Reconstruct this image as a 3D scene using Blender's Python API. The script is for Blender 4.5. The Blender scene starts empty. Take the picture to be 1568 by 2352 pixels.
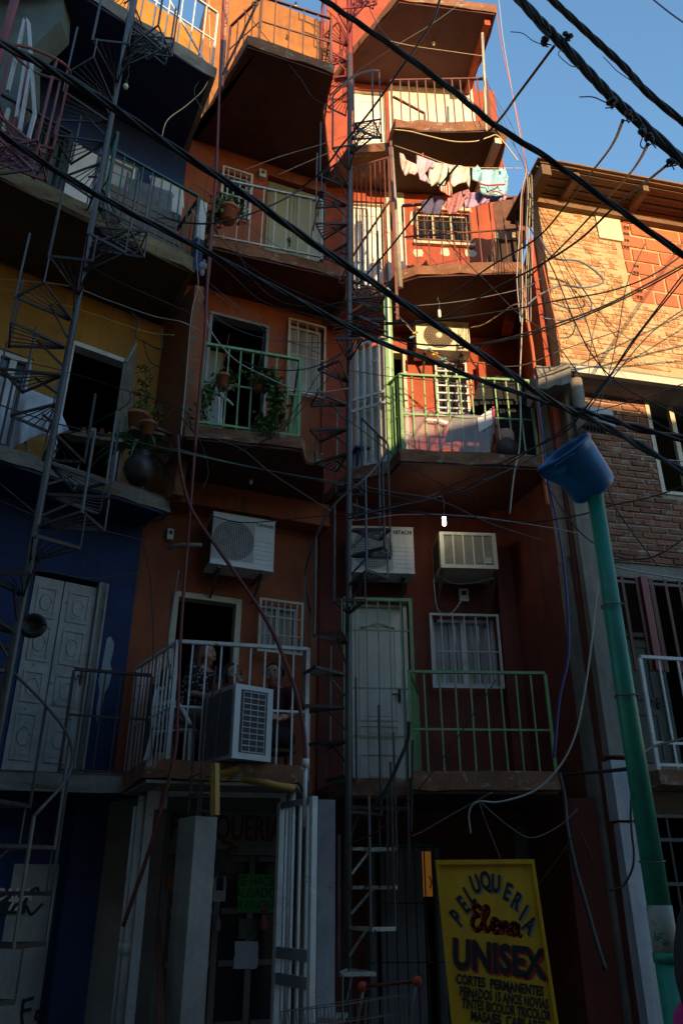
import bpy, bmesh, math, random
from mathutils import Vector, Matrix
random.seed(7)
rad = math.radians
SC = bpy.context.scene
# ------------------------------------------------------------------ camera, sky, sun, exposure
PITCH = 25.8
cam = bpy.data.cameras.new("camera"); camo = bpy.data.objects.new("camera", cam)
SC.collection.objects.link(camo); SC.camera = camo
camo.location = (0, 0, 1.6); camo.rotation_euler = (rad(90 + PITCH), 0, 0)
cam.sensor_fit = 'HORIZONTAL'; cam.sensor_width = 24.0; cam.lens = 28.0
cam.clip_start = 0.05; cam.clip_end = 2000
SUN_EL, SUN_AZ = 6.0, 19.0            # azimuth to the right of straight behind the camera
w = bpy.data.worlds.new("World"); SC.world = w; w.use_nodes = True
nt = w.node_tree; bg = nt.nodes['Background']
sky = nt.nodes.new('ShaderNodeTexSky'); sky.sky_type = 'NISHITA'; sky.sun_disc = False
sky.sun_elevation = rad(SUN_EL); sky.sun_rotation = rad(180 - SUN_AZ)
sky.air_density = 1.3; sky.dust_density = 0.2; sky.ozone_density = 3.1
nt.links.new(sky.outputs[0], bg.inputs[0]); bg.inputs[1].default_value = 0.15
sl = bpy.data.lights.new("sun", 'SUN'); slo = bpy.data.objects.new("sun", sl); SC.collection.objects.link(slo)
sl.energy = 2.15; sl.angle = rad(0.5); sl.color = (1.0, 0.68, 0.36)
sdir = Vector((math.sin(rad(SUN_AZ)) * math.cos(rad(SUN_EL)), -math.cos(rad(SUN_AZ)) * math.cos(rad(SUN_EL)), math.sin(rad(SUN_EL))))
slo.rotation_euler = sdir.to_track_quat('Z', 'Y').to_euler()
SC.view_settings.view_transform = 'Standard'; SC.view_settings.look = 'None'
SC.view_settings.exposure = 1.9; SC.view_settings.gamma = 1.0
try:
    SC.cycles.max_bounces = 6; SC.cycles.diffuse_bounces = 3; SC.cycles.caustics_reflective = False; SC.cycles.caustics_refractive = False
except Exception: pass

# ------------------------------------------------------------------ geometry helpers
FOC = 1829.0; CP, SP = math.cos(rad(PITCH)), math.sin(rad(PITCH)); EYE = Vector((0, 0, 1.6))
def ray(px, py):
    u = (px - 784) / FOC; v = (1176 - py) / FOC
    return Vector((u, CP - v * SP, SP + v * CP))
def at(px, py, Y):
    r = ray(px, py); return EYE + r * (Y / r.y)
def atz(px, py, z):
    r = ray(px, py); return EYE + r * ((z - 1.6) / r.z)
class Frame:
    def __init__(s, ox, oy, a):
        s.o = Vector((ox, oy, 0)); s.a = a
        s.x = Vector((math.cos(rad(a)), math.sin(rad(a)), 0)); s.n = Vector((math.sin(rad(a)), -math.cos(rad(a)), 0))
    def p(s, S, t, z): return s.o + s.x * S + s.n * t + Vector((0, 0, z))
    def pt(s, px, py, t=0):
        r = ray(px, py); k = (t + s.n.dot(s.o - Vector((0, 0, 0)))) / s.n.dot(r)
        return EYE + r * k
    def on(s, px, py, t=0):
        p = s.pt(px, py, t); return (p - s.o).dot(s.x), p.z
    def rect(s, px0, py0, px1, py1, t=0):
        mx, my = (px0 + px1) / 2, (py0 + py1) / 2
        return s.on(px0, my, t)[0], s.on(px1, my, t)[0], s.on(mx, py1, t)[1], s.on(mx, py0, t)[1]
    def st(s, p):
        d = p - s.o; return d.dot(s.x), d.dot(s.n)
WORLD = Frame(0, 0, 0)
FR = Frame(0, 8.95, 4); FM = Frame(-0.2, 9.0, 22)
FL = Frame(FM.p(-2.2, 0, 0).x, FM.p(-2.2, 0, 0).y, 35); FB = Frame(2.5, 7.7, 12)

class MB:
    def __init__(s): s.v = []; s.f = []; s.mi = []; s.cur = 0; s.sm = []; s.smooth = False
    def add(s, vs, fs):
        b = len(s.v); s.v += [Vector(q) for q in vs]
        for f in fs: s.f.append([b + i for i in f]); s.mi.append(s.cur); s.sm.append(s.smooth)
        return s
    def hexa(s, a):   # 4 bottom, 4 top
        return s.add(a, [(3, 2, 1, 0), (4, 5, 6, 7), (0, 1, 5, 4), (1, 2, 6, 5), (2, 3, 7, 6), (3, 0, 4, 7)])
    def box(s, F, s0, s1, t0, t1, z0, z1):
        if s0 > s1: s0, s1 = s1, s0
        if t0 > t1: t0, t1 = t1, t0
        if z0 > z1: z0, z1 = z1, z0
        return s.hexa([F.p(s0, t1, z0), F.p(s1, t1, z0), F.p(s1, t0, z0), F.p(s0, t0, z0),
                       F.p(s0, t1, z1), F.p(s1, t1, z1), F.p(s1, t0, z1), F.p(s0, t0, z1)])
    def bar(s, p0, p1, wd, h=None, side=None):
        p0, p1 = Vector(p0), Vector(p1); h = h or wd; d = (p1 - p0)
        if d.length < 1e-6: return s
        d.normalize()
        if side is None:
            side = d.cross(Vector((0, 0, 1)))
            if side.length < .05: side = Vector((1, 0, 0))
        side = (side - d * side.dot(d)).normalized(); up = side.cross(d)
        a = side * wd / 2; b = up * h / 2
        return s.hexa([p0 - a - b, p0 + a - b, p1 + a - b, p1 - a - b, p0 - a + b, p0 + a + b, p1 + a + b, p1 - a + b])
    def tube(s, pts, r, n=6, caps=True):
        pts = [Vector(p) for p in pts]; rs = r if isinstance(r, (list, tuple)) else [r] * len(pts)
        rings = []; nrm = None; ps = s.smooth; s.smooth = True
        for i, p in enumerate(pts):
            t = (pts[min(i + 1, len(pts) - 1)] - pts[max(i - 1, 0)])
            if t.length < 1e-7: t = Vector((0, 0, 1))
            t.normalize()
            if nrm is None:
                nrm = t.cross(Vector((.31, .2, .93))); 
                if nrm.length < .1: nrm = t.cross(Vector((1, 0, 0)))
            nrm = (nrm - t * nrm.dot(t)).normalized(); b = t.cross(nrm)
            rings.append([p + (nrm * math.cos(2 * math.pi * k / n) + b * math.sin(2 * math.pi * k / n)) * rs[i] for k in range(n)])
        vs = [q for R in rings for q in R]; fs = []
        for i in range(len(pts) - 1):
            for k in range(n):
                k2 = (k + 1) % n; fs.append((i * n + k, i * n + k2, (i + 1) * n + k2, (i + 1) * n + k))
        if caps: fs.append(tuple(range(n - 1, -1, -1))); fs.append(tuple((len(pts) - 1) * n + k for k in range(n)))
        s.add(vs, fs); s.smooth = ps; return s
    def lathe(s, c, prof, n=20, axis=None, caps=False):   # prof: (radius, height) along axis
        c = Vector(c); ax = Vector(axis).normalized() if axis is not None else Vector((0, 0, 1))
        e1 = ax.cross(Vector((0, 1, 0.01))).normalized() if abs(ax.y) < .9 else ax.cross(Vector((1, 0, 0))).normalized()
        e2 = ax.cross(e1); vs = []; fs = []; m = len(prof); ps = s.smooth; s.smooth = True
        for r, h in prof:
            for k in range(n):
                a = 2 * math.pi * k / n; vs.append(c + ax * h + (e1 * math.cos(a) + e2 * math.sin(a)) * r)
        for i in range(m - 1):
            for k in range(n):
                k2 = (k + 1) % n; fs.append((i * n + k, i * n + k2, (i + 1) * n + k2, (i + 1) * n + k))
        s.add(vs, fs); s.smooth = ps
        if caps:
            s.add(vs[:n], [tuple(range(n - 1, -1, -1))]); s.add(vs[-n:], [tuple(range(n))])
        return s
    def slab(s, poly, z0, z1, jit=0.0, step=.18):   # plan polygon extruded, edges optionally ragged
        P = [Vector((q[0], q[1], 0)) for q in poly]; Q = []
        ar = sum(P[i].x * P[(i + 1) % len(P)].y - P[(i + 1) % len(P)].x * P[i].y for i in range(len(P)))
        if ar < 0: P.reverse()
        for i in range(len(P)):
            a, b = P[i], P[(i + 1) % len(P)]; L = (b - a).length; m = max(1, int(L / step)) if jit else 1
            for k in range(m): Q.append(a.lerp(b, k / m))
        n = len(Q); J = lambda: Vector((random.uniform(-jit, jit), random.uniform(-jit, jit), random.uniform(-jit, jit)))
        lo = [q + Vector((0, 0, z0)) + J() for q in Q]; mid = [q + Vector((0, 0, z0 + (z1 - z0) * .45)) + J() * .8 for q in Q]; hi = [q + Vector((0, 0, z1)) + J() * .6 for q in Q]
        fs = [tuple(range(n - 1, -1, -1)), tuple(2 * n + k for k in range(n))]
        for k in range(n):
            k2 = (k + 1) % n; fs += [(k, k2, n + k2, n + k), (n + k, n + k2, 2 * n + k2, 2 * n + k)]
        return s.add(lo + mid + hi, fs)
    def prism(s, poly, off):   # 3d planar polygon extruded by a vector
        off = Vector(off); n = len(poly); P = [Vector(q) for q in poly]
        return s.add(P + [q + off for q in P], [tuple(range(n - 1, -1, -1)), tuple(range(n, 2 * n))] + [(k, (k + 1) % n, n + (k + 1) % n, n + k) for k in range(n)])
    def wall(s, F, s0, s1, z0, z1, t, th, holes=()):
        ss = sorted({s0, s1, *[min(max(h[i], s0), s1) for h in holes for i in (0, 1)]}); zs = sorted({z0, z1, *[min(max(h[i], z0), z1) for h in holes for i in (2, 3)]})
        def solid(i, j):
            if i < 0 or j < 0 or i >= len(ss) - 1 or j >= len(zs) - 1: return False
            a, b = (ss[i] + ss[i + 1]) / 2, (zs[j] + zs[j + 1]) / 2
            return not any(h[0] < a < h[1] and h[2] < b < h[3] for h in holes)
        for i in range(len(ss) - 1):
            for j in range(len(zs) - 1):
                if not solid(i, j): continue
                a, b, c, d = ss[i], ss[i + 1], zs[j], zs[j + 1]; f = lambda S, T, Z: F.p(S, T, Z); k = t - th
                s.add([f(a, t, c), f(b, t, c), f(b, t, d), f(a, t, d)], [(0, 1, 2, 3)])
                s.add([f(a, k, c), f(b, k, c), f(b, k, d), f(a, k, d)], [(3, 2, 1, 0)])
                if not solid(i - 1, j): s.add([f(a, t, c), f(a, t, d), f(a, k, d), f(a, k, c)], [(0, 1, 2, 3)])
                if not solid(i + 1, j): s.add([f(b, t, c), f(b, k, c), f(b, k, d), f(b, t, d)], [(0, 1, 2, 3)])
                if not solid(i, j - 1): s.add([f(a, t, c), f(a, k, c), f(b, k, c), f(b, t, c)], [(0, 1, 2, 3)])
                if not solid(i, j + 1): s.add([f(a, t, d), f(b, t, d), f(b, k, d), f(a, k, d)], [(0, 1, 2, 3)])
        return s
    def ball(s, c, r, n=10, sc=(1, 1, 1)):
        c = Vector(c); pr = []; vs = []; fs = []; m = n // 2 + 1; ps = s.smooth; s.smooth = True
        for i in range(m):
            a = math.pi * i / (m - 1)
            for k in range(n):
                b = 2 * math.pi * k / n; vs.append(c + Vector((math.sin(a) * math.cos(b) * sc[0], math.sin(a) * math.sin(b) * sc[1], math.cos(a) * sc[2])) * r)
        for i in range(m - 1):
            for k in range(n): fs.append((i * n + k, (i + 1) * n + k, (i + 1) * n + (k + 1) % n, i * n + (k + 1) % n))
        s.add(vs, fs); s.smooth = ps; return s
    def mesh(s, name, mats, org=Vector((0, 0, 0))):
        me = bpy.data.meshes.new(name); me.from_pydata([tuple(q - org) for q in s.v], [], s.f)
        for m in (mats if isinstance(mats, (list, tuple)) else [mats]): me.materials.append(m)
        me.polygons.foreach_set('material_index', s.mi); me.polygons.foreach_set('use_smooth', s.sm); me.update()
        return me
def wloc(o):
    p = Vector((0, 0, 0))
    while o is not None: p += o.location; o = o.parent
    return p
def tag(o, label=None, cat=None, group=None, kind=None):
    if label: o['label'] = label
    if cat: o['category'] = cat
    if group: o['group'] = group
    if kind: o['kind'] = kind
    return o
def thing(name, label, cat, loc, group=None):
    o = bpy.data.objects.new(name, None); o.empty_display_size = .1; SC.collection.objects.link(o); o.location = loc
    return tag(o, label, cat, group)
def part(name, mb, mats, parent, label=None):
    o = bpy.data.objects.new(name, None if mb is None else mb.mesh(name, mats, wloc(parent))); SC.collection.objects.link(o); o.parent = parent
    if label: o['label'] = label
    return o
def solo(name, mb, mats, label, cat, group=None, kind=None, org=None):
    if org is None:
        lo = min(q.z for q in mb.v); org = sum(mb.v, Vector()) / len(mb.v); org.z = lo
    o = bpy.data.objects.new(name, mb.mesh(name, mats, org)); o.location = org; SC.collection.objects.link(o)
    return tag(o, label, cat, group, kind)
def copy_tree(o, parent=None):
    c = o.copy(); SC.collection.objects.link(c); c.parent = parent
    for ch in list(o.children): copy_tree(ch, c)
    return c
def spline(pts, n=8):
    pts = [Vector(p) for p in pts]
    if len(pts) < 3: return [pts[0].lerp(pts[-1], k / n) for k in range(n + 1)]
    out = []; P = [pts[0] * 2 - pts[1]] + pts + [pts[-1] * 2 - pts[-2]]
    for i in range(1, len(P) - 2):
        a, b, c, d = P[i - 1], P[i], P[i + 1], P[i + 2]
        for k in range(n):
            t = k / n; out.append(.5 * (2 * b + (c - a) * t + (2 * a - 5 * b + 4 * c - d) * t * t + (3 * b - a - 3 * c + d) * t ** 3))
    out.append(pts[-1]); return out
def text_mb(mb, txt, fn, size=1.0, bold=0.0, depth=.004):
    """writes flat letters; fn maps (x, y, dz) to a world point"""
    cu = bpy.data.curves.new('t', 'FONT'); cu.body = txt; cu.size = size; cu.offset = bold; cu.resolution_u = 3; cu.align_x = 'CENTER'
    ob = bpy.data.objects.new('t', cu); SC.collection.objects.link(ob); dg = bpy.context.evaluated_depsgraph_get(); dg.update()
    me = bpy.data.meshes.new_from_object(ob.evaluated_get(dg)); bpy.data.objects.remove(ob)
    vs = [v.co.copy() for v in me.vertices]; fs = [tuple(p.vertices) for p in me.polygons]; bpy.data.meshes.remove(me); bpy.data.curves.remove(cu)
    mb.add([fn(v.x, v.y, depth) for v in vs], fs); return vs

# ------------------------------------------------------------------ materials
def new_mat(name):
    m = bpy.data.materials.new(name); m.use_nodes = True; n = m.node_tree; return m, n, n.nodes['Principled BSDF']
def rgb(c): return (c[0], c[1], c[2], 1)
def mix(n, fac, a, b, mode='MIX'):
    x = n.nodes.new('ShaderNodeMix'); x.data_type = 'RGBA'; x.blend_type = mode; x.clamp_factor = True
    for sock, val in ((x.inputs[0], fac), (x.inputs[6], a), (x.inputs[7], b)):
        if isinstance(val, (int, float)): sock.default_value = val
        elif isinstance(val, tuple): sock.default_value = val
        else: n.links.new(val, sock)
    return x.outputs[2]
def noise(n, vec, scale, detail=6, rough=.6, dist=0):
    x = n.nodes.new('ShaderNodeTexNoise'); x.inputs['Scale'].default_value = scale; x.inputs['Detail'].default_value = detail; x.inputs['Roughness'].default_value = rough; x.inputs['Distortion'].default_value = dist
    n.links.new(vec, x.inputs['Vector']); return x.outputs[0]
def ramp(n, f, a, b, lo=0.0, hi=1.0):
    x = n.nodes.new('ShaderNodeMapRange'); n.links.new(f, x.inputs[0]); x.inputs[1].default_value = a; x.inputs[2].default_value = b; x.inputs[3].default_value = lo; x.inputs[4].default_value = hi
    return x.outputs[0]
def pos(n, sc=None, ang=0):
    g = n.nodes.new('ShaderNodeNewGeometry'); 
    if sc is None and not ang: return g.outputs['Position']
    x = n.nodes.new('ShaderNodeMapping'); x.inputs['Rotation'].default_value = (0, 0, rad(-ang)); x.inputs['Scale'].default_value = sc or (1, 1, 1)
    n.links.new(g.outputs['Position'], x.inputs[0]); return x.outputs[0]
MATS = {}
def paint(name, c, rough=.75, var=.3, chip=None, chip_amt=.36, sc=1.0, streak=.35, bump=.25, metal=0.0, chip2=None, bscale=60, island=0):
    m, n, b = new_mat(name); P = pos(n)
    big = noise(n, P, 1.7 * sc, 9, .7, .8); dark = tuple(x * (1 - var) for x in c); lite = tuple(min(1, x * (1 + var * .45)) for x in c)
    col = mix(n, ramp(n, big, .3, .7), rgb(dark), rgb(lite))
    if streak:
        st = noise(n, pos(n, (6 * sc, 6 * sc, .42 * sc)), 1.0, 7, .68); gd = tuple(x * .33 + .010 for x in c)
        col = mix(n, ramp(n, st, .50, .74, 0, streak), col, rgb(gd))
    sp = noise(n, P, 28 * sc, 4, .7); col = mix(n, ramp(n, sp, .58, .8, 0, .35), col, rgb(tuple(x * .5 for x in c)))
    if island:
        g = n.nodes.new('ShaderNodeNewGeometry'); col = mix(n, ramp(n, g.outputs['Random Per Island'], 0, 1, 0, island), col, rgb(tuple(x * .35 for x in c)))
    if chip:
        cf = noise(n, P, 4.2 * sc, 10, .72, .3); k = ramp(n, cf, chip_amt, chip_amt - .012)
        col = mix(n, k, col, rgb(chip))
    n.links.new(col, b.inputs['Base Color']); b.inputs['Metallic'].default_value = metal
    rr = ramp(n, sp, .2, .8, max(0, rough - .1), min(1, rough + .1)); n.links.new(rr, b.inputs['Roughness'])
    if bump:
        bn = n.nodes.new('ShaderNodeBump'); bn.inputs['Strength'].default_value = bump; bn.inputs['Distance'].default_value = .02
        h = noise(n, P, bscale * .25, 9, .7); n.links.new(h, bn.inputs['Height']); n.links.new(bn.outputs[0], b.inputs['Normal'])
    MATS[name] = m; return m
def plain(name, c, rough=.5, metal=0, emit=None, es=1, alpha=None, trans=0):
    m, n, b = new_mat(name); b.inputs['Base Color'].default_value = rgb(c); b.inputs['Roughness'].default_value = rough; b.inputs['Metallic'].default_value = metal
    if emit: b.inputs['Emission Color'].default_value = rgb(emit); b.inputs['Emission Strength'].default_value = es
    if alpha is not None: b.inputs['Alpha'].default_value = alpha
    if trans: b.inputs['Transmission Weight'].default_value = trans
    MATS[name] = m; return m
GREY = (.20, .18, .155)
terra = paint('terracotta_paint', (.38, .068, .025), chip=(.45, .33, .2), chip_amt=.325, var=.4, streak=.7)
terra_shaded = paint('shaded_terracotta_paint', (.19, .036, .022), chip=(.22, .15, .1), chip_amt=.29, var=.45, streak=.7)  # same terracotta, darkened: shade of the lower storeys put into the colour
terra_dk = paint('shaded_soffit_paint', (.085, .021, .012), var=.45, chip=(.25, .17, .11), chip_amt=.27)  # darkness of the unlit undersides put into the soffit colour
orange = paint('orange_paint', (.33, .078, .023), chip=(.30, .25, .2), chip_amt=.31, var=.4, streak=.75)
orange_top = paint('light_orange_paint', (.33, .125, .022), var=.35, streak=.6)
yellow = paint('ochre_paint', (.40, .185, .022), var=.35, streak=.6, chip=(.3, .24, .15), chip_amt=.28)
blue = paint('cobalt_paint', (.007, .030, .125), var=.5, streak=.6, chip=(.10, .14, .2), chip_amt=.27)
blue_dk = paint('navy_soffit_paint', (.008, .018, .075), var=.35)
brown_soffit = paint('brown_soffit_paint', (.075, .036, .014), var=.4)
white_wall = paint('white_wall_paint', (.62, .60, .55), var=.18, chip=(.36, .12, .05), chip_amt=.33, sc=1.2)
concrete = paint('bare_concrete', (.26, .235, .20), var=.4, chip=(.12, .11, .1), chip_amt=.35, bump=.6, rough=.9)
concrete_edge = paint('stained_slab_edge', (.24, .105, .055), var=.5, chip=(.26, .22, .17), chip_amt=.43, bump=.7, rough=.9, sc=1.6)
cement_w = paint('whitewashed_cement', (.5, .51, .55), var=.25, chip=(.10, .1, .1), chip_amt=.33, bump=.5, sc=1.5)
steel = paint('weathered_grey_steel', (.105, .108, .115), var=.35, chip=(.16, .06, .03), chip_amt=.40, metal=.35, rough=.5, sc=3, bump=.1)
dark_steel = paint('dark_rusty_steel', (.05, .042, .042), var=.4, chip=(.11, .042, .022), chip_amt=.44, metal=.2, rough=.6, sc=3, bump=.1)
brown_steel = paint('brown_painted_steel', (.17, .060, .035), var=.3, chip=(.2, .12, .07), chip_amt=.36, rough=.5, sc=3, bump=.1)
red_steel = paint('red_oxide_pipe', (.25, .035, .03), var=.3, chip=(.2, .1, .07), chip_amt=.36, rough=.45, sc=3, bump=.1)
pipe_red = paint('maroon_conduit', (.17, .03, .028), var=.3, chip=(.3, .2, .16), chip_amt=.33, rough=.5, sc=3, bump=.1)
green_steel = paint('mint_green_steel', (.21, .39, .16), var=.3, chip=(.1, .06, .035), chip_amt=.37, rough=.45, sc=4, bump=.1)
dkgreen_steel = paint('bottle_green_steel', (.035, .11, .075), var=.3, chip=(.1, .07, .05), chip_amt=.36, rough=.5, sc=4, bump=.1)
white_steel = paint('white_painted_steel', (.66, .66, .66), var=.2, chip=(.17, .08, .05), chip_amt=.37, rough=.45, sc=4, bump=.1)
white_door = paint('white_door_paint', (.78, .74, .69), var=.16, chip=(.35, .28, .22), chip_amt=.30, rough=.5, sc=1.5, bump=.05)
cream = paint('cream_frame_paint', (.6, .52, .38), var=.2, chip=(.3, .22, .15), chip_amt=.33, rough=.5, sc=3)
beige_door = paint('olive_beige_door_paint', (.30, .29, .17), var=.15, rough=.5, bump=.05)
grey_door = paint('slate_door_paint', (.25, .265, .28), var=.3, rough=.55, bump=.05)
old_door = paint('dirty_white_door_paint', (.42, .42, .40), var=.35, chip=(.14, .11, .09), chip_amt=.36, rough=.6, sc=2)
wood = paint('weathered_wood', (.17, .095, .05), var=.4, streak=.5, rough=.8, sc=2, bump=.4)
wood_grey = paint('grey_plank_wood', (.25, .2, .16), var=.4, rough=.8, sc=2, bump=.4)
bamboo = paint('yellow_pipe_paint', (.45, .25, .05), var=.3, chip=(.15, .09, .05), chip_amt=.38, rough=.5, sc=3)
ac_white = paint('white_enamel', (.66, .66, .64), var=.12, rough=.4, bump=.02, sc=1.5)
ac_beige = paint('cream_enamel', (.72, .66, .5), var=.12, rough=.4, bump=.02, sc=1.5)
ac_dark = plain('dark_grille', (.028, .028, .03), .6)
ac_coil = paint('condenser_fins', (.09, .095, .105), var=.3, rough=.5, metal=.3, bump=.5, bscale=900)
black = plain('black_rubber', (.008, .008, .009), .45)
black_rough = plain('dull_black', (.012, .011, .011), .9)
grey_wire = plain('grey_wire_sheath', (.10, .10, .10), .5)
white_wire = plain('white_wire_sheath', (.42, .40, .36), .5)
blue_wire = plain('blue_hose_plastic', (.02, .04, .16), .4)
yellow_wire = plain('cream_cord', (.62, .5, .28), .6)
orange_wire = plain('orange_conduit_plastic', (.5, .11, .03), .5)
glass = plain('window_glass', (.02, .025, .03), .08)
curtain = paint('white_curtain', (.42, .42, .42), var=.3, streak=.5, rough=.8, bump=.1)
green_pole_m = paint('teal_pole_paint', (.012, .27, .19), var=.3, chip=(.03, .10, .08), chip_amt=.37, rough=.42, sc=2.2)
green_pole_m2 = paint('peeled_white_pole_paint', (.36, .36, .33), var=.25, chip=(.02, .2, .15), chip_amt=.42, rough=.6, sc=3)
bucket_m = paint('blue_bucket_plastic', (.008, .15, .42), var=.2, streak=.25, rough=.33, bump=.05, sc=3)
sign_y = paint('yellow_sign_paint', (.60, .345, .012), var=.2, streak=.4, chip=(.35, .25, .06), chip_amt=.29, rough=.5, bump=.05)
sign_k = plain('black_sign_paint', (.012, .012, .014), .5)
sign_r = plain('red_sign_paint', (.40, .022, .018), .5)
sign_g = plain('grey_sign_paint', (.16, .19, .2), .5)
terracotta_pot = paint('clay_pot', (.40, .14, .065), var=.25, rough=.8, sc=3)
leaf = paint('green_leaf', (.085, .17, .025), var=.5, rough=.5, sc=6, bump=0, island=.7)
leaf_dk = paint('dark_leaf', (.05, .12, .045), var=.4, rough=.4, sc=6, bump=0, island=.6)
sheet = paint('white_sheet_cloth', (.62, .63, .70), var=.15, rough=.85, bump=.15)
plastic_white = paint('white_plastic', (.66, .66, .66), var=.1, rough=.4, bump=0)
bulb_on = plain('lit_bulb', (1, 1, 1), .4, emit=(1, .93, .72), es=6)
bulb_off = plain('frosted_bulb', (.75, .72, .62), .25)
skin = paint('skin', (.40, .21, .14), var=.12, streak=0, rough=.5, bump=.03)
hair_r = paint('auburn_hair', (.11, .034, .018), var=.4, rough=.7, sc=6)
hair_k = paint('black_hair', (.012, .010, .010), var=.4, rough=.75, sc=6)
# ------------------------------------------------------------------ part builders
def railing_mb(mb, plan, z0, z1, gap=.11, w=.028, bw=.014, mids=(), tops=True, ends=True, skip=None):
    P = [Vector((q[0], q[1], 0)) for q in plan]; Z = lambda p, z: Vector((p.x, p.y, z))
    for a, b in zip(P[:-1], P[1:]):
        L = (b - a).length; n = max(1, round(L / gap)); d = (b - a).normalized()
        if tops: mb.bar(Z(a, z1), Z(b, z1), w * 1.25, w * .9); mb.bar(Z(a, z0 + .03), Z(b, z0 + .03), w * .8, w * .8)
        for f in mids: mb.bar(Z(a, z0 + (z1 - z0) * f), Z(b, z0 + (z1 - z0) * f), bw * .9, bw * 1.3)
        for k in range(n + 1):
            if (k in (0, n)) and not ends: continue
            p = a.lerp(b, k / n); q = w if k in (0, n) else bw
            lean = Vector((random.uniform(-.006, .006), random.uniform(-.006, .006), 0)) if k not in (0, n) else Vector()
            mb.bar(Z(p, z0 if k not in (0, n) else z0 - .02), Z(p, z1 - w * .5) + lean, q, q, d)
    return mb
def grille_mb(mb, F, r, t, nv, hs=(), bw=.014, fw=.03, frame=True):
    s0, s1, z0, z1 = r
    if frame:
        for a, b in ((s0, s0 + fw), (s1 - fw, s1)): mb.box(F, a, b, t - fw / 2, t + fw / 2, z0, z1)
        for a, b in ((z0, z0 + fw), (z1 - fw, z1)): mb.box(F, s0 + fw, s1 - fw, t - fw / 2, t + fw / 2, a, b)
    for k in range(1, nv + 1):
        s = s0 + (s1 - s0) * k / (nv + 1); mb.box(F, s - bw / 2, s + bw / 2, t - bw / 2, t + bw / 2, z0, z1)
    for h in hs:
        z = z0 + (z1 - z0) * h; mb.box(F, s0, s1, t + bw / 2, t + bw * 1.5, z - bw / 2, z + bw / 2)
    return mb
def door_leaf(parent, F, r, t, mat, panels=((.12, .88, .06, .22), (.12, .88, .28, .33), (.12, .88, .38, .95)), arch=False, handle=True, dlabel=None, frame=None, fmat=None, th=.045):
    s0, s1, z0, z1 = r; mb = MB(); mb.box(F, s0, s1, t - th, t, z0, z1); W, H = s1 - s0, z1 - z0
    for a, b, c, d in panels:   # raised mouldings round each panel
        A, B, C, D = s0 + W * a, s0 + W * b, z0 + H * c, z0 + H * d; m = .022
        for q in ((A, B, C, C + m), (A, B, D - m, D), (A, A + m, C + m, D - m), (B - m, B, C + m, D - m)): mb.box(F, q[0], q[1], t, t + .012, q[2], q[3])
        mb.box(F, A + 2.2 * m, B - 2.2 * m, t, t + .006, C + 2.2 * m, D - 2.2 * m)
    if arch:
        a, b, D = s0 + W * .16, s0 + W * .84, z0 + H * .885; pts = []
        for k in range(15):
            x = k / 14; pts.append(F.p(a + (b - a) * x, t + .012, D + .05 * (.5 - .5 * math.cos(2 * math.pi * x))))
        mb.tube(pts, .018, 5)
    d = part('door', mb, mat, parent, dlabel)
    if handle:
        hb = MB(); hb.box(F, s0 + W * .86, s0 + W * .92, t, t + .02, z0 + H * .46, z0 + H * .54); hb.bar(F.p(s0 + W * .89, t + .045, z0 + H * .5), F.p(s0 + W * .74, t + .045, z0 + H * .5), .018); hb.bar(F.p(s0 + W * .89, t, z0 + H * .5), F.p(s0 + W * .89, t + .05, z0 + H * .5), .018)
        part('handle', hb, dark_steel, d)
    if frame:
        fb = MB(); fw = frame
        fb.box(F, s0 - fw, s0 - .004, t - .06, t + .05, z0, z1 + fw); fb.box(F, s1 + .004, s1 + fw, t - .06, t + .05, z0, z1 + fw); fb.box(F, s0 - .004, s1 + .004, t - .06, t + .05, z1 + .004, z1 + fw)
        part('frame', fb, fmat or cream, d)
    return d
def opening_frame(parent, F, r, t, fw, mat, name='door_frame'):
    s0, s1, z0, z1 = r; fb = MB()
    fb.box(F, s0 - .004, s0 + fw, t - .13, t + .015, z0, z1); fb.box(F, s1 - fw, s1 + .004, t - .13, t + .015, z0, z1); fb.box(F, s0 + fw, s1 - fw, t - .13, t + .015, z1 - fw, z1 + .004)
    return part(name, fb, mat, parent)
def window(parent, F, r, t, fmat, nv, hs, bmat, panes=2, bars_t=.07, inside=None, fw=.035, sill=None, label=None, bw=.012, framed=True):
    s0, s1, z0, z1 = r; fb = MB(); d = t - .05
    fb.box(F, s0, s0 + fw, d - .03, d + .03, z0, z1); fb.box(F, s1 - fw, s1, d - .03, d + .03, z0, z1)
    fb.box(F, s0 + fw, s1 - fw, d - .03, d + .03, z0, z0 + fw); fb.box(F, s0 + fw, s1 - fw, d - .03, d + .03, z1 - fw, z1)
    for k in range(1, panes):
        s = s0 + (s1 - s0) * k / panes; fb.box(F, s - fw * .6, s + fw * .6, d - .025, d + .025, z0 + fw, z1 - fw)
    wn = part('window', fb, fmat, parent, label)
    pb = MB(); pb.box(F, s0 + fw * .5, s1 - fw * .5, d - .016, d - .01, z0 + fw * .5, z1 - fw * .5); part('pane', pb, glass, wn)
    if inside is not None:
        cb = MB(); n = 24; a, b = s0 + fw, s1 - fw; zt, zb = z1 - fw, z0 + fw; vs = []
        for k in range(n + 1):
            x = a + (b - a) * k / n; q = d - .007 + .004 * math.sin(k * 1.9)
            vs += [F.p(x, q, zb), F.p(x, q, zt)]
        cb.add(vs, [(2 * k, 2 * k + 2, 2 * k + 3, 2 * k + 1) for k in range(n)]); part('curtain', cb, inside, wn)
    if nv:
        gb = MB(); grille_mb(gb, F, (s0 - .03, s1 + .03, z0 - .04, z1 + .03), t + bars_t, nv, hs, bw, .028, framed); part('security_bars', gb, bmat, wn)
    if sill:
        sb = MB(); sb.box(F, s0 - .06, s1 + .06, t, t + .06, z0 - .09, z0 - .03); part('sill', sb, sill, wn)
    return wn
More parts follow.
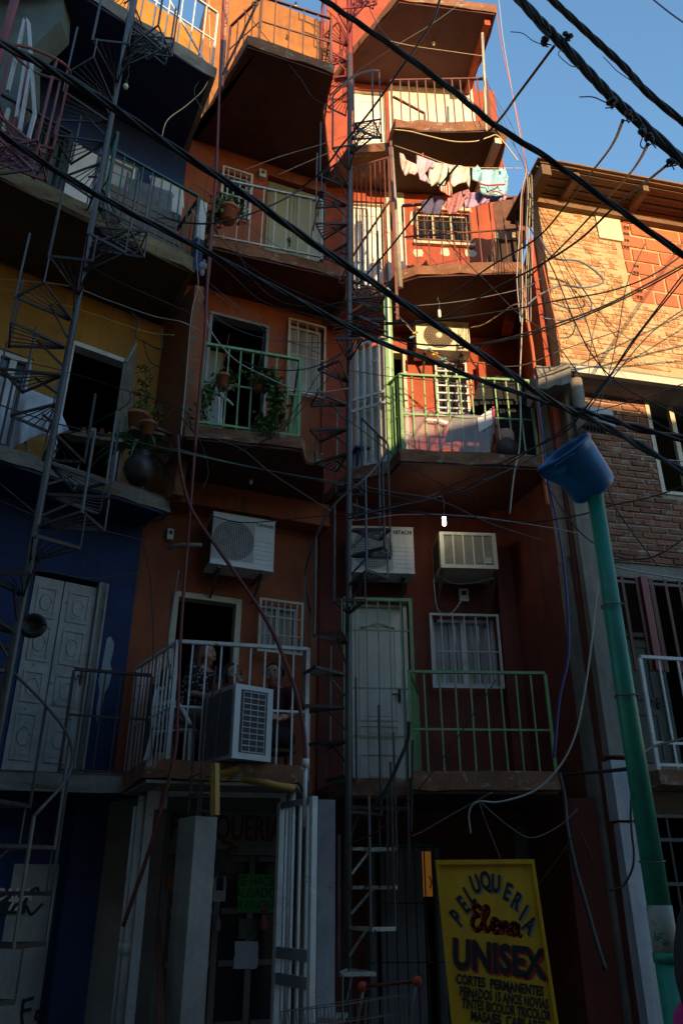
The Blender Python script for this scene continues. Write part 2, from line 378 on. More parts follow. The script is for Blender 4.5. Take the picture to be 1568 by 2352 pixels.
def plan(px, py, z, inset=0.0):
    p = atz(px, py, z); return Vector((p.x, p.y, 0))
def toward(p, q, d):   # move plan point p away from the viewer by d
    v = Vector((p.x, p.y, 0)).normalized(); return p + v * d

# ------------------------------------------------------------------ ground
g = MB(); g.slab([(-60, -60), (60, -60), (60, 60), (-60, 60)], -.2, 0.0)
solo('ground', g, paint('street_concrete', (.24, .22, .19), var=.4, bump=.5, rough=.95), 'grey concrete street and pavement in front of the houses', 'ground', kind='structure', org=Vector((0, 0, 0)))
# buildings across the street, behind the camera: they throw the shade
ob = thing('apartment_building', 'tall plain building across the street behind the viewer, shading the lower storeys', 'building', Vector((-7, -5, 0)))
m_ = MB(); m_.box(WORLD, -26, 3.62, 1.0, 8.5, 0, 12.9); part('wall', m_, paint('far_building_render', (.34, .29, .23), var=.3), ob)
for k in range(9):
    for j in range(4):
        m_ = MB(); m_.box(WORLD, -22 + 3 * k, -20.6 + 3 * k, .92, .99, 1 + 3 * j, 2.5 + 3 * j); part('window', m_, glass, ob)
ob = thing('brick_building', 'lower brick building across the street, beside the tall one behind the viewer', 'building', Vector((12, -5, 0)))
m_ = MB(); m_.box(WORLD, 3.67, 26, 1.0, 8.5, 0, 7.3); part('wall', m_, paint('far_brick_render', (.30, .2, .13), var=.3), ob)
m_ = MB(); m_.box(WORLD, 5.5, 26, 1.2, 8.3, 7.31, 7.85); part('roof', m_, concrete, ob)

# ================================================================== right terracotta house
RH = thing('terracotta_house', 'narrow terracotta red house with green and brown balcony railings, left of the brick house', 'house', FR.p(1.2, 0, 0))
RS0, RS1 = -.26, 2.62
rd2 = FR.rect(808, 1386, 944, 1788); rw2 = FR.rect(992, 1422, 1140, 1578)
rd3 = FR.rect(888, 806, 936, 1040); rd3 = (rd3[0], rd3[1], 6.14, rd3[3])
rw3 = FR.rect(1004, 842, 1068, 952); rd4 = FR.rect(809, 462, 884, 660); rd4 = (rd4[0], rd4[1], 8.96, rd4[3]); rw4 = FR.rect(956, 492, 1076, 556)
rd5 = FR.rect(811, 204, 886, 330); rd5 = (rd5[0], rd5[1], 11.74, rd5[3]); rd0 = FR.rect(850, 1938, 1018, 2340); rd0 = (rd0[0], rd0[1], 0.02, rd0[3])
def hole(r, e=.0): return (r[0] - e, r[1] + e, r[2], r[3] + e)
m_ = MB(); m_.wall(FR, RS0, 2.2, 0, 2.46, 0, .18, [hole(rd0)]); part('wall', m_, terra_shaded, RH, 'dark maroon ground floor wall')
m_ = MB(); m_.wall(FR, RS0, RS1, 2.46, 5.97, 0, .18, [hole(rd2), hole(rw2)]); part('wall', m_, terra_shaded, RH, 'grimy maroon wall of the first floor')
m_ = MB(); m_.wall(FR, RS0, RS1, 5.972, 14.02, 0, .18, [hole(rd3), hole(rw3), hole(rd4), hole(rw4), hole(rd5)])
part('wall', m_, terra, RH)
m_ = MB(); m_.wall(FR, RS0, 2.3, 14.02, 16.4, -.003, .15, []); part('wall', m_, terra, RH, 'top storey wall')
# interiors: floors, sides, back
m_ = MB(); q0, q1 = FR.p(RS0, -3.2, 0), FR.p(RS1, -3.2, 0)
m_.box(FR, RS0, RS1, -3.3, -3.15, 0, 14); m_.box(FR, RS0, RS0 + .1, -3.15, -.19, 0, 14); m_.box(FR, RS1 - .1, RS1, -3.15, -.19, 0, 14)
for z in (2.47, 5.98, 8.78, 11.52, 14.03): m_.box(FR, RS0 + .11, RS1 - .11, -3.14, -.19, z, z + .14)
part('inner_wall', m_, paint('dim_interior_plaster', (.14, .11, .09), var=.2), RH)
# side pier and return wall to the brick house
m_ = MB(); A, B = FR.p(2.02, 0, 0), Vector((2.46, 7.76, 0))
m_.prism([A, B, B + Vector((.25, .03, 0)), A + Vector((.6, .1, 0))], (0, 0, 5.95)); part('side_wall', m_, terra_shaded, RH)
m_ = MB(); m_.box(FR, 1.86, 2.06, .0, .14, 2.64, 5.95); part('pilaster', m_, terra_shaded, RH)
m_ = MB(); A = FR.p(2.5, .0, 0); B = Vector((2.40, 7.66, 0)); m_.prism([A, B, B + Vector((.12, .0, 0)), A + Vector((.12, .05, 0))], (0, 0, 3.2)); o_ = part('side_wall', m_, terra, RH); o_.location.z += 6.0
m_ = MB(); p3 = FR.rect(1097, 770, 1152, 1040); m_.box(FR, p3[0], p3[1], 0, .16, 6.13, 8.2); part('pilaster', m_, terra, RH)
# balconies: slab (> railing ...)
def balcony(parent, poly, z0, z1, mat, jit=.012, label=None, under=None):
    b = MB(); b.slab(poly, z0, z1, jit); o = part('balcony', b, mat, parent, label)
    if under:
        c = [sum((q[0] for q in poly)) / len(poly), sum((q[1] for q in poly)) / len(poly)]
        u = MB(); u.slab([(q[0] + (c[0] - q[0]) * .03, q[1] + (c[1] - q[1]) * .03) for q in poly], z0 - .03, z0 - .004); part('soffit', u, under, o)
    return o
z = 2.46
f0, f1 = plan(948, 1814, z), plan(1290, 1816, z); g0 = plan(795, 1826, z)
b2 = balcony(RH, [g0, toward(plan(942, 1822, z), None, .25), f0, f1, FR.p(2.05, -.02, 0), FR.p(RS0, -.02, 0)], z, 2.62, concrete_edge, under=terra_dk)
m_ = MB(); i0, i1 = toward(plan(948, 1788, 2.62), None, .03), toward(plan(1278, 1790, 2.62), None, .03)
railing_mb(m_, [i0, i1], 2.62, 3.66, .155, .03, .015, (.45,)); railing_mb(m_, [i0, FR.p(.85, .06, 0)], 2.62, 3.66, .13, .03, .014); part('railing', m_, green_steel, b2)
m_ = MB(); r_ = FR.rect(789, 1374, 953, 1786, .42); r_ = (r_[0], r_[1], 2.63, r_[3]); grille_mb(m_, FR, r_, .42, 5, (.24, .49, .81), .014, .036); part('gate', m_, green_steel, b2)
z = 5.97
R3 = [plan(804, 1101, z), plan(895, 1084, z), plan(918, 1058, z), plan(1244, 1073, z)]
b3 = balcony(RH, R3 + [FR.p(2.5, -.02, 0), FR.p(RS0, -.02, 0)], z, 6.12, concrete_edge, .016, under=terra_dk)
G0, G1 = toward(plan(806, 1080, 6.12), None, .05), toward(plan(896, 1058, 6.12), None, .04)
c0, c1 = toward(plan(925, 1038, 6.12), None, .03), toward(plan(1236, 1052, 6.12), None, .03)
m_ = MB(); railing_mb(m_, [c0, c1], 6.12, 7.2, .143, .032, .016, (.49,)); railing_mb(m_, [G1, c0], 6.12, 7.2, .07, .03, .014, (.49,)); part('railing', m_, green_steel, b3)
m_ = MB()
for q, w_, zt in ((G1, .05, 8.72), (G1 + Vector((.06, .05, 0)), .04, 8.72)): m_.bar((q.x, q.y, 6.1), (q.x, q.y, zt), w_, w_)
part('post', m_, green_steel, b3)
m_ = MB(); q = G1 + Vector((.03, .02, 0)); m_.bar((q.x, q.y, 6.1), (q.x, q.y, 8.72), .035); part('post', m_, white_steel, b3, 'white post between the two green ones')
m_ = MB(); q0_, q1_ = G0 + Vector((.03, .05, 0)), G0.lerp(G1, .85) + Vector((.03, .05, 0)); m_.prism([Vector((q0_.x, q0_.y, 6.15)), Vector((q1_.x, q1_.y, 6.15)), Vector((q1_.x, q1_.y, 7.9)), Vector((q0_.x, q0_.y, 7.9))], (.006, .006, 0)); part('panel', m_, paint('frosted_grey_panel', (.68, .64, .58), var=.25, rough=.5), b3, 'pale grey panel behind the white gate')
m_ = MB(); d = (G1 - G0); Q = lambda f, zz: Vector((G0.x + d.x * f, G0.y + d.y * f, zz)); W_ = .032
for f in (0, .2, .4, .6, .8, 1): m_.bar(Q(f * .94, 6.14), Q(f * .94, 7.95), W_ if f in (0, 1) else .022, .022, d)
for zz in (6.16, 6.96, 7.12, 7.93): m_.bar(Q(0, zz), Q(.94, zz), .03, .035)
m_.bar(Q(.19, 7.5), Q(.38, 7.5), .02); m_.bar(Q(.56, 7.62), Q(.75, 7.62), .02); m_.bar(Q(.19, 6.5), Q(.38, 6.5), .02); m_.bar(Q(.56, 6.62), Q(.75, 6.62), .02)
part('gate', m_, white_steel, b3)
z = 8.77
R4 = [plan(893, 672, z), plan(912, 646, z), plan(960, 631, z), plan(1195, 622, z), plan(1238, 640, z)]
b4 = balcony(RH, R4 + [FR.p(2.62, -.02, 0), FR.p(.1, -.02, 0)], z, 8.93, concrete_edge, .022, under=terra_dk)
c0, c1 = toward(plan(930, 622, 8.93), None, .03), toward(plan(1198, 604, 8.93), None, .03)
m_ = MB(); railing_mb(m_, [c0, c1], 8.93, 10.12, .165, .03, .016, (.52,)); part('railing', m_, brown_steel, b4)
# landing in front of the stair and barred gate of the fourth storey
m_ = MB(); m_.slab([plan(812, 690, z), plan(893, 672, z), FR.p(.45, -.02, 0), FR.p(RS0, -.02, 0)], z, 8.92, .012); part('landing', m_, concrete_edge, RH)
G0, G1 = toward(plan(810, 672, 8.93), None, .03), toward(plan(903, 648, 8.93), None, .03)
m_ = MB(); railing_mb(m_, [G0, G1], 8.95, 11.3, .075, .03, .014, ()); d = G1 - G0
m_.bar((G0.x, G0.y, 9.6), (G1.x, G1.y, 10.45), .035, .012); part('gate', m_, brown_steel, RH, 'brown barred gate with a diagonal strap')
z = 11.52
R5 = [plan(898, 312, z), plan(908, 294, z), plan(1028, 299, z), plan(1138, 297, z), plan(1164, 324, z)]
b5 = balcony(RH, R5 + [FR.p(2.36, -.02, 0), FR.p(.62, -.02, 0)], z, 11.7, concrete_edge, .03, under=brown_soffit)
m_ = MB(); m_.slab([plan(800, 352, z), plan(892, 345, z), FR.p(.62, -.02, 0), FR.p(RS0, -.02, 0)], z, 11.68, .012); part('landing', m_, concrete_edge, RH)
m_ = MB(); A, B = plan(1143, 315, 11.5), FR.p(2.1, .03, 0); m_.bar((A.x, A.y, 11.45), (B.x, B.y, 11.45), .1, .14); part('beam', m_, cream, RH, 'pale beam under the fifth storey balcony')
c0, c1, c2 = toward(plan(902, 290, 11.7), None, .03), toward(plan(1128, 286, 11.7), None, .03), FR.p(2.3, .1, 0)
m_ = MB(); railing_mb(m_, [c0, c1], 11.7, 12.75, .135, .03, .018, ()); railing_mb(m_, [c1, c2], 11.7, 12.75, .14, .03, .018); 
e0, e1 = c0.lerp(c1, .02), c0.lerp(c1, .36)
up = lambda q, zz, k: Vector((q.x, q.y + k, zz))
m_.bar(up(e0, 12.55, .12), up(e1, 12.4, .3), .03); m_.bar(up(e1, 12.4, .3), up(e1, 11.72, .3), .03); m_.bar(up(e0, 12.02, .12), up(e1, 11.95, .3), .012, .09); part('railing', m_, brown_steel, b5)
z = 14.02
pL, pR = plan(913, -2, z), plan(1141, 27, z)
b6 = balcony(RH, [plan(787, 152, z), pL, pL.lerp(pR, .5), pR, FR.p(2.24, 0, 0), FR.p(2.24, -.3, 0), FR.p(RS0, -.3, 0)], z, 14.2, concrete_edge, .015, under=terra_dk)
m_ = MB(); A, B = pR + Vector((-.14, .1, 0)), FR.p(2.13, .03, 0); m_.bar((A.x, A.y, 13.93), (B.x, B.y, 13.93), .09, .13); part('beam', m_, terra, RH)
# fifth storey: white peeling panel; fourth storey: white strip beside the door
m_ = MB(); r_ = FR.rect(893, 196, 1088, 292); m_.box(FR, r_[0], r_[1], 0, .008, 11.72, r_[3]); part('plaster_panel', m_, white_wall, RH, 'peeling white painted panel')
m_ = MB(); r_ = FR.rect(886, 450, 931, 640); m_.box(FR, r_[0], r_[1], 0, .008, 8.95, r_[3] + .12); part('plaster_panel', m_, white_wall, RH)
m_ = MB()
for (a, b, c, d_) in ((948, 468, 1092, 488), (947, 572, 973, 590), (1010, 568, 1032, 588), (1066, 572, 1094, 590), (940, 485, 952, 520)):
    r_ = FR.rect(a, b, c, d_); n = 14; mid = ((r_[0] + r_[1]) / 2, (r_[2] + r_[3]) / 2); pts = []
    for k in range(n):
        an = 2 * math.pi * k / n; rr = random.uniform(.75, 1.1); pts.append(FR.p(mid[0] + (r_[1] - r_[0]) / 2 * rr * math.copysign(abs(math.cos(an)) ** .6, math.cos(an)), .001, mid[1] + (r_[3] - r_[2]) / 2 * rr * math.copysign(abs(math.sin(an)) ** .6, math.sin(an))))
    m_ = MB(); m_.prism(pts, FR.n * .004); part('plaster_patch', m_, cream, RH)
# openings
door_leaf(RH, FR, (rd2[0] + .02, rd2[1] - .06, 2.63, rd2[3] - .03), -.09, white_door, ((.12, .86, .05, .19), (.12, .86, .27, .34), (.12, .86, .36, .90)), True, True, 'white panelled door behind the green barred gate', .05, white_door)
door_leaf(RH, FR, (rd4[0] + .02, rd4[1] - .02, 8.96, rd4[3] - .02), -.09, white_door, ((.12, .88, .08, .4), (.12, .88, .5, .92)), False, True, None, .03, cream)
door_leaf(RH, FR, (rd5[0] + .02, rd5[1] - .02, 11.74, rd5[3] - .02), -.09, white_door, ((.12, .88, .08, .45), (.12, .88, .55, .92)), False, True, None, .03, cream)
opening_frame(RH, FR, rd3, 0, .045, cream)
window(RH, FR, rw2, 0, white_steel, 5, (.48,), white_steel, 2, .1, curtain, .045, None, 'sliding window with a drawn curtain behind green bars')
window(RH, FR, rw3, 0, cream, 2, (.1, .24, .38, .52, .66, .8), white_steel, 1, .06, None, .02, None, None, .022)
window(RH, FR, rw4, 0, cream, 5, (.3, .6), brown_steel, 3, .06, None, .03, cream)
# ground floor door: slate door ajar, cupboard face in the gap given a warm emissive glow
sd = part('door', MB().box(FR, rd0[0] + .12, rd0[0] + .12 + (rd0[1] - rd0[0]) * .6, -.12, -.075, .03, rd0[3] - .07), grey_door, RH, 'slate grey door standing ajar')
m_ = MB(); m_.box(FR, rd0[0] + .58, rd0[0] + .61, -.075, -.05, 1.0, 1.15); part('handle', m_, dark_steel, sd)
opening_frame(RH, FR, rd0, .0, .07, grey_door)
m_ = MB(); gr = (rd0[0] - .05, rd0[1] + .02, .05, rd0[3] + .02); grille_mb(m_, FR, gr, .1, 7, (.22, .47, .72, .97), .012, .03); part('gate', m_, dark_steel, RH, 'dark barred gate over the ground floor door')
m_ = MB(); r_ = FR.rect(972, 1950, 1014, 2060, -.5); m_.box(FR, r_[0], r_[1] + .3, -.62, -.5, r_[2], r_[3]); cb_ = part('cupboard', m_, plain('warm_glow_cupboard', (.55, .32, .1), .4, emit=(.75, .30, .05), es=.035), RH)
m_ = MB(); m_.tube([FR.p(r_[0] + .06, -.48, r_[2] + .08), FR.p(r_[0] + .08, -.47, r_[2] + .14), FR.p(r_[0] + .06, -.48, r_[2] + .2)], .007, 5); part('handle', m_, dark_steel, cb_)
m_ = MB()
for (a, b, c, d_) in ((1180, 1898, 1216, 2000), (1240, 1895, 1325, 1950), (1310, 1940, 1330, 1990)):
    r_ = FR.rect(a, b, c, d_); n = 16; mid = ((r_[0] + r_[1]) / 2, (r_[2] + r_[3]) / 2)
    m_ = MB(); m_.prism([FR.p(mid[0] + (r_[1] - r_[0]) * .5 * random.uniform(.8, 1.1) * math.copysign(abs(math.cos(k * .3927)) ** .5, math.cos(k * .3927)), .001, mid[1] + (r_[3] - r_[2]) * .5 * random.uniform(.8, 1.1) * math.copysign(abs(math.sin(k * .3927)) ** .5, math.sin(k * .3927))) for k in range(n)], FR.n * .004); part('bare_patch', m_, concrete, RH)
# pier in front, ground level, right of the sign
m_ = MB(); m_.prism([Vector((1.95, 8.9, 0)), Vector((2.1, 8.0, 0)), Vector((2.62, 7.8, 0)), Vector((2.8, 8.9, 0))], (0, 0, 2.44)); part('side_wall', m_, terra_shaded, RH)

# ================================================================== middle orange house
MH = thing('orange_house', 'narrow orange house with a green plant balcony, in the middle left beside the terracotta one', 'house', FM.p(-1, 0, 0))
M0, M1 = -2.2, .0
md2 = FM.rect(378, 1366, 543, 1790); md2 = (md2[0], md2[1], 2.63, md2[3]); mw2 = FM.rect(592, 1392, 682, 1500)
md3 = FM.rect(470, 730, 612, 1000); md3 = (md3[0], md3[1], 6.13, md3[3]); mw3 = FM.rect(660, 752, 738, 908)
mw4 = FM.rect(508, 402, 570, 500); md4 = FM.rect(610, 420, 742, 590); md4 = (md4[0], md4[1], 9.2, md4[3])
sh0 = FM.rect(372, 1862, 690, 2352); sh0 = (sh0[0], sh0[1], .03, sh0[3])
m_ = MB(); m_.wall(FM, M0, M1, 0, 2.46, 0, .2, [hole(sh0)]); part('wall', m_, paint('grubby_shop_wall', (.2, .19, .18), var=.4), MH, 'grubby grey shop front wall')
m_ = MB(); m_.wall(FM, M0, M1, 2.46, 11.75, 0, .18, [hole(md2), hole(mw2), hole(md3), hole(mw3), hole(mw4), hole(md4)]); part('wall', m_, orange, MH)
m_ = MB(); m_.wall(FM, M0, M1 + .12, 11.75, 15.6, .004, .18, []); part('wall', m_, orange_top, MH, 'pale orange wall of the top storey')
m_ = MB(); m_.box(FM, M0, M1, -3.3, -3.15, 0, 15); m_.box(FM, M0, M0 + .1, -3.15, -.21, 0, 15); m_.box(FM, M1 - .1, M1, -3.15, -.21, 0, 15)
for z in (2.47, 5.98, 9.03, 11.72, 15.2): m_.box(FM, M0 + .11, M1 - .11, -3.14, -.21, z, z + .14)
part('inner_wall', m_, MATS['dim_interior_plaster'], MH)
# party wall pier towards the yellow house
m_ = MB(); A, B = FM.p(-2.2, .0, 0), Vector((-1.80, 7.62, 0)); m_.prism([A + Vector((-.05, 0, 0)), B, B + Vector((.10, .04, 0)), A + Vector((.2, .08, 0))], (0, 0, 2.9)); o_ = part('pier', m_, paint('pier_brick_render', (.30, .085, .03), var=.5, chip=(.17, .11, .06), chip_amt=.47, bump=.9, sc=2), MH, 'rough brick pier dividing it from the yellow storey'); o_.location.z += 5.5
z = 2.46
P0, P1 = plan(330, 1788, z), plan(690, 1800, z)
mb2 = balcony(MH, [P0, P1, FM.p(-.1, -.02, 0), FM.p(-2.2, -.02, 0)], z, 2.61, concrete_edge, .015, under=concrete)
c0, c1 = toward(plan(383, 1762, 2.61), None, .04), toward(plan(702, 1772, 2.61), None, .04); cL = toward(plan(335, 1755, 2.61), None, .1)
m_ = MB(); railing_mb(m_, [c0, c1], 2.61, 3.74, .135, .035, .016, (.47,)); railing_mb(m_, [FM.p(-2.1, .08, 0), c0], 2.61, 3.74, .1, .03, .014, (.47,)); railing_mb(m_, [c1, FM.p(-.3, .35, 0)], 2.61, 3.74, .11, .03, .016, (.47,)); part('railing', m_, white_steel, mb2)
z = 5.95
a_, b_ = plan(424, 1000, z), plan(694, 1030, z)
mb3 = balcony(MH, [a_, b_, toward(plan(705, 1046, z), None, .12), plan(745, 1068, z), FM.p(-.02, -.02, 0), FM.p(-2.15, -.02, 0)], z, 6.1, concrete_edge, .016, under=terra_dk)
m_ = MB(); m_.box(FM, -2.1, -.05, .0, .28, 5.62, 5.91); part('beam', m_, orange, MH)
c0, c1 = toward(plan(454, 972, 6.1), None, .02), toward(plan(685, 1004, 6.1), None, .03)
m_ = MB(); railing_mb(m_, [c0, c1], 6.1, 7.15, .135, .034, .017, (.53,)); railing_mb(m_, [c1, FM.p(-.52, .06, 0)], 6.1, 7.15, .085, .034, .013, (.53,)); part('railing', m_, green_steel, mb3)
z = 9.0
a_, b_ = plan(475, 563, z), plan(792, 637, z)
mb4 = balcony(MH, [a_, b_, toward(b_, None, .5), FM.p(.0, -.02, 0), FM.p(-2.15, -.02, 0)], z, 9.16, concrete_edge, .014, under=terra_dk)
c0, c1 = toward(plan(484, 540, 9.16), None, .03), toward(plan(738, 590, 9.16), None, .03)
m_ = MB(); railing_mb(m_, [c0, c1], 9.16, 10.2, .17, .03, .014, ()); railing_mb(m_, [c1, FM.p(-.35, .1, 0)], 9.16, 10.2, .14, .028, .014); part('railing', m_, paint('pale_green_white_steel', (.5, .55, .5), var=.2, chip=(.2, .1, .06), chip_amt=.36, sc=3), mb4)
z = 11.7
mb5 = balcony(MH, [plan(430, 345, z), plan(510, 200, z), plan(567, 100, z), plan(592, 108, z), plan(768, 168, z), plan(743, 258, z), FM.p(.05, -.02, 0), FM.p(-2.3, -.02, 0)], z, 11.88, concrete_edge, .016, under=terra_dk)
c0, c1 = toward(plan(594, 100, 11.88), None, .03), toward(plan(760, 150, 11.88), None, .03); cl = plan(520, 160, 11.88)
m_ = MB(); railing_mb(m_, [toward(cl, None, .08), c0], 11.88, 12.95, .16, .028, .014, (.5,)); railing_mb(m_, [c0, c1], 11.88, 12.95, .19, .028, .016, (.5,)); railing_mb(m_, [c1, FM.p(-.25, .3, 0)], 11.88, 12.95, .15, .028, .014, (.5,)); part('railing', m_, paint('slate_red_steel', (.14, .06, .05), var=.4, sc=3), mb5)
# lit strip of white wall at the right end of the fifth storey
m_ = MB(); r_ = FM.rect(748, 150, 772, 292); m_.box(FM, -.28, -.02, .005, .014, 11.9, 13.4); part('plaster_panel', m_, cream, MH)
# openings
opening_frame(MH, FM, md2, 0, .06, cream); opening_frame(MH, FM, md3, 0, .035, grey_door)
window(MH, FM, mw2, 0, white_steel, 6, (.33, .66), cream, 2, .12, curtain, .035, None, 'small window with a cream security grille')
window(MH, FM, mw3, 0, white_steel, 3, (.5,), cream, 1, .08, curtain, .04, None, 'tall window with white bars and a torn curtain')
window(MH, FM, mw4, 0, cream, 4, (.2, .4, .6, .8), white_steel, 1, .08, None, .03)
w_ = (md4[0] + md4[1]) / 2
door_leaf(MH, FM, (md4[0] + .03, w_ - .004, 9.2, md4[3] - .03), -.08, beige_door, ((.1, .9, .05, .95),), False, True, 'olive beige door leaf with a latch'); door_leaf(MH, FM, (w_ + .004, md4[1] - .03, 9.2, md4[3] - .03), -.08, beige_door, ((.1, .9, .05, .95),), False, False)
m_ = MB(); m_.box(FM, md3[0] + .02, md3[0] + .36, -.7, -.66, 6.14, 8.5); part('door', m_, grey_door, MH, 'grey door leaf swung inwards')
# shop front
m_ = MB(); s0, s1, z0, z1 = sh0; m_.box(FM, s0, s1, -.13, -.09, 1.98, 2.42)
sg = part('shop_sign', m_, paint('grimy_sign_board', (.26, .25, .23), var=.3), MH, 'grimy board lettered PELUQUERIA in dark red')
m_ = MB(); text_mb(m_, 'PELUQUERIA', lambda x, y, dz: FM.p(FM.on(530, 1860)[0] + x * .60, -.088 + dz, 2.12 + y), .34, .006); text_mb(m_, 'By', lambda x, y, dz: FM.p((s0 + s1) / 2 + x - .02, -.088 + dz, 2.02 + y), .11, .003); part('lettering', m_, paint('faded_red_letters', (.20, .02, .015), var=.4), sg)
m_ = MB(); W_ = s1 - s0
for k in (0, .27, .37, .62, .98): m_.box(FM, s0 + W_ * k, s0 + W_ * k + .06, -.15, -.09, .04, 1.97)
for zz in (.5, 1.0, 1.45, 1.92):
    for a, b in ((.06, .27), (.33, .37), (.43, .62), (.68, .98)): m_.box(FM, s0 + W_ * a, s0 + W_ * b - .004, -.14, -.1, zz, zz + .05)
wn = part('shop_window', m_, paint('dull_aluminium', (.24, .2, .19), var=.25, metal=.3), MH)
m_ = MB(); m_.box(FM, s0 + .02, s1 - .02, -.128, -.122, .05, 1.96); part('pane', m_, glass, wn)

# ================================================================== left blue and yellow house
LH = thing('blue_and_yellow_house', 'cobalt blue house with one ochre yellow storey and overhanging balconies, at the left', 'house', FL.p(-2, 0, 0))
L0 = -5.5
ld2a = FL.rect(62, 1312, 158, 1775); ld2 = (FL.on(40, 1540)[0], FL.on(222, 1540)[0], 2.62, FL.on(150, 1322)[1])
ld3 = FL.rect(142, 800, 292, 985); ld3 = (ld3[0], ld3[1], 5.5, ld3[3]); lw3 = FL.rect(-20, 808, 72, 905)
lw4 = FL.rect(70, 300, 150, 430); ld4 = FL.rect(213, 360, 300, 560); ld4 = (ld4[0], ld4[1], 8.4, ld4[3]); ld0 = FL.rect(-10, 2100, 100, 2400); ld0 = (ld0[0], ld0[1], .02, FL.on(60, 1985)[1])
m_ = MB(); m_.wall(FL, L0, 0, 0, 5.4, 0, .2, [hole(ld2), hole(ld0)]); part('wall', m_, blue, LH, 'cobalt blue wall of the lower storeys')
m_ = MB(); m_.wall(FL, L0, 0, 5.4, 8.3, .003, .2, [hole(ld3), hole(lw3)]); part('wall', m_, yellow, LH, 'ochre yellow wall of the third storey')
m_ = MB(); m_.wall(FL, L0, 0, 8.3, 11.45, .0, .2, [hole(lw4), hole(ld4)]); part('wall', m_, blue, LH, 'cobalt blue wall of the fourth storey')
m_ = MB(); m_.wall(FL, L0, -.02, 11.45, 14.1, -.003, .2, []); part('wall', m_, paint('deep_ochre_paint', (.40, .18, .018), var=.3, chip=(.3, .2, .08), chip_amt=.38), LH, 'sunlit yellow wall of the top storey')
m_ = MB(); m_.box(FL, L0, 0, -3.3, -3.15, 0, 13.5); m_.box(FL, L0, L0 + .1, -3.15, -.21, 0, 13.5); m_.box(FL, -.1, 0, -3.15, -.21, 0, 13.5)
for z in (2.47, 5.38, 8.22, 11.37, 13.6): m_.box(FL, L0 + .11, -.11, -3.14, -.21, z, z + .14)
part('inner_wall', m_, MATS['dim_interior_plaster'], LH)
m_ = MB(); pts = [FL.p(FL.on(a, b)[0], .001, FL.on(a, b)[1]) for a, b in ((246, 1466), (254, 1462), (262, 1478), (259, 1500), (253, 1522), (257, 1545), (250, 1575), (240, 1592), (234, 1628), (222, 1660), (221, 1630), (228, 1590), (226, 1560), (234, 1530), (240, 1495))]
m_.prism(pts, FL.n * .004); part('paint_patch', m_, paint('pale_paint_patch', (.32, .38, .42), var=.3), LH)
def lbal(z, ext, left_px, right_px, z1, under, jit=.02, mat=concrete):
    a, b = plan(left_px[0], left_px[1], z), plan(right_px[0], right_px[1], z); d = (a - b).normalized(); a2 = b + d * 5.2
    return balcony(LH, [a2, b, FL.p(.0, -.02, 0), FL.p(-5.4, -.02, 0)], z, z1, mat, jit, under=under), b, d
lb2, q2, d2 = lbal(2.44, 0, (0, 1813), (338, 1826), 2.6, blue_dk)
lb3, q3, d3 = lbal(5.35, 0, (92, 1083), (390, 1178), 5.5, blue_dk)
lb4, q4, d4 = lbal(8.2, 0, (32, 419), (450, 626), 8.4, brown_soffit, .02, paint('yellowish_slab_edge', (.2, .15, .07), var=.5, chip=(.1, .07, .04), chip_amt=.42, bump=.6))
lb5, q5, d5 = lbal(11.35, 0, (224, 6), (496, 179), 11.55, blue_dk)
# fourth storey: green railing at the right end
def shift(p, v, k): return p + v * k
inn = -Vector((FL.n.x, FL.n.y, 0))
e0 = q4 + inn * .06 + d4 * .05; e1 = q4 + inn * .06 + d4 * 1.15
m_ = MB(); railing_mb(m_, [e0, e1], 8.4, 9.45, .125, .03, .014, ()); railing_mb(m_, [e1, e1 + inn * .35], 8.4, 9.75, .1, .03, .014, (.5,)); railing_mb(m_, [e0, e0 + inn * .9], 8.4, 9.4, .15, .028, .013); part('railing', m_, dkgreen_steel, lb4)
m_ = MB(); railing_mb(m_, [e1 + d4 * .5, e1 + d4 * 3.6], 8.4, 9.35, .16, .03, .014, (.5,)); part('railing', m_, dark_steel, lb4)
m_ = MB(); e = q4 + inn * .02 + d4 * .0; m_.bar((e.x, e.y, 8.72), (e.x, e.y, 9.33), .1, .08, d4); part('end_post', m_, paint('white_post_paint', (.6, .6, .6), var=.2, chip=(.03, .08, .3), chip_amt=.3), lb4, 'post end painted white')
m_ = MB(); m_.bar((e.x, e.y, 8.22), (e.x, e.y, 8.715), .1, .08, d4); part('end_post', m_, blue, lb4, 'post end painted blue')
e0 = q5 + inn * .06 + d5 * .05; e1 = q5 + inn * .06 + d5 * 3.5
m_ = MB(); railing_mb(m_, [e0, e1], 11.55, 12.75, .17, .028, .016, (.5,)); m_.bar((e0 + d5 * .1).to_tuple()[:2] + (11.6,), (e0 + d5 * .9).to_tuple()[:2] + (12.6,), .02); part('railing', m_, white_steel, lb5)
e0 = q3 + inn * .06 + d3 * .03; e1 = q3 + inn * .06 + d3 * .62
m_ = MB(); railing_mb(m_, [e0, e1], 5.5, 6.35, .3, .04, .012, (.3, .65)); railing_mb(m_, [e0, e0 + inn * .5], 5.5, 6.35, .12, .035, .016); part('railing', m_, brown_steel, lb3)
m_ = MB(); railing_mb(m_, [e1 + d3 * 1.15, e1 + d3 * 3.6], 5.5, 6.3, .075, .03, .02, ()); part('railing', m_, dark_steel, lb3)
e0 = q2 + inn * .05 + d2 * .05; e1 = q2 + inn * .05 + d2 * .78
m_ = MB(); railing_mb(m_, [e0, e1], 2.6, 3.55, .15, .03, .016, (.55,)); railing_mb(m_, [e1 + d2 * .6, e1 + d2 * 3.5], 2.6, 3.7, .28, .035, .018, (.5,)); part('railing', m_, dark_steel, lb2)
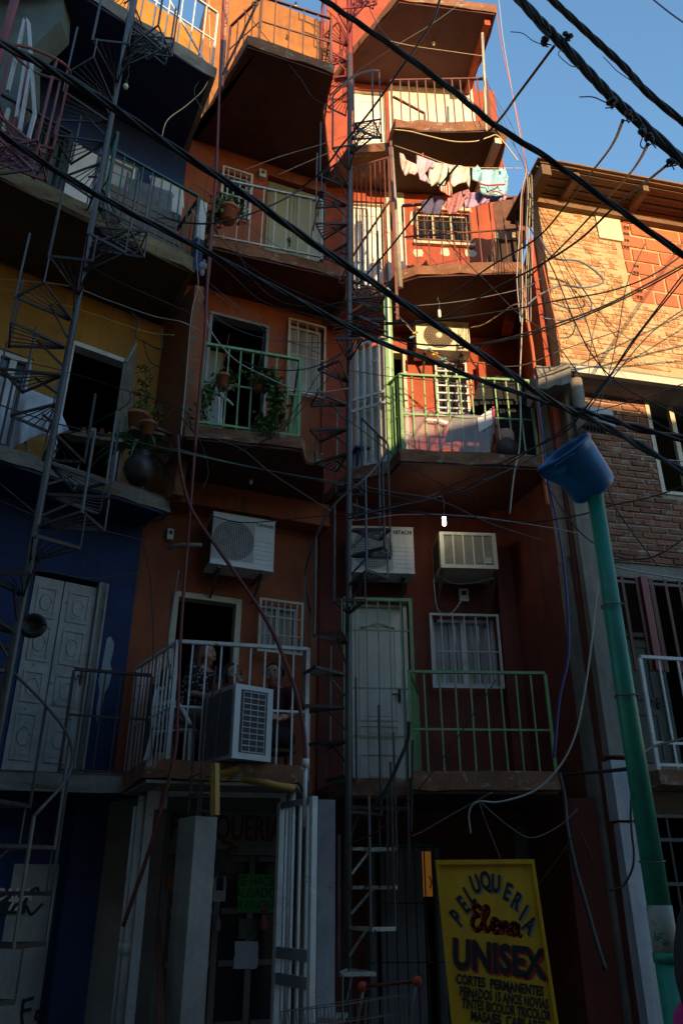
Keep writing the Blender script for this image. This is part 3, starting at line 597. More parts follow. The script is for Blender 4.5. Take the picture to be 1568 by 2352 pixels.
# openings
w_ = ld2[0] + (ld2[1] - ld2[0]) * .42
pp = ((.16, .84, .78, .95), (.16, .84, .55, .74), (.16, .84, .34, .5), (.16, .84, .06, .29))
for a, b in ((ld2[0] + .02, w_ - .006), (w_ + .006, ld2[1] - .1)):
    dl = door_leaf(LH, FL, (a, b, 2.63, ld2[3] - .05), -.04, old_door, pp, False, a > w_, 'grubby white carved panel door leaf' if a > w_ else None)
    for k in (.865, .645, .42, .175):
        ov = MB(); c = FL.p((a + b) / 2, -.036, 2.63 + (ld2[3] - 2.68) * k); pts = [c + FL.x * (.055 * math.cos(an * .4488)) + Vector((0, 0, .085 * math.sin(an * .4488))) for an in range(15)]; ov.tube(pts, .011, 5); part('moulding', ov, old_door, dl)
opening_frame(LH, FL, (ld2[1] - .09, ld2[1], 2.63, ld2[3]), .0, .08, old_door); opening_frame(LH, FL, ld3, 0, .055, white_steel)
window(LH, FL, lw3, 0, white_steel, 0, (), white_steel, 2, .06, None, .06); window(LH, FL, lw4, 0, dkgreen_steel, 4, (.5,), dark_steel, 3, .06, None, .05)
door_leaf(LH, FL, (ld4[0] + .03, ld4[1] - .03, 8.41, ld4[3] - .03), -.05, paint('pale_grey_door', (.4, .42, .44), var=.15), ((.12, .88, .08, .45), (.12, .88, .52, .93)), False, True, None, .07, white_door)
m_ = MB(); r_ = FL.rect(150, 335, 212, 500); m_.box(FL, r_[0], r_[1], .004, .03, 8.42, r_[3]); part('panel', m_, white_door, LH, 'white wall panel between the window and the grey door')
dl = door_leaf(LH, FL, (ld0[0], ld0[1], .03, ld0[3]), .0, old_door, (), False, False, 'dirty painted metal door with black graffiti'); m_ = MB()
gx = lambda px, py: FL.on(px, py)
def scrib(mb, F, pts, t, r=.016, n=6):
    P = [F.p(F.on(a, b, t)[0], t, F.on(a, b, t)[1]) for a, b in pts]
    S = spline(P, n); mb.tube(S, r, 5)
for pts in (((52, 2300), (78, 2292)), ((55, 2295), (50, 2330), (52, 2352)), ((54, 2322), (72, 2318)), ((82, 2326), (100, 2316)), ((84, 2326), (82, 2340), (96, 2344), (96, 2356)), ((70, 2048), (86, 2040), (88, 2052)), ((60, 2080), (72, 2100), (92, 2082), (98, 2076)), ((45, 2085), (44, 2100))): m_ = MB(); scrib(m_, FL, pts, .006, .012); part('graffiti', m_, sign_k, dl)
m_ = MB(); r_ = FL.rect(-20, 2048, 62, 2100, .012); m_.box(FL, r_[0], r_[1], .004, .012, r_[2], r_[3]); nb = part('notice_board', m_, paint('black_green_notice', (.012, .03, .02), var=.2), LH, 'dark notice with white lettering')
m_ = MB(); text_mb(m_, 'CALA', lambda x, y, dz: FL.p((r_[0] + r_[1]) / 2 + x + .02, .014 + dz, (r_[2] + r_[3]) / 2 + .02 + y), .13, .006); text_mb(m_, '72', lambda x, y, dz: FL.p((r_[0] + r_[1]) / 2 + x + .05, .014 + dz, r_[2] + .03 + y), .12, .005); part('lettering', m_, white_door, nb)
# dark blue alley column at the ground floor
m_ = MB(); r_ = FL.rect(130, 1990, 175, 2352, .1); m_.box(FL, r_[0], r_[1], .004, .14, .0, 2.42); part('pilaster', m_, blue, LH)
# ================================================================== right brick house
BH = thing('brick_house', 'bare brick house with an overhanging upper storey and plank eave, at the right edge', 'house', FB.p(1.2, 0, 0))
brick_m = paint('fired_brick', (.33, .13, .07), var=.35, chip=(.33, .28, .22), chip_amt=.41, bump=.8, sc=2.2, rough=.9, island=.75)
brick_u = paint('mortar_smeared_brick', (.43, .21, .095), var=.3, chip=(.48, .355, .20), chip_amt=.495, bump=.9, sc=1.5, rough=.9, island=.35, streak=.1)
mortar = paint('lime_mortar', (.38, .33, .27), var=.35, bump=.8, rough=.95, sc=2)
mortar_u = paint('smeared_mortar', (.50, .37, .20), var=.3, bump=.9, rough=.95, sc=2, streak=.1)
block_m = paint('hollow_red_block', (.5, .13, .045), var=.2, bump=.3, sc=2, island=.3)
def bricks(mb, F, s0, s1, z0, z1, t, holes=(), bl=.23, bh=.062, joint=.013, out=.012, skipf=0):
    z = z0; row = 0
    while z + bh <= z1 + .02:
        s = s0 - (bl / 2 if row % 2 else 0) - random.uniform(0, .05); zz = z + random.uniform(-.004, .004)
        while s < s1:
            L = bl * random.uniform(.85, 1.06); a, b = max(s, s0), min(s + L, s1)
            if b - a > .03:
                cuts = [(a, b)]
                for h in holes:
                    if h[2] - .03 < zz + bh / 2 < h[3] + .03:
                        nc = []
                        for c, d in cuts:
                            if d <= h[0] or c >= h[1]: nc.append((c, d))
                            else:
                                if c < h[0] - .03: nc.append((c, h[0]))
                                if d > h[1] + .03: nc.append((h[1], d))
                        cuts = nc
                for c, d in cuts:
                    if random.random() < skipf: continue
                    o = out * random.uniform(.1, 1.2) + .006; j = lambda: random.uniform(-.005, .005); h2 = bh * random.uniform(.88, 1.05)
                    vs = []
                    for (S, Z) in ((c, zz), (d, zz), (d, zz + h2), (c, zz + h2)): vs.append((S + j(), Z + j()))
                    ins = .006; cx, cz = (c + d) / 2, zz + h2 / 2
                    back = [F.p(q[0], t - .02, q[1]) for q in vs]; mid = [F.p(q[0], t + o - .005, q[1]) for q in vs]
                    top = [F.p(q[0] + math.copysign(ins, cx - q[0]), t + o + random.uniform(-.003, .003), q[1] + math.copysign(ins, cz - q[1])) for q in vs]
                    fs = [(8, 9, 10, 11)]
                    for k in range(4): k2 = (k + 1) % 4; fs += [(k, k2, 4 + k2, 4 + k), (4 + k, 4 + k2, 8 + k2, 8 + k)]
                    mb.add(back + mid + top, fs)
            s += L + joint * random.uniform(.7, 1.5)
        z += bh + joint * random.uniform(.9, 1.25); row += 1
UT, LT, SO = .22, -.14, 7.0           # upper wall proud, lower wall back, soffit height
bw_ = FB.rect(1498, 918, 1640, 1140, LT); bh_ = [bw_]
low_open = FB.rect(1418, 1335, 1700, 1800, LT); low_open = (low_open[0], low_open[1], 2.75, low_open[3]); zl = FB.on(1450, 1292, LT)[1]
gopen = FB.rect(1455, 1900, 1720, 2400, LT); gopen = (gopen[0], gopen[1], .02, 2.3)
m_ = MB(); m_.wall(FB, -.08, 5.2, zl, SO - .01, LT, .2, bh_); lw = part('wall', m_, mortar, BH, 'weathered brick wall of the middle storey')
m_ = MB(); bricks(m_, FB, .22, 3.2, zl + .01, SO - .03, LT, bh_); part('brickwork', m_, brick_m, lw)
m_ = MB(); m_.wall(FB, -.08, 5.2, 0, zl - .004, LT - .02, .2, [low_open, gopen]); part('wall', m_, concrete, BH, 'concrete wall of the lower storeys')
zt = FB.on(1400, 520, UT)[1]
vent = FB.rect(1370, 503, 1424, 552, UT); hb = FB.rect(1424, 506, 1600, 700, UT)
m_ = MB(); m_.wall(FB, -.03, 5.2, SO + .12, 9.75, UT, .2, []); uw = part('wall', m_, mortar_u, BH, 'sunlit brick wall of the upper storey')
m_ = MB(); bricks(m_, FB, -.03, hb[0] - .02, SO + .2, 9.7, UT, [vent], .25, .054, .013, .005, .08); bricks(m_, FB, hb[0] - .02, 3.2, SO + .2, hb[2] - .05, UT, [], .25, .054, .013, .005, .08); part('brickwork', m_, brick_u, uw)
m_ = MB(); bricks(m_, FB, hb[0] + .07, 3.2, hb[2], hb[3] + .05, UT, [], .36, .20, .022, .012); part('hollow_blocks', m_, block_m, uw)
m_ = MB(); m_.box(FB, vent[0], vent[1], UT + .004, UT + .03, vent[2], vent[3]); part('vent_board', m_, cream, uw)
m_ = MB()
for (a, b, n) in ((1428, 508, 5), (1450, 612, 2), (1458, 668, 2)):
    for k in range(n):
        s_, z_ = FB.on(a + 4 * (n > 2) * 0, b + 15 * k, UT); 
        m_ = MB(); m_.box(FB, s_, s_ + .095, UT + .004, UT + .02, z_ - .03, z_ + .03); hb_ = part('hollow_block', m_, block_m, uw)
        for c in (.01, .052): m_ = MB(); m_.box(FB, s_ + c, s_ + c + .034, UT + .02, UT + .022, z_ - .022, z_ + .022); part('hole', m_, black_rough, hb_)
# soffit slab and ledge between the storeys
m_ = MB(); m_.slab([FB.p(-.06, UT + .03, 0), FB.p(5.2, UT + .03, 0), FB.p(5.2, LT - .3, 0), FB.p(-.06, LT - .3, 0)], SO, SO + .115, .008); part('ledge', m_, concrete, BH)
m_ = MB(); m_.box(FB, .12, 5.2, UT - .02, UT + .05, SO - .02, SO + .07); part('lintel_beam', m_, cream, BH)
m_ = MB(); m_.slab([FB.p(-.36, .24, 0), FB.p(-.02, .36, 0), FB.p(.06, .1, 0), FB.p(-.3, -.2, 0)], 6.72, 7.0, .03, .09); part('broken_beam_end', m_, concrete, BH)
# concrete column, whitewashed below
m_ = MB()
for (z0, z1, w0, w1) in ((2.78, 6.9, .30, .30),):
    n = 22
    m_.slab([FB.p(-.02, .05, 0), FB.p(.27, .05, 0), FB.p(.27, -.16, 0), FB.p(-.02, -.16, 0)], z0, z1, .012, .07)
part('column', m_, concrete, BH)
m_ = MB()
m_.slab([FB.p(-.02, .06, 0), FB.p(.31, .06, 0), FB.p(.31, -.16, 0), FB.p(-.02, -.16, 0)], 0, 2.2, .012, .07)
m_.box(FB, -.03, .27, -.16, .07, 2.22, 2.74); part('column', m_, cement_w, BH, 'whitewashed foot of the column')
# eave of planks on rafters
m_ = MB(); zE = 9.62; n = 16
E = lambda s, t, z: FB.p(s, t, z)
for k in range(n):
    t0, t1 = UT - .5 + 1.0 * k / n, UT - .5 + 1.0 * (k + 1) / n - .012; zz = zE + .02 + .012 * (k % 2) + .02 * t0
    m_.box(FB, -.2 + random.uniform(-.03, .03), 5.0, t0, t1, zz + .1, zz + .125)
rf = part('roof', m_, wood, BH, 'plank and sheet eave')
m_ = MB(); m_.box(FB, -.24, 5.0, UT - .5, UT + .53, zE + .165, zE + .19); part('roof_sheet', m_, paint('rusty_sheet_roof', (.2, .13, .09), var=.4, metal=.3), rf)
m_ = MB()
for k in range(4): m_.box(FB, .25 + .95 * k, .33 + .95 * k, UT + .1, UT + .46, zE + .02, zE + .115)
m_.box(FB, -.2, 5.0, UT + .0, UT + .09, zE - .07, zE - .002); m_.box(FB, -.2, -.08, UT + .092, UT + .5, zE - .06, zE + .105); part('rafter', m_, wood, rf)
# windows and openings
fb = MB(); s0, s1, z0, z1 = bw_
fb.box(FB, s0, s0 + .05, LT - .1, LT + .02, z0, z1); fb.box(FB, s1 - .05, s1, LT - .1, LT + .02, z0, z1); fb.box(FB, s0 + .05, s1 - .05, LT - .1, LT + .02, z0, z0 + .04); fb.box(FB, s0 + .05, s1 - .05, LT - .1, LT + .02, z1 - .05, z1); fb.box(FB, s0 + .36, s0 + .42, LT - .09, LT - .04, z0 + .04, z1 - .05)
wn = part('window', fb, cream, BH, 'open window with a cream frame')
fb = MB(); fb.bar(FB.p(s0 + .1, LT - .16, z0 + .05), FB.p(s0 + .14, LT - .2, z1 - .15), .05, .03); part('sash', fb, wood, wn)
m_ = MB(); s0, s1, z0, z1 = low_open
for k in range(9):
    s_ = s0 + .06 + .17 * k; m_.bar(FB.p(s_, LT + .0, 3.66), FB.p(s_, LT + .0, z1), .03 if k % 3 else .045, .03)
m_.bar(FB.p(s0, LT, z1 - .06), FB.p(s1, LT, z1 - .06), .03); part('security_bars', m_, brown_steel, BH, 'rusty window bars under the brick wall')
m_ = MB(); m_.box(FB, s0 + .42, s0 + .5, LT + .0, LT + .06, 3.66, z1); part('post', m_, red_steel, BH)
door_leaf(BH, FB, (s0 + .1, s0 + .78, 2.75, 4.15), LT - .45, paint('dusky_olive_door', (.13, .135, .105), var=.2), ((.14, .86, .06, .42), (.14, .86, .52, .94)), False, True, 'olive door behind the balcony', .05, MATS['dusky_olive_door'])
m_ = MB(); A = FB.p(.32, .28, 0); m_.slab([A, FB.p(5.2, .28, 0), FB.p(5.2, LT - .3, 0), FB.p(.32, LT - .3, 0)], 2.5, 2.64, .01)
bb = part('balcony', m_, concrete_edge, BH); m_ = MB(); railing_mb(m_, [FB.p(.36, .2, 0), FB.p(4.6, .2, 0)], 2.66, 3.7, .2, .034, .018, (.22,)); part('railing', m_, white_steel, bb)
m_ = MB()
for zz in (2.26, 2.06, 1.7, 1.34, .95): m_.bar(FB.p(.34, .06, zz), FB.p(3, .06, zz), .03)
for k in range(8): m_.bar(FB.p(.45 + .3 * k, .06, .1), FB.p(.45 + .3 * k, .06, 2.3), .018)
part('gate', m_, steel, BH, 'dark ground floor grille behind the teal pole')
m_ = MB(); m_.box(FB, -.08, 5.2, -3.3, -3.15, 0, 9.7); m_.box(FB, 5.1, 5.2, -3.1, -.4, 0, 9.7)
for z in (2.5, 9.5): m_.box(FB, .34, 5.05, -3.1, -.46, z, z + .12)
part('inner_wall', m_, MATS['dim_interior_plaster'], BH)
m_ = MB(); p_ = [FB.p(-.02, 0, 0), FB.p(.05, -.1, 0), Vector((2.74, 8.9, 0)), Vector((2.68, 8.9, 0))]
m_.prism([FB.p(-.035, UT - .01, 0), FB.p(.03, UT - .21, 0), Vector((2.8, 8.95, 0)), Vector((2.72, 8.95, 0))], (0, 0, 3.5)); o_ = part('side_wall', m_, mortar_u, BH); o_.location.z += 6.1
m_ = MB(); c = FB.pt(1322, 880, .12); m_.tube([(c.x, c.y, 5.55), (c.x, c.y, 6.98)], .075, 14); solo('concrete_post', m_, concrete, 'round grey concrete post under the brick ledge, behind the junction box', 'post')

# ================================================================== teal pole with bucket
pc = at(1368, 1150, 4.2); px_, py_ = pc.x, pc.y
PO = thing('teal_pole', 'thick teal painted pole with peeling white paint near its foot and a bucket on top', 'pole', Vector((px_, py_, 0)))
zp0 = at(1520, 2080, 4.2).z; zp1 = at(1540, 2200, 4.2).z
m_ = MB(); m_.tube([(px_, py_, zp0), (px_ - .004, py_, 2.6), (px_, py_, 3.75)], [.055, .050, .046], 20); part('shaft', m_, green_pole_m, PO)
m_ = MB(); m_.tube([(px_, py_, zp1), (px_, py_, zp0 - .0)], .0585, 20); part('peeled_band', m_, green_pole_m2, PO)
m_ = MB(); m_.tube([(px_, py_, 0), (px_, py_, zp1)], .058, 20); m_.tube([(px_, py_, zp1 - .02), (px_, py_, zp1 + .02)], .063, 20); part('foot', m_, green_pole_m, PO)
m_ = MB()
for zz in (2.55, 1.75, 3.05):
    m_ = MB(); m_.tube([(px_ + .06 * math.cos(a * .4), py_ + .06 * math.sin(a * .4), zz + .004 * math.sin(a)) for a in range(17)], .004, 5); part('wire_tie', m_, grey_wire, PO)
# bucket: open mouth to the upper left, a broken spout at the lower left
BC = at(1334, 1082, 4.2); ax = Vector((-.60, -.40, .69)).normalized()
base = BC - ax * .155
BU = thing('bucket', 'bright blue plastic bucket tipped on top of the teal pole with a broken lip', 'bucket', base)
e1 = ax.cross(Vector((0, 1, 0))).normalized(); e2 = ax.cross(e1)
def bk(r, h, a): return base + ax * h + (e1 * math.cos(a) + e2 * math.sin(a)) * r
m_ = MB(); m_.smooth = True; N = 48; prof = [(.0, .0), (.118, .0), (.136, .016), (.142, .06), (.149, .16), (.155, .25), (.158, .30), (.166, .304), (.166, .318), (.158, .322), (.150, .305), (.135, .16), (.118, .03), (0, .022)]
spout = max(range(N), key=lambda k: -bk(.16, .3, 2 * math.pi * k / N).x); sa = 2 * math.pi * spout / N
vs = []
for r, h in prof:
    for k in range(N):
        a = 2 * math.pi * k / N; da = abs((a - sa + math.pi) % (2 * math.pi) - math.pi); f = max(0, 1 - da / .42) ** 1.6
        rr = r + (f * .045 if h > .24 else 0); hh = h + (f * -.0 if h > .24 else 0); vs.append(bk(rr, hh, a))
fs = []
for i in range(len(prof) - 1):
    for k in range(N): k2 = (k + 1) % N; fs.append((i * N + k, i * N + k2, (i + 1) * N + k2, (i + 1) * N + k))
m_.add(vs, fs); part('body', m_, bucket_m, BU)
m_ = MB(); A0 = sa + .45
jag = [(A0, .30), (A0 + .75, .285), (A0 + .62, .25), (A0 + .8, .235), (A0 + .5, .235), (A0 + .62, .19), (A0 + .25, .235), (A0 - .05, .27)]
m_.add([bk(.172 if h > .27 else .162, h, a) for a, h in jag], [tuple(range(len(jag)))]); m_.tube([bk(.171, .296, A0 + .3 + .1 * k) for k in range(9)], .007, 6); part('handle_lug', m_, bucket_m, BU)

# ================================================================== spiral stairs
def spiral(name, label, cx, cy, R, z0, z1, ang_at, per, riser, mats, pole_r, rail=True, lean=0.0, rods=4, skip=lambda z: False, tm=None, posts=lambda z: True, hand=.85, rails=None, base=0.0):
    T = thing(name, label, 'staircase', Vector((cx, cy, 0)))
    C = lambda z: Vector((cx + lean * z, cy, z)); 
    mb = MB(); mb.tube([C(base + (z1 + 1 - base) * f) for f in (0, .25, .5, .75, 1)], pole_r, 14); part('pole', mb, mats[0], T)
    n = int((z1 - z0) / riser); da = 2 * math.pi * riser / per; rail_pts = []
    for k in range(n):
        z = z0 + k * riser; a0 = ang_at + 2 * math.pi * (z) / per - da * .55 + random.uniform(-.07, .07); a1 = a0 + da * 1.12
        dv = lambda a, r: C(z) + Vector((math.cos(a) * r, math.sin(a) * r, 0))
        A, B, I0, I1 = dv(a0, R), dv(a1, R), dv(a0, pole_r + .01), dv(a1, pole_r + .01)
        mt = tm(z) if tm else mats[1]
        if skip(z): continue
        mb = MB(); mb.bar(I0, A, .012, .027); mb.bar(I1, B, .012, .027); mb.bar(A, B, .012, .03)
        for q in range(1, rods + 1):
            f = q / (rods + 1); mb.bar(I0.lerp(I1, f), A.lerp(B, f), .007, .009)
        mb.bar(C(z - .2) + (A - C(z)).normalized() * pole_r, A.lerp(B, .5).lerp(C(z), .45), .012, .02)
        part('tread', mb, mt, T)
        if rail and posts(z):
            pb = MB(); zt = z + hand + (riser * .5); A_ = A * 1; pb.bar(A_ + Vector((0, 0, -.015)), Vector((A_.x, A_.y, zt)), .018, .018, Vector((math.cos(a0), math.sin(a0), 0))); pb.bar(B + Vector((0, 0, 0)), B + Vector((0, 0, riser)), .012, .012, Vector((math.cos(a0), math.sin(a0), 0)))
            part('baluster', pb, mats[2], T)
            if rails is None or any(lo <= z <= hi for lo, hi in rails): rail_pts.append((z, Vector((A_.x, A_.y, zt))))
    for lo, hi in (rails if rails is not None else ((-9, 99),)):
        seg = [p for z, p in rail_pts if lo <= z <= hi]
        if len(seg) > 1: mb = MB(); mb.tube(spline(seg, 4), .013, 6); part('handrail', mb, mats[2], T)
    return T
spiral('spiral_staircase', 'tall narrow steel spiral staircase rising between the orange and the terracotta house', .045, 7.5, .43, .45, 11.6, rad(0) - 2 * math.pi * 4.85 / 3.1, 3.1, .305, (steel, dark_steel, steel), .032, lean=.006, posts=lambda z: z < 6.1 or z > 8.3, rails=((2.9, 5.9), (10.2, 11.5)), tm=lambda z: paint('white_edged_tread', (.45, .42, .38), var=.3, chip=(.1, .05, .03), chip_amt=.42, sc=4) if z < 2.0 and 'white_edged_tread' not in MATS else (MATS['white_edged_tread'] if z < 2.0 else dark_steel))
spiral('spiral_staircase', 'short red spiral staircase to the roof, beside the topmost terracotta balcony', .12, 7.55, .42, 11.9, 16.5, rad(0) - 2 * math.pi * 14.0 / 3.1, 3.1, .305, (red_steel, red_steel, red_steel), .045, base=11.5)
spiral('spiral_staircase', 'grey steel spiral staircase in front of the blue and yellow house', -2.53, 6.0, .55, .4, 12.6, rad(0) - 2 * math.pi * 7.5 / 3.05, 3.05, .305, (steel, dark_steel, steel), .031, rails=((1.2, 2.6),), hand=.62)
q = at(8, 330, 4.6)
spiral('spiral_staircase', 'red spiral staircase with red pipe posts, at the upper left corner', q.x - .25, 4.6, .6, q.z - 1.6, q.z + 1.6, rad(20) - 2 * math.pi * (q.z) / 3.0, 3.0, .3, (red_steel, red_steel, red_steel), .04, base=q.z - 2.2)
# white railing and teal wall behind the red stair
m_ = MB()
for a, b in (((58, 42), (18, 208)), ((66, 52), (80, 262)), ((62, 120), (38, 270)), ((70, 160), (45, 300)), ((58, 42), (66, 52)), ((20, 250), (0, 330)), ((80, 262), (62, 330))): m_.bar(at(*a, 5.2), at(*b, 5.2), .03)
solo('railing', m_, white_steel, 'white tube railing frame behind the red staircase', 'railing')
m_ = MB(); m_.prism([at(-60, -80, 5.9), at(150, -80, 5.9), at(140, 45, 5.9), at(72, 110, 5.9), at(70, 200, 5.9), at(-60, 330, 5.9)], (0, .3, 0)); solo('neighbour_wall', m_, paint('grey_teal_render', (.12, .15, .14), var=.4), 'grey green wall of the next house, at the upper left corner', 'wall')

# ================================================================== air conditioners
def ac_split(name, label, F, r, t0, depth, body, text=None, tsize=.1, fanc=.36, logo=False, round_grille=True, brackets=True, dark_side=True):
    s0, s1, z0, z1 = r; W, H = s1 - s0, z1 - z0; t1 = t0 + depth
    T = thing(name, label, 'air conditioner', F.p((s0 + s1) / 2, (t0 + t1) / 2, z0))
    b = MB(); b.box(F, s0, s1, t0, t1, z0, z1); b.box(F, s0 - .008, s1 + .008, t0 - .005, t1 + .008, z1, z1 + .012); b.box(F, s0 - .006, s1 + .006, t0, t1 + .006, z0 - .012, z0); 
    x0 = s0 + W * .66
    for k in range(6): b.box(F, x0 + W * .02, s1 - W * .03, t1, t1 + .004, z0 + H * (.1 + .09 * k), z0 + H * (.1 + .09 * k) + .006)
    b.box(F, x0 - .003, x0 + .003, t1, t1 + .003, z0 + .01, z1 - .01); body_o = part('casing', b, body, T)
    b = MB(); cs, cz, R = s0 + W * fanc, (z0 + z1) / 2, min(H * .44, W * .33); n = 28
    pts = [F.p(cs + R * math.cos(2 * math.pi * k / n), t1 + .003, cz + R * math.sin(2 * math.pi * k / n)) for k in range(n)]; b.add(pts, [tuple(range(n))]); part('fan_opening', b, ac_dark, T)
    b = MB()
    if round_grille:
        for q in (1, .85, .7, .55, .4, .25): b.tube([F.p(cs + R * q * math.cos(2 * math.pi * k / n), t1 + .014, cz + R * q * math.sin(2 * math.pi * k / n)) for k in range(n + 1)], .0032 if q < 1 else .006, 4)
        for k in range(24): an = 2 * math.pi * k / 24; b.bar(F.p(cs + R * .2 * math.cos(an), t1 + .012, cz + R * .2 * math.sin(an)), F.p(cs + R * math.cos(an + .12), t1 + .012, cz + R * math.sin(an + .12)), .004)
    else:
        for k in range(-11, 12):
            hgt = R * k / 11.5; wd = R * 1.02 if True else 0; b.bar(F.p(cs - wd, t1 + .012, cz + hgt), F.p(cs + wd, t1 + .012, cz + hgt), .004)
            b.bar(F.p(cs + hgt, t1 + .016, cz - wd), F.p(cs + hgt, t1 + .016, cz + wd), .004)
    part('fan_grille', b, ac_white if not round_grille else MATS['dull_brass_wire'], T)
    if round_grille:
        b = MB(); b.lathe(F.p(cs, t1 + .004, cz), [(0, .02), (R * .2, .016), (R * .22, 0)], 16, F.n); part('hub', b, body, T)
    else:
        b = MB()
        for k in range(5):
            an = 2 * math.pi * k / 5; b.add([F.p(cs + R * .12 * math.cos(an), t1 + .006, cz + R * .12 * math.sin(an)), F.p(cs + R * .85 * math.cos(an), t1 + .006, cz + R * .85 * math.sin(an)), F.p(cs + R * .85 * math.cos(an + .8), t1 + .009, cz + R * .85 * math.sin(an + .8))], [(0, 1, 2)])
        part('fan', b, grey_wire, T)
    if dark_side:
        b = MB(); b.box(F, s0 - .004, s0 - .001, t0 + .03, t1 - .03, z0 + .03, z1 - .03); part('coil', b, ac_coil, T)
    if text:
        b = MB(); text_mb(b, text, lambda x, y, dz: F.p(x0 + W * .17 + x * .8, t1 + .001 + dz * .5, z1 - H * .14 + y), tsize, .002); part('lettering', b, sign_k, T)
    if logo:
        b = MB(); b.tube([F.p(x0 + W * .15 + .07 * math.cos(k * .5236), t1 + .006, z1 - H * .12 + .014 * math.sin(k * .5236)) for k in range(13)], .004, 4); part('emblem', b, grey_wire, T)
    if brackets:
        for s_ in (s0 + W * .14, s0 + W * .82):
            b = MB(); b.box(F, s_, s_ + .03, .0, t1 - .02, z0 - .045, z0 - .014); b.bar(F.p(s_ + .015, .01, z0 - .26), F.p(s_ + .015, t1 - .08, z0 - .05), .025); part('bracket', b, dark_steel if body is ac_beige else steel, T)
    return T
plain('dull_brass_wire', (.34, .26, .14), .5)
r_ = FM.rect(486, 1188, 630, 1302, .42); ac_split('air_conditioner', 'white outdoor unit with square mesh over the fan, above the dark doorway', FM, r_, .12, .3, ac_white, 'TOPHOUSE', .05, .34, round_grille=False)
r_ = FR.rect(806, 1212, 950, 1314, .4); ac_split('air_conditioner', 'white outdoor unit half hidden behind the staircase treads, above the white door', FR, r_, .1, .3, ac_white, 'HITACHI', .07, .34, round_grille=False, dark_side=False)
r_ = FR.rect(958, 730, 1081, 793, .4); ac_split('air_conditioner', 'cream outdoor unit with a round fan grille, sunlit above the plastic sheet', FR, r_, .05, .26, ac_beige, None, .05, .42, True)
# window unit
s0, s1, z0, z1 = FR.rect(1010, 1224, 1140, 1306, .5); T = thing('window_air_conditioner', 'cream window air conditioner with black louvres under the lit bulb', 'air conditioner', FR.p((s0 + s1) / 2, .3, z0))
m_ = MB(); m_.box(FR, s0, s1, .0, .5, z0, z1); part('casing', m_, ac_beige, T)
m_ = MB(); m_.box(FR, s0 + .04, s1 - .04, .5, .504, z0 + .05, z1 - .04); m_.box(FR, s0 - .004, s0, .12, .24, z0 + .05, z1 - .05); m_.box(FR, s0 - .004, s0, .28, .42, z0 + .05, z1 - .05); part('vent', m_, ac_dark, T)
m_ = MB(); n = 26
for k in range(n): zz = z0 + .055 + (z1 - z0 - .1) * k / n; m_.box(FR, s0 + .04, s1 - .04, .504, .512, zz, zz + .0045)
for k in range(6): x = s0 + .04 + (s1 - s0 - .08) * k / 5; m_.box(FR, x - .008, x + .008, .512, .518, z0 + .03, z1 - .02)
m_.box(FR, s0, s1, .5, .515, z1 - .035, z1); m_.box(FR, s0, s1, .5, .515, z0, z0 + .045); m_.box(FR, s0, s0 + .035, .5, .515, z0 + .045, z1 - .035); m_.box(FR, s1 - .035, s1, .5, .515, z0 + .045, z1 - .035); part('louvres', m_, ac_beige, T)
m_ = MB(); m_.box(FR, s1 - .17, s1 - .07, .519, .523, z0 + .06, z0 + .13); part('rating_plate', m_, cream, T)
for s_ in (s0 + .02, s1 - .02):
    m_ = MB(); m_.bar(FR.p(s_, .46, z0 - .005), FR.p(s_ - .03, .02, z0 - .5), .035, .02); part('bracket', m_, wood if s_ < s0 + .1 else brown_steel, T)
# condenser standing on the balcony rail side: coil face to the left, wire grid to the front
A, B, C_ = at(467, 1608, 7.15), at(540, 1575, 6.72), at(626, 1580, 6.95)
zb, ztp = at(545, 1745, 6.8).z, at(550, 1572, 6.75).z
T = thing('air_conditioner', 'big grey outdoor unit with a wire grid end, standing beside the white balcony railing', 'air conditioner', Vector((A.x + .3, 7.0, zb)))
P = [Vector((q.x, q.y, 0)) for q in (A, B, C_)]; P.append(P[0] + P[2] - P[1])
m_ = MB(); m_.slab(P, zb, ztp); part('casing', m_, paint('grey_enamel', (.34, .36, .39), var=.15, rough=.45, bump=.03), T)
def face(P0, P1):
    d = (P1 - P0).normalized(); a_ = math.degrees(math.atan2(d.y, d.x)); return Frame(P0.x, P0.y, a_), (P1 - P0).length
F1, L1 = face(P[0], P[1]); F2, L2 = face(P[1], P[2])
m_ = MB(); m_.box(F1, .03, L1 - .03, .002, .008, zb + .04, ztp - .04); part('coil', m_, ac_coil, T)
m_ = MB(); m_.box(F2, .06, L2 - .06, .002, .006, zb + .05, ztp - .04); part('coil', m_, ac_coil, T)
m_ = MB()
for k in range(4): x = .08 + (L2 - .16) * k / 3; m_.bar(F2.p(x, .022, zb + .06), F2.p(x, .022, ztp - .06), .0045)
for k in range(11): zz = zb + .06 + (ztp - zb - .12) * k / 10; m_.bar(F2.p(.08, .028, zz), F2.p(L2 - .08, .028, zz), .0045)
part('wire_grid', m_, ac_white, T)
m_ = MB()
for a, b, c, d_ in ((0, .055, zb, ztp), (L2 - .055, L2, zb, ztp)): m_.box(F2, a, b, .0, .014, c, d_)
m_.box(F2, .055, L2 - .055, 0, .014, zb, zb + .05); m_.box(F2, .055, L2 - .055, 0, .014, ztp - .04, ztp); part('frame', m_, paint('pale_grey_enamel', (.52, .54, .58), var=.1, rough=.4, bump=.02), T)

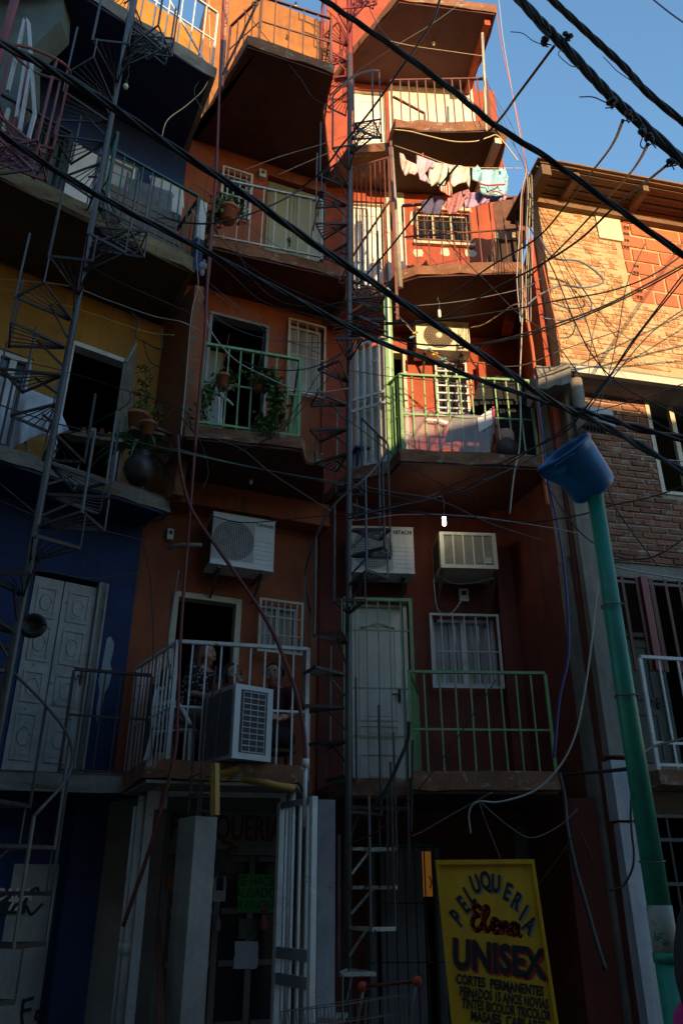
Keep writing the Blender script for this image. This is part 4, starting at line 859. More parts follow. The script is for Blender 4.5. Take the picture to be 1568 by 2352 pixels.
# ================================================================== bulbs, boxes, meters
def bulb(label, p, on=False, cord=.25, kind='round', mat=None):
    T = thing('light_bulb', label, 'light bulb', Vector(p)); p = Vector(p)
    b = MB(); b.lathe(p, [(.0, .075), (.018, .075), (.02, .03), (.016, .0)], 10); part('socket', b, black if kind != 'white' else plastic_white, T)
    b = MB()
    if kind == 'round': b.lathe(p, [(.014, 0), (.03, -.03), (.034, -.05), (.026, -.075), (0, -.085)], 12)
    else: b.lathe(p, [(.014, 0), (.022, -.012), (.022, -.10), (.015, -.115), (0, -.12)], 12)
    part('bulb', b, bulb_on if on else bulb_off, T)
    b = MB(); b.tube(spline([p + Vector((0, 0, .07)), p + Vector((.012, 0, .07 + cord * .4)), p + Vector((-.01, 0, .07 + cord * .7)), p + Vector((0, 0, .07 + cord))], 5), .004, 5); part('cord', b, grey_wire, T)
    return T
bulb('lit bulb hanging above the window air conditioner', at(1019, 1186, 8.25), True, .28, 'tube')
bl = bpy.data.lights.new('bulb_light', 'POINT'); bl.energy = .45; bl.color = (1, .82, .55); bl.shadow_soft_size = .03; blo = bpy.data.objects.new('bulb_light', bl); SC.collection.objects.link(blo); blo.location = at(1019, 1190, 8.1)
bulb('unlit bulb under the terracotta slab above the cream outdoor unit', at(1008, 712, 8.0), False, .14, 'tube')
bulb('spiral bulb under the orange balcony with the plants', at(577, 1092, 8.1), False, .06, 'tube')
bulb('round bulb hanging beside the grey staircase under the blue overhang', at(290, 192, 6.6), False, .3)
bulb('brass fitting with a bulb under the topmost terracotta slab', at(995, 92, 8.25), False, .07, 'tube')
bulb('bulb under the pale orange roof edge', at(679, 12, 8.2), False, .3)
def small_box(name, label, cat, F, px0, py0, px1, py1, mat, depth=.06, face=None, fl=None):
    s0, s1, z0, z1 = F.rect(px0, py0, px1, py1, depth); T = thing(name, label, cat, F.p((s0 + s1) / 2, 0, z0))
    b = MB(); b.box(F, s0, s1, .002, depth, z0, z1); part('case', b, mat, T)
    b = MB(); W, H = s1 - s0, z1 - z0; b.box(F, s0 + W * .25, s1 - W * .25, depth, depth + .006, z0 + H * .45, z1 - H * .2); part('cover', b, face or ac_dark, T); return T
small_box('breaker_box', 'small white breaker box between the window and the window air conditioner', 'electrical box', FR, 1055, 1352, 1076, 1380, ac_white)
small_box('breaker_box', 'small white breaker box beside the orange wall pipe, left of the mesh fronted outdoor unit', 'electrical box', FM, 385, 1214, 399, 1238, ac_white)
teal_l = plain('teal_meter_lid', (.05, .16, .17), .3)
small_box('meter_box', 'white electricity meter with a teal lid beside the tall barred window', 'electrical box', FM, 766, 765, 785, 790, ac_white, .07, teal_l)
small_box('meter_box', 'white electricity meter with a teal lid above the pale railing and the doors', 'electrical box', FM, 596, 388, 612, 405, ac_white, .07, teal_l)
small_box('wall_socket', 'small beige socket on the orange wall beside the stair', 'electrical box', FM, 743, 834, 752, 841, cream, .03)
# cable junction box
q = FB.pt(1356, 975, .3); F_ = Frame(q.x, q.y, 20)
T = thing('junction_box', 'grey plastic cable junction box with black cables, above the blue bucket', 'junction box', q)
m_ = MB(); m_.box(F_, -.19, .15, 0, .16, q.z - .1, q.z + .09); part('case', m_, paint('grey_box_plastic', (.3, .31, .31), var=.15, rough=.5, bump=.03), T)
m_ = MB(); m_.box(F_, -.2, .16, .16, .19, q.z - .11, q.z + .1); m_.box(F_, -.15, .11, .19, .205, q.z - .06, q.z + .06); part('lid', m_, paint('pale_box_lid', (.42, .43, .42), var=.15, rough=.5, bump=.03), T)
m_ = MB()
for k in range(7): m_.tube([F_.p(-.16 + .045 * k, .08, q.z - .14), F_.p(-.16 + .045 * k, .08, q.z - .1)], .014, 8)
part('cable_gland', m_, black, T)
# ================================================================== hairdresser sign board
SD = 6.0
TL, TR, BLq = at(1008, 1987, SD), at(1219, 1985, SD), at(1045, 2352, SD)
ex = (TR - TL).normalized(); ey = (BLq - TL).normalized(); ey = (ey - ex * ey.dot(ex) * .0).normalized(); back = Vector((0, .03, 0))
BW = (TR - TL).length; BH_ = (TL.z - .04) / -ey.z
SG = thing('sign_board', 'tall yellow hand painted hairdresser sign leaning in the street, lettered PELUQUERIA Elena UNISEX', 'sign', TL + ey * BH_ + ex * BW / 2)
sp = lambda u, v, dz=0: TL + ex * u + ey * v + Vector((0, -dz, 0))
m_ = MB(); m_.prism([sp(0, 0), sp(0, BH_), sp(BW, BH_), sp(BW, 0)], back); part('panel', m_, sign_y, SG)
m_ = MB(); fw = .022
for a, b, c, d in ((-fw, 0, -.0, BH_), (BW, BW + fw, 0, BH_)): m_.prism([sp(a, c, .02), sp(a, d, .02), sp(b, d, .02), sp(b, c, .02)], (0, .06, 0))
m_.prism([sp(-fw, -.03, .022), sp(-fw, 0, .022), sp(BW + fw, 0, .022), sp(BW + fw, -.03, .022)], (0, .064, 0)); part('frame', m_, sign_y, SG)
def b_uv(px, py):
    p = at(px, py, SD) - TL; v = -p.z / -ey.z if False else p.z / ey.z; return p.x / ex.x - v * ey.x / ex.x, v
def put(mb, txt, px, py, size, rot=0, bold=0, dz=.004, off=(0, 0), sx=1.0, shear=0):
    u0, v0 = b_uv(px, py); c, s = math.cos(rad(rot)), math.sin(rad(rot))
    text_mb(mb, txt, lambda x, y, d: sp(u0 + off[0] + (x * sx + (y - size * .35) * shear) * c - (y - size * .35) * s, v0 + off[1] - (x * sx * s + (y - size * .35) * c), dz), size, bold)
L_ = (('P', 1048, 2108, 40), ('E', 1063, 2078, 34), ('L', 1077, 2056, 27), ('U', 1091, 2031, 14), ('Q', 1114, 2023, 3), ('U', 1138, 2030, -9), ('E', 1165, 2049, -25), ('R', 1186, 2071, -33), ('I', 1202, 2098, -38), ('A', 1216, 2126, -42))
bk_, gy_, rd_ = MB(), MB(), MB()
for ch, a, b, r_ in L_:
    put(gy_, ch, a, b, .155, r_, .006, .002, (.009, .010), .62); put(bk_, ch, a, b, .155, r_, .005, .004, (0, 0), .58)
put(rd_, 'UNISEX', 1143, 2202, .235, -7, .012, .002, (.012, .012), .76); put(bk_, 'UNISEX', 1143, 2202, .235, -7, .010, .0045, (0, 0), .745)
for t_, a, b, sz, k in (('CORTES  PERMANENTES', 1147, 2264, .076, .68), ('PEINADOS 15 AÑOS NOVIAS', 1157, 2293, .076, .58), ('TINTES BICOLOR TRICOLOR', 1162, 2320, .076, .575), ('MASAJES  CAPILARES', 1166, 2347, .076, .68)): put(bk_, t_, a, b, sz, -8, .0035, .0045, (0, 0), k)
EL = [((.17, .14), (.10, .02), (.03, .1), (.05, .3), (.13, .38), (.04, .46), (.0, .75), (.08, .95), (.17, .82), (.24, .55), (.32, .2), (.295, .02), (.24, .15), (.235, .6), (.28, .92), (.35, .82), (.42, .72), (.51, .58), (.47, .44), (.41, .55), (.42, .82), (.49, .94), (.56, .82), (.595, .55)),
      ((.60, .5), (.61, .95)), ((.61, .75), (.67, .53), (.715, .6), (.72, .85), (.76, .94)), ((.92, .6), (.85, .5), (.79, .7), (.83, .93), (.90, .82), (.93, .53), (.935, .85), (1.0, .95))]
def elena(mb, off, dz, r):
    for P in EL:
        pts = [sp(*(lambda q: (q[0] + off[0], q[1] + off[1]))(b_uv(1083 + 112 * x, 2076 + 62 * y + 16 * x)), dz) for x, y in P]; S = spline(pts, 6)
        for i in range(len(S) - 1):
            d = (S[i + 1] - S[i]); 
            if d.length < 1e-6: continue
            n = d.normalized().cross(Vector((0, 1, 0))) * r; k = d.normalized() * r * .35
            mb.add([S[i] - n - k, S[i + 1] - n + k, S[i + 1] + n + k, S[i] + n - k], [(0, 1, 2, 3)])
elena(bk_, (.006, .006), .003, .0135); elena(rd_, (0, 0), .0055, .0105)
part('lettering', gy_, sign_g, SG, 'grey shadow of the arched word PELUQUERIA'); part('lettering', bk_, sign_k, SG, 'black lettering'); part('lettering', rd_, sign_r, SG, 'red script Elena and red letter shadow')
m_ = MB(); m_.bar(sp(.05, .2, -.04), sp(.1, BH_, -.55), .03); m_.bar(sp(BW - .05, .2, -.04), sp(BW - .1, BH_, -.55), .03); part('leg', m_, wood, SG)

# ================================================================== shop front things
z = 2.165
PP = [at(410, 1878, 6.78), at(450, 1875, 6.58), at(500, 1875, 6.74)]; PP = [Vector((q.x, q.y, 0)) for q in PP]; PP.append(PP[0] + PP[2] - PP[1])
CPi = thing('concrete_pillar', 'unfinished square concrete pillar with bare reinforcing bars, in front of the shop', 'pillar', (PP[0] + PP[2]) / 2)
m_ = MB()
m_.slab(PP, 0, z, .010, .07)
part('shaft', m_, paint('cast_concrete', (.31, .30, .275), var=.35, chip=(.17, .16, .15), chip_amt=.37, bump=.6, rough=.9), CPi)
cc = (PP[0] + PP[2]) / 2
for i in range(4):
    q = cc + (PP[i] - cc) * .55; m_ = MB(); m_.tube(spline([(q.x, q.y, z - .05), (q.x + .01, q.y, 2.6), (q.x - .01 + .02 * i, q.y, 3.0 + .14 * i)], 5), .009, 6); part('reinforcing_bar', m_, dark_steel, CPi)
for zz in (2.2, 2.33, 2.47):
    m_ = MB(); Q = [cc + (PP[i % 4] - cc) * .6 for i in range(5)]; m_.tube([(q.x, q.y, zz + .02 * (i % 2)) for i, q in enumerate(Q)], .006, 5); part('stirrup', m_, dark_steel, CPi)
m_ = MB(); a = at(494, 1873, 6.6); b = at(494, 1754, 6.62); m_.bar(a, b, .05); solo('timber_post', m_, bamboo, 'short yellow post standing on the concrete pillar', 'post')
m_ = MB(); m_.tube([at(362, 1806, 6.95), at(455, 1790, 6.9), at(551, 1767, 6.85)], .031, 12, False); m_.tube([at(362, 1806, 6.95), at(551, 1767, 6.85)], .026, 12, False); solo('yellow_pipe', m_, bamboo, 'yellow pipe with an open end slanting up under the grey unit', 'pipe')
m_ = MB(); m_.tube([at(554, 1788, 6.95), at(620, 1800, 7.0), at(677, 1811, 7.05)], .032, 12); solo('yellow_pipe', m_, bamboo, 'yellow pipe sloping down to the white gate', 'pipe')
WF = thing('shop_frame', 'white painted steel frame around the hairdresser shop entrance', 'frame', at(520, 2340, 7.5))
def vbar(mb, px0, py0, d, w, z0=0.0, dd=None):   # vertical bar through a pixel at its top
    a = at(px0, py0, d); mb.bar((a.x, a.y, z0), a, w, dd or w, Vector((1, 0, 0))); return a
m_ = MB(); vbar(m_, 357, 1799, 7.3, .11, 0, .05); part('post', m_, white_steel, WF)
m_ = MB(); vbar(m_, 381, 1815, 7.34, .04); part('post', m_, white_steel, WF)
m_ = MB(); vbar(m_, 651, 1820, 7.5, .05); part('post', m_, white_steel, WF)
m_ = MB(); m_.bar(at(388, 1822, 7.34), at(657, 1826, 7.5), .055); part('lintel', m_, white_steel, WF)
m_ = MB(); A, B, C_ = at(369, 1861, 7.0), at(327, 2340, 6.5), None; m_.bar(A, B + (B - A) * .2, .10, .035, Vector((1, 0, 0))); solo('wooden_plank', m_, paint('dark_plank_wood', (.055, .034, .022), var=.4, sc=2, bump=.3), 'long dark brown plank leaning beside the white frame', 'plank')
m_ = MB(); m_.bar(at(362, 2110, 6.9), at(374, 2420, 6.55), .05, .03, Vector((1, 0, 0))); solo('wooden_plank', m_, paint('reddish_plank_wood', (.17, .06, .035), var=.3, sc=2), 'short reddish plank beside the dark brown one', 'plank')
for px0, py0, d, r, lab in ((329, 1830, 7.35, .04, 'thick white drain pipe beside the blue alley'), (312, 1853, 7.4, .02, 'thin white pipe at the edge of the blue alley')):
    m_ = MB(); a = at(px0, py0, d); m_.tube([(a.x, a.y, 0), (a.x, a.y, 1.2), a], r, 12); m_.tube([(a.x, a.y, 1.18), (a.x, a.y, 1.26)], r * 1.2, 12); solo('drain_pipe', m_, white_steel, lab, 'pipe')
m_ = MB(); a = at(752, 1830, 7.9); m_.box(Frame(a.x, a.y, 10), -.085, .075, -.15, 0, 0, 2.42); solo('white_column', m_, cement_w, 'whitewashed column between the shop and the staircase pole', 'column')
# open gate leaf
GA, GB = at(644, 1846, 7.3), at(725, 1829, 6.78); d_ = Vector((GB.x - GA.x, GB.y - GA.y, 0)); gl = d_.length; FG = Frame(GA.x, GA.y, math.degrees(math.atan2(d_.y, d_.x)))
GT = thing('gate_leaf', 'chipped white steel gate leaf swung open in front of the shop', 'gate', Vector((GA.x, GA.y, 0)))
m_ = MB(); zt = 2.33
m_.box(FG, 0, .05, -.02, .03, .03, zt); m_.box(FG, gl - .05, gl, -.02, .03, .03, zt); part('frame', m_, white_steel, GT)
m_ = MB(); 
for a_, b_ in ((zt - .05, zt - .002), (1.16, 1.24), (.98, 1.06), (.1, .15)): m_ = MB(); m_.box(FG, .05, gl - .05, -.02, .025, a_, b_); part('crossbar', m_, grey_door, GT)
m_ = MB()
for k in range(1, 5): s_ = gl * k / 5; m_.box(FG, s_ - .011, s_ + .011, -.008, .014, .15, zt - .05)
part('bars', m_, white_steel, GT)
m_ = MB(); a = at(670, 1835, 7.4); m_.tube([(a.x, a.y, 0), (a.x, a.y, 2.5)], .035, 10); solo('drain_pipe', m_, white_steel, 'white pipe seen through the open gate leaf', 'pipe')
# papers in the window
def paper(label, px0, py0, px1, py1, mat, t=-.117, name='poster'):
    s0, s1, z0, z1 = FM.rect(px0, py0, px1, py1, t); m = MB(); n = 8; pts = []
    for a, b, c, d in ((s0, z0, s1, z0), (s1, z0, s1, z1), (s1, z1, s0, z1), (s0, z1, s0, z0)):
        for k in range(n): pts.append((a + (c - a) * k / n + random.uniform(-.006, .006), b + (d - b) * k / n + random.uniform(-.006, .006)))
    m.prism([FM.p(x, t, y) for x, y in pts], FM.n * -.002); return solo(name, m, mat, label, 'poster'), (s0, s1, z0, z1)
gp, r_ = paper('bright green paper notice lettered SE HACE ALISADO DE KERATINA', 546, 2008, 628, 2096, plain('neon_green_paper', (.05, .30, .065), .7), -.085)
m_ = MB(); cx = (r_[0] + r_[1]) / 2
for t_, f, sz in (('SE HACE', .78, .12), ('ALISADO', .47, .13), ('DE KERATINA', .16, .11)): text_mb(m_, t_, lambda x, y, dz: FM.p(cx + x * (.8 if len(t_) < 9 else .62), -.083 + dz * .3, r_[2] + (r_[3] - r_[2]) * f - .03 + y), sz, .0005)
part('lettering', m_, sign_k, gp)
paper('white handwritten sheet low on the shop window', 538, 2163, 592, 2226, plain('white_paper', (.5, .5, .52), .8), -.085)
cp, r_ = paper('white calendar with a blue bottle picture on the shop window', 490, 2014, 519, 2072, MATS['white_paper'], -.085); m_ = MB()
c0 = (r_[0] + r_[1]) / 2; m_.box(FM, c0 - .035, c0 + .035, -.084, -.081, r_[2] + .1, r_[2] + .22); m_.box(FM, c0 - .018, c0 + .018, -.084, -.081, r_[2] + .223, r_[2] + .26); part('picture', m_, blue, cp)
paper('dark portrait poster behind the shop glass, beside the white sheet', 548, 2110, 590, 2158, paint('portrait_print', (.12, .13, .1), var=.6, sc=6), -.086)
paper('olive poster high in the shop window, right of the pillar', 496, 1950, 530, 2002, paint('olive_print', (.10, .13, .09), var=.6, sc=6), -.086)
paper('orange paper scrap on the left shop window', 384, 2010, 398, 2045, plain('orange_paper', (.45, .14, .02), .8), -.086)
m_ = MB(); q = FM.pt(606, 2100, .0); m_.lathe(q + Vector((0, 0, -.14)), [(0, 0), (.035, .0), (.05, .05), (.02, .12), (.02, .14)], 10); m_.ball(q + Vector((0, 0, .04)), .032, 10); solo('doll', m_, plain('pink_doll_plastic', (.45, .08, .14), .5), 'small pink doll hanging in the shop window', 'doll')
m_ = MB(); q = FM.pt(498, 2140, .0); m_.lathe(q, [(0, 0), (.032, 0), (.034, .02), (.034, .09), (.014, .115), (.014, .14), (0, .14)], 12); solo('bottle', m_, plain('mauve_bottle_plastic', (.22, .16, .25), .4), 'small mauve bottle on the shop window ledge', 'bottle')
# shopping cart
HL, HR = at(832, 2267, 6.35), at(957, 2254, 6.2)
CT = thing('shopping_cart', 'wire shopping cart with a red ended handle beside the staircase foot', 'shopping cart', Vector((HL.x, HL.y, 0)))
m_ = MB(); m_.tube([HL, HR], .013, 8); part('handle', m_, plain('dark_red_plastic', (.13, .012, .01), .4), CT)
m_ = MB()
for q in (HL, HR): m_.ball(q, .034, 10)
part('handle_end', m_, plain('orange_red_plastic', (.5, .055, .02), .4), CT)
hx = (HR - HL).normalized(); hy = Vector((-.78, -.35, 0)).normalized(); m_ = MB()
B0 = HL + hx * .03 + Vector((0, 0, -.07)); Wc = (HR - HL).length - .06
c_ = lambda f, g, zz: B0 + hx * Wc * f + hy * .62 * g * 1 + Vector((0, 0, -zz * (.42 + .0 * g)))
for k in range(13):
    f = k / 12; m_.bar(c_(f, 0, 0), c_(f, .06, 1), .005); m_.bar(c_(f, 1, .12), c_(f, .94, 1), .005); m_.bar(c_(f, .06, 1), c_(f, .94, 1), .005)
    m_.bar(c_(0, f, .12 * f), c_(.03, .06 + .88 * f, 1), .005); m_.bar(c_(1, f, .12 * f), c_(.97, .06 + .88 * f, 1), .005)
for k in range(5):
    h = k / 4; P4 = [c_(0, .06 * h, h), c_(1, .06 * h, h), c_(1, 1 - .06 * h, .12 + .88 * h), c_(0, 1 - .06 * h, .12 + .88 * h)]
    for i in range(4): m_.bar(P4[i], P4[(i + 1) % 4], .006)
part('basket', m_, paint('grey_cart_wire', (.2, .2, .21), var=.3, metal=.5, rough=.4), CT)
m_ = MB()
for f in (.02, .98):
    a = HL + hx * (HR - HL).length * f; m_.tube(spline([a, a + Vector((0, 0, -.5)) + hy * .1, Vector((a.x, a.y, .14)) + hy * .1, Vector((a.x, a.y, .13)) + hy * .7], 4), .012, 6)
part('frame', m_, MATS['grey_cart_wire'], CT)
for f, g in ((.05, .12), (.95, .12), (.1, .68), (.9, .68)):
    a = HL + hx * (HR - HL).length * f + hy * g; m_ = MB(); m_.lathe(Vector((a.x, a.y, .065)) - hx * .015, [(0, 0), (.06, 0), (.062, .015), (.06, .03), (0, .03)], 16, hx); part('wheel', m_, black, CT)

# ================================================================== people
def remeshed(name, mb, mats, parent, vox=.012, smooth=2, split=None):
    me = mb.mesh('tmp', [mats] if not isinstance(mats, list) else mats, wloc(parent)); o = bpy.data.objects.new(name, me); SC.collection.objects.link(o)
    r = o.modifiers.new('r', 'REMESH'); r.mode = 'VOXEL'; r.voxel_size = vox; r.use_smooth_shade = True
    if smooth: s_ = o.modifiers.new('s', 'SMOOTH'); s_.factor = .5; s_.iterations = smooth
    dg = bpy.context.evaluated_depsgraph_get(); dg.update(); n = bpy.data.meshes.new_from_object(o.evaluated_get(dg)); o.modifiers.clear(); o.data = n
    n.materials.clear(); [n.materials.append(x) for x in (mats if isinstance(mats, list) else [mats])]
    for p in n.polygons: p.use_smooth = True
    o.parent = parent; return o
def head_mb(m, c, fwd, r=.105):
    """skull, jaw, nose, ears, lips and neck in one body mesh; fwd = looking direction"""
    f = Vector((fwd.x, fwd.y, 0)).normalized(); s = Vector((-f.y, f.x, 0)); U = Vector((0, 0, 1)); k = r / .105
    m.ball(c + U * .02 * k, .093 * k, 16, (1, 1, 1.08)); m.ball(c + f * .022 * k - U * .035 * k, .073 * k, 14, (.95, .95, 1.15)); m.ball(c + f * .047 * k - U * .088 * k, .032 * k, 10)
    m.tube([c + f * .08 * k + U * .015 * k, c + f * .108 * k - U * .022 * k], [.010 * k, .017 * k], 8); m.ball(c + f * .1 * k - U * .028 * k, .016 * k, 8)
    m.ball(c + f * .085 * k - U * .062 * k, .016 * k, 8, (1, 1, .7))
    for q in (-1, 1):
        m.ball(c + s * .092 * k * q - f * .005, .024 * k, 8, (.5, .5, 1.2)); m.ball(c + f * .062 * k + s * .045 * k * q - U * .035 * k, .03 * k, 8); m.ball(c + f * .082 * k + s * .035 * k * q + U * .028 * k, .016 * k, 8, (1, 1, .6))
    return f, s
def hand_mb(m, wrist, d, curl=Vector((0, 0, -1)), side=Vector((0, 1, 0))):
    d = d.normalized(); s = (side - d * side.dot(d)).normalized(); palm = wrist + d * .05
    m.tube([wrist, palm + d * .035], [.024, .034], 8)
    for i, (o, L) in enumerate(((-.027, .062), (-.009, .075), (.009, .07), (.026, .054))):
        a = palm + d * .035 + s * o; b = a + d * L * .5 + curl * .008; e = b + d * L * .42 + curl * .026; m.tube([a, b, e], [.010, .009, .007], 6)
    a = palm - s * .03; m.tube([a, a - s * .022 + d * .028 + curl * .006, a - s * .02 + d * .055 + curl * .016], [.012, .010, .008], 6)
def face_bits(T, body, c, f, s, r=.105, hairm=None):
    k = r / .105; eb = MB(); ib = MB(); lb = MB(); U = Vector((0, 0, 1))
    for q in (-1, 1):
        e = c + f * .082 * k + s * .034 * k * q + U * .012 * k; eb.ball(e, .0125 * k, 10); ib.ball(e + f * .008 * k, .0068 * k, 8)
        lb.tube([e + U * .019 * k - s * .016 * k + f * .012 * k, e + U * .024 * k + f * .015 * k, e + U * .019 * k + s * .016 * k + f * .010 * k], .0035 * k, 5)
    part('eye', eb, plastic_white, T); part('iris', ib, black, T); part('eyebrow', lb, hairm or hair_k, T)
    mb_ = MB(); m0 = c + f * .099 * k - U * .062 * k; mb_.tube([m0 - s * .024 * k - f * .012 * k, m0, m0 + s * .024 * k - f * .012 * k], [.004 * k, .007 * k, .004 * k], 6); part('lips', mb_, MATS['lip_tone'], T)
plain('lip_tone', (.30, .09, .07), .5)
def limb(m, pts, rs, n=10):
    m.tube(pts, rs, n)
    for p, r in zip(pts, rs): m.ball(p, r * .98, 10)
def floral():
    m, n, b = new_mat('black_floral_cloth'); P = pos(n); v = n.nodes.new('ShaderNodeTexVoronoi'); v.inputs['Scale'].default_value = 28; n.links.new(P, v.inputs['Vector'])
    nz = noise(n, P, 40, 3); k = ramp(n, v.outputs['Distance'], .34, .28); col = mix(n, k, rgb((.012, .011, .014)), rgb((.42, .36, .34))); n.links.new(col, b.inputs['Base Color']); b.inputs['Roughness'].default_value = .85; return m
flo = floral(); maroon_cloth = paint('maroon_polo_cloth', (.10, .012, .016), var=.25, rough=.85, bump=.1); dark_cloth = paint('dark_shorts_cloth', (.018, .018, .024), var=.3, rough=.85); red_cloth = paint('red_child_cloth', (.30, .018, .022), var=.25, rough=.85); pink_cloth = paint('magenta_shirt_cloth', (.42, .012, .17), var=.2, rough=.85, bump=.1); flo2 = paint('rosy_print_cloth', (.15, .09, .08), var=.7, sc=8, streak=0)
def sitter(label, hx_, hy_, head, hip, facing, lean, scale, top, low, hairm, longhair, elbows, low_r=.075, bare=True, sleeve=.55, braid=False):
    """hip and head are world points; facing is the direction of the thighs"""
    T = thing('person', label, 'person', Vector((hip.x, hip.y, 2.61)))
    f = Vector((facing.x, facing.y, 0)).normalized(); s = Vector((-f.y, f.x, 0)); U = Vector((0, 0, 1)); k = scale
    chest = hip.lerp(head, .62); neck = head - U * .12 * k - f * .02; sh = [neck - U * .06 * k + s * .165 * k * q - f * .01 for q in (-1, 1)]
    knee = [hip + f * .40 * k + s * .10 * k * q + U * .02 for q in (-1, 1)]; ank = [Vector((kn.x, kn.y, 2.69)) + f * .03 for kn in knee]; hp = [hip + s * .085 * k * q for q in (-1, 1)]
    m = MB(); ff, ss = head_mb(m, head, Vector(lean), .102 * k); limb(m, [neck - U * .05 * k, head - U * .06 * k], [.055 * k, .05 * k])
    limb(m, [hip, chest, neck - U * .06 * k], [.13 * k, .125 * k, .07 * k]); limb(m, [sh[0], neck - U * .05, sh[1]], [.055 * k, .07 * k, .055 * k])
    for i in (0, 1):
        el, wr = elbows[i]; limb(m, [sh[i], el, wr], [.047 * k, .037 * k, .026 * k]); hand_mb(m, wr, (wr - el) + f * .02, -U, s); limb(m, [hp[i], knee[i], ank[i]], [.085 * k, .058 * k, .036 * k]); limb(m, [ank[i], ank[i] + f * .15 * k - U * .05], [.036 * k, .03 * k])
    body = remeshed('body', m, skin, T, .009, 2)
    c = MB(); e = .014; limb(c, [hip, chest, neck - U * .10 * k], [.13 * k + e, .125 * k + e, .085 * k]); limb(c, [sh[0], neck - U * .085 * k, sh[1]], [.055 * k + e, .075 * k, .055 * k + e])
    for i in (0, 1): el, wr = elbows[i]; p = sh[i].lerp(el, sleeve * 1.4); limb(c, [sh[i], p], [.05 * k + e, .044 * k + e])
    remeshed('shirt', c, top, T, .011, 3)
    c = MB(); limb(c, [hip - U * .02, hip + U * .05], [.135 * k + e, .125 * k + e])
    for i in (0, 1): limb(c, [hp[i], hp[i].lerp(knee[i], .9)], [.087 * k + e, .065 * k + e])
    if longhair == 2: limb(c, [knee[0].lerp(knee[1], .5) - f * .1, hip.lerp(knee[0].lerp(knee[1], .5), .9) - U * .22], [.12, .13])
    remeshed('skirt' if longhair == 2 else 'shorts', c, low, T, .012, 3)
    h = MB(); h.ball(head + U * .036 * k - ff * .022 * k, .0985 * k, 16, (1, 1, 1.05))
    for q in (-1, 1): h.ball(head + ss * .07 * k * q + U * .03 * k - ff * .01 * k, .045 * k, 10, (1, 1, 1.3))
    if longhair:
        for j in range(14):
            a = rad(-82 + 164 * j / 13); dr = -ff * math.cos(a) + ss * math.sin(a); L = .22 + .07 * random.random() if longhair == 2 else .12
            h.tube(spline([head + dr * .08 * k + U * .05, head + dr * .108 * k - U * .06, head + dr * .105 * k - U * (.06 + L * .5), head + dr * .085 * k - U * (.06 + L)], 4), [.035] * 4 + [.033] * 4 + [.03] * 4 + [.012], 6)
    remeshed('hair', h, hairm, T, .009, 1); face_bits(T, body, head, ff, ss, .102 * k, hairm); return T
V3 = Vector
hd = at(473, 1505, 7.75); hp = V3((hd.x - .17, hd.y + .06, 3.13))
sitter('woman with long auburn hair in a black floral blouse on a white chair', 0, 0, hd, hp, V3((.9, -.42, 0)), (.93, -.36, 0), 1.0, flo, flo2, hair_r, 2, [(hp + V3((.10, -.22, .22)), hp + V3((.36, -.22, .16))), (hp + V3((.16, .16, .22)), hp + V3((.40, .06, .16)))])
hd = at(533, 1549, 7.6); hp = V3((hd.x - .08, hd.y + .04, 3.02))
sitter('dark haired girl in a red top resting her chin by the grey outdoor unit', 0, 0, hd, hp, V3((.5, -.86, 0)), (.62, -.78, 0), .85, red_cloth, dark_cloth, hair_k, 1, [(hp + V3((.0, -.2, .2)), hd + V3((.05, -.15, -.15))), (hp + V3((.16, -.08, .2)), hp + V3((.25, -.2, .16)))])
hd = at(628, 1552, 7.75); hp = V3((hd.x + .06, hd.y + .06, 2.95))
sitter('man with short dark hair in a maroon polo shirt beside the grey outdoor unit', 0, 0, hd, hp, V3((-.42, -.9, 0)), (-.10, -1, 0), 1.0, maroon_cloth, dark_cloth, hair_k, 0, [(hp + V3((-.2, -.14, .22)), hp + V3((-.06, -.38, .16))), (hp + V3((.24, -.14, .22)), hp + V3((.1, -.36, .15)))])
hd = at(394, 1552, 7.95); hp = V3((hd.x - .04, hd.y + .04, 3.02))
sitter('dark haired child half hidden behind the seated woman', 0, 0, hd, hp, V3((.6, -.8, 0)), (.8, -.6, 0), .85, dark_cloth, dark_cloth, hair_k, 1, [(hp + V3((-.05, -.2, .2)), hp + V3((.15, -.3, .14))), (hp + V3((.16, .08, .2)), hp + V3((.28, -.1, .14)))])
# passer-by in magenta at the right edge, close to the viewer
sx, sy = 1.05, 2.25
T = thing('person', 'dark haired passer-by in a magenta shirt at the lower right edge', 'person', V3((sx, sy, 0)))
m = MB(); U = V3((0, 0, 1)); head = V3((sx - .085, sy, 1.50)); ff, ss = head_mb(m, head, V3((.5, .85, 0)), .105); limb(m, [V3((sx, sy, 1.34)), V3((sx - .06, sy, 1.44))], [.06, .055])
limb(m, [V3((sx, sy, .95)), V3((sx, sy, 1.2)), V3((sx, sy, 1.34))], [.15, .145, .09]); sh = [V3((sx - .17, sy + .05, 1.31)), V3((sx + .17, sy - .05, 1.31))]; limb(m, [sh[0], V3((sx, sy, 1.34)), sh[1]], [.06, .075, .06])
for i, q in enumerate((-1, 1)):
    el = sh[i] + V3((.05 * q, .0, -.29)); wr = el + V3((.0, .1, -.24)); limb(m, [sh[i], el, wr], [.05, .04, .028]); hand_mb(m, wr, wr - el, V3((0, 1, 0)), V3((1, 0, 0)))
    hpj = V3((sx + .09 * q, sy, .92)); kn = hpj + V3((0, .04 * q, -.43)); an = kn + V3((0, -.05 * q, -.41)); limb(m, [hpj, kn, an], [.1, .066, .042]); limb(m, [an, an + V3((.05, .14, -.045))], [.042, .034])
body = remeshed('body', m, skin, T, .011, 2)
c = MB(); limb(c, [V3((sx, sy, .9)), V3((sx, sy, 1.2)), V3((sx, sy, 1.29))], [.165, .16, .11]); limb(c, [sh[0], V3((sx, sy, 1.32)), sh[1]], [.073, .085, .073])
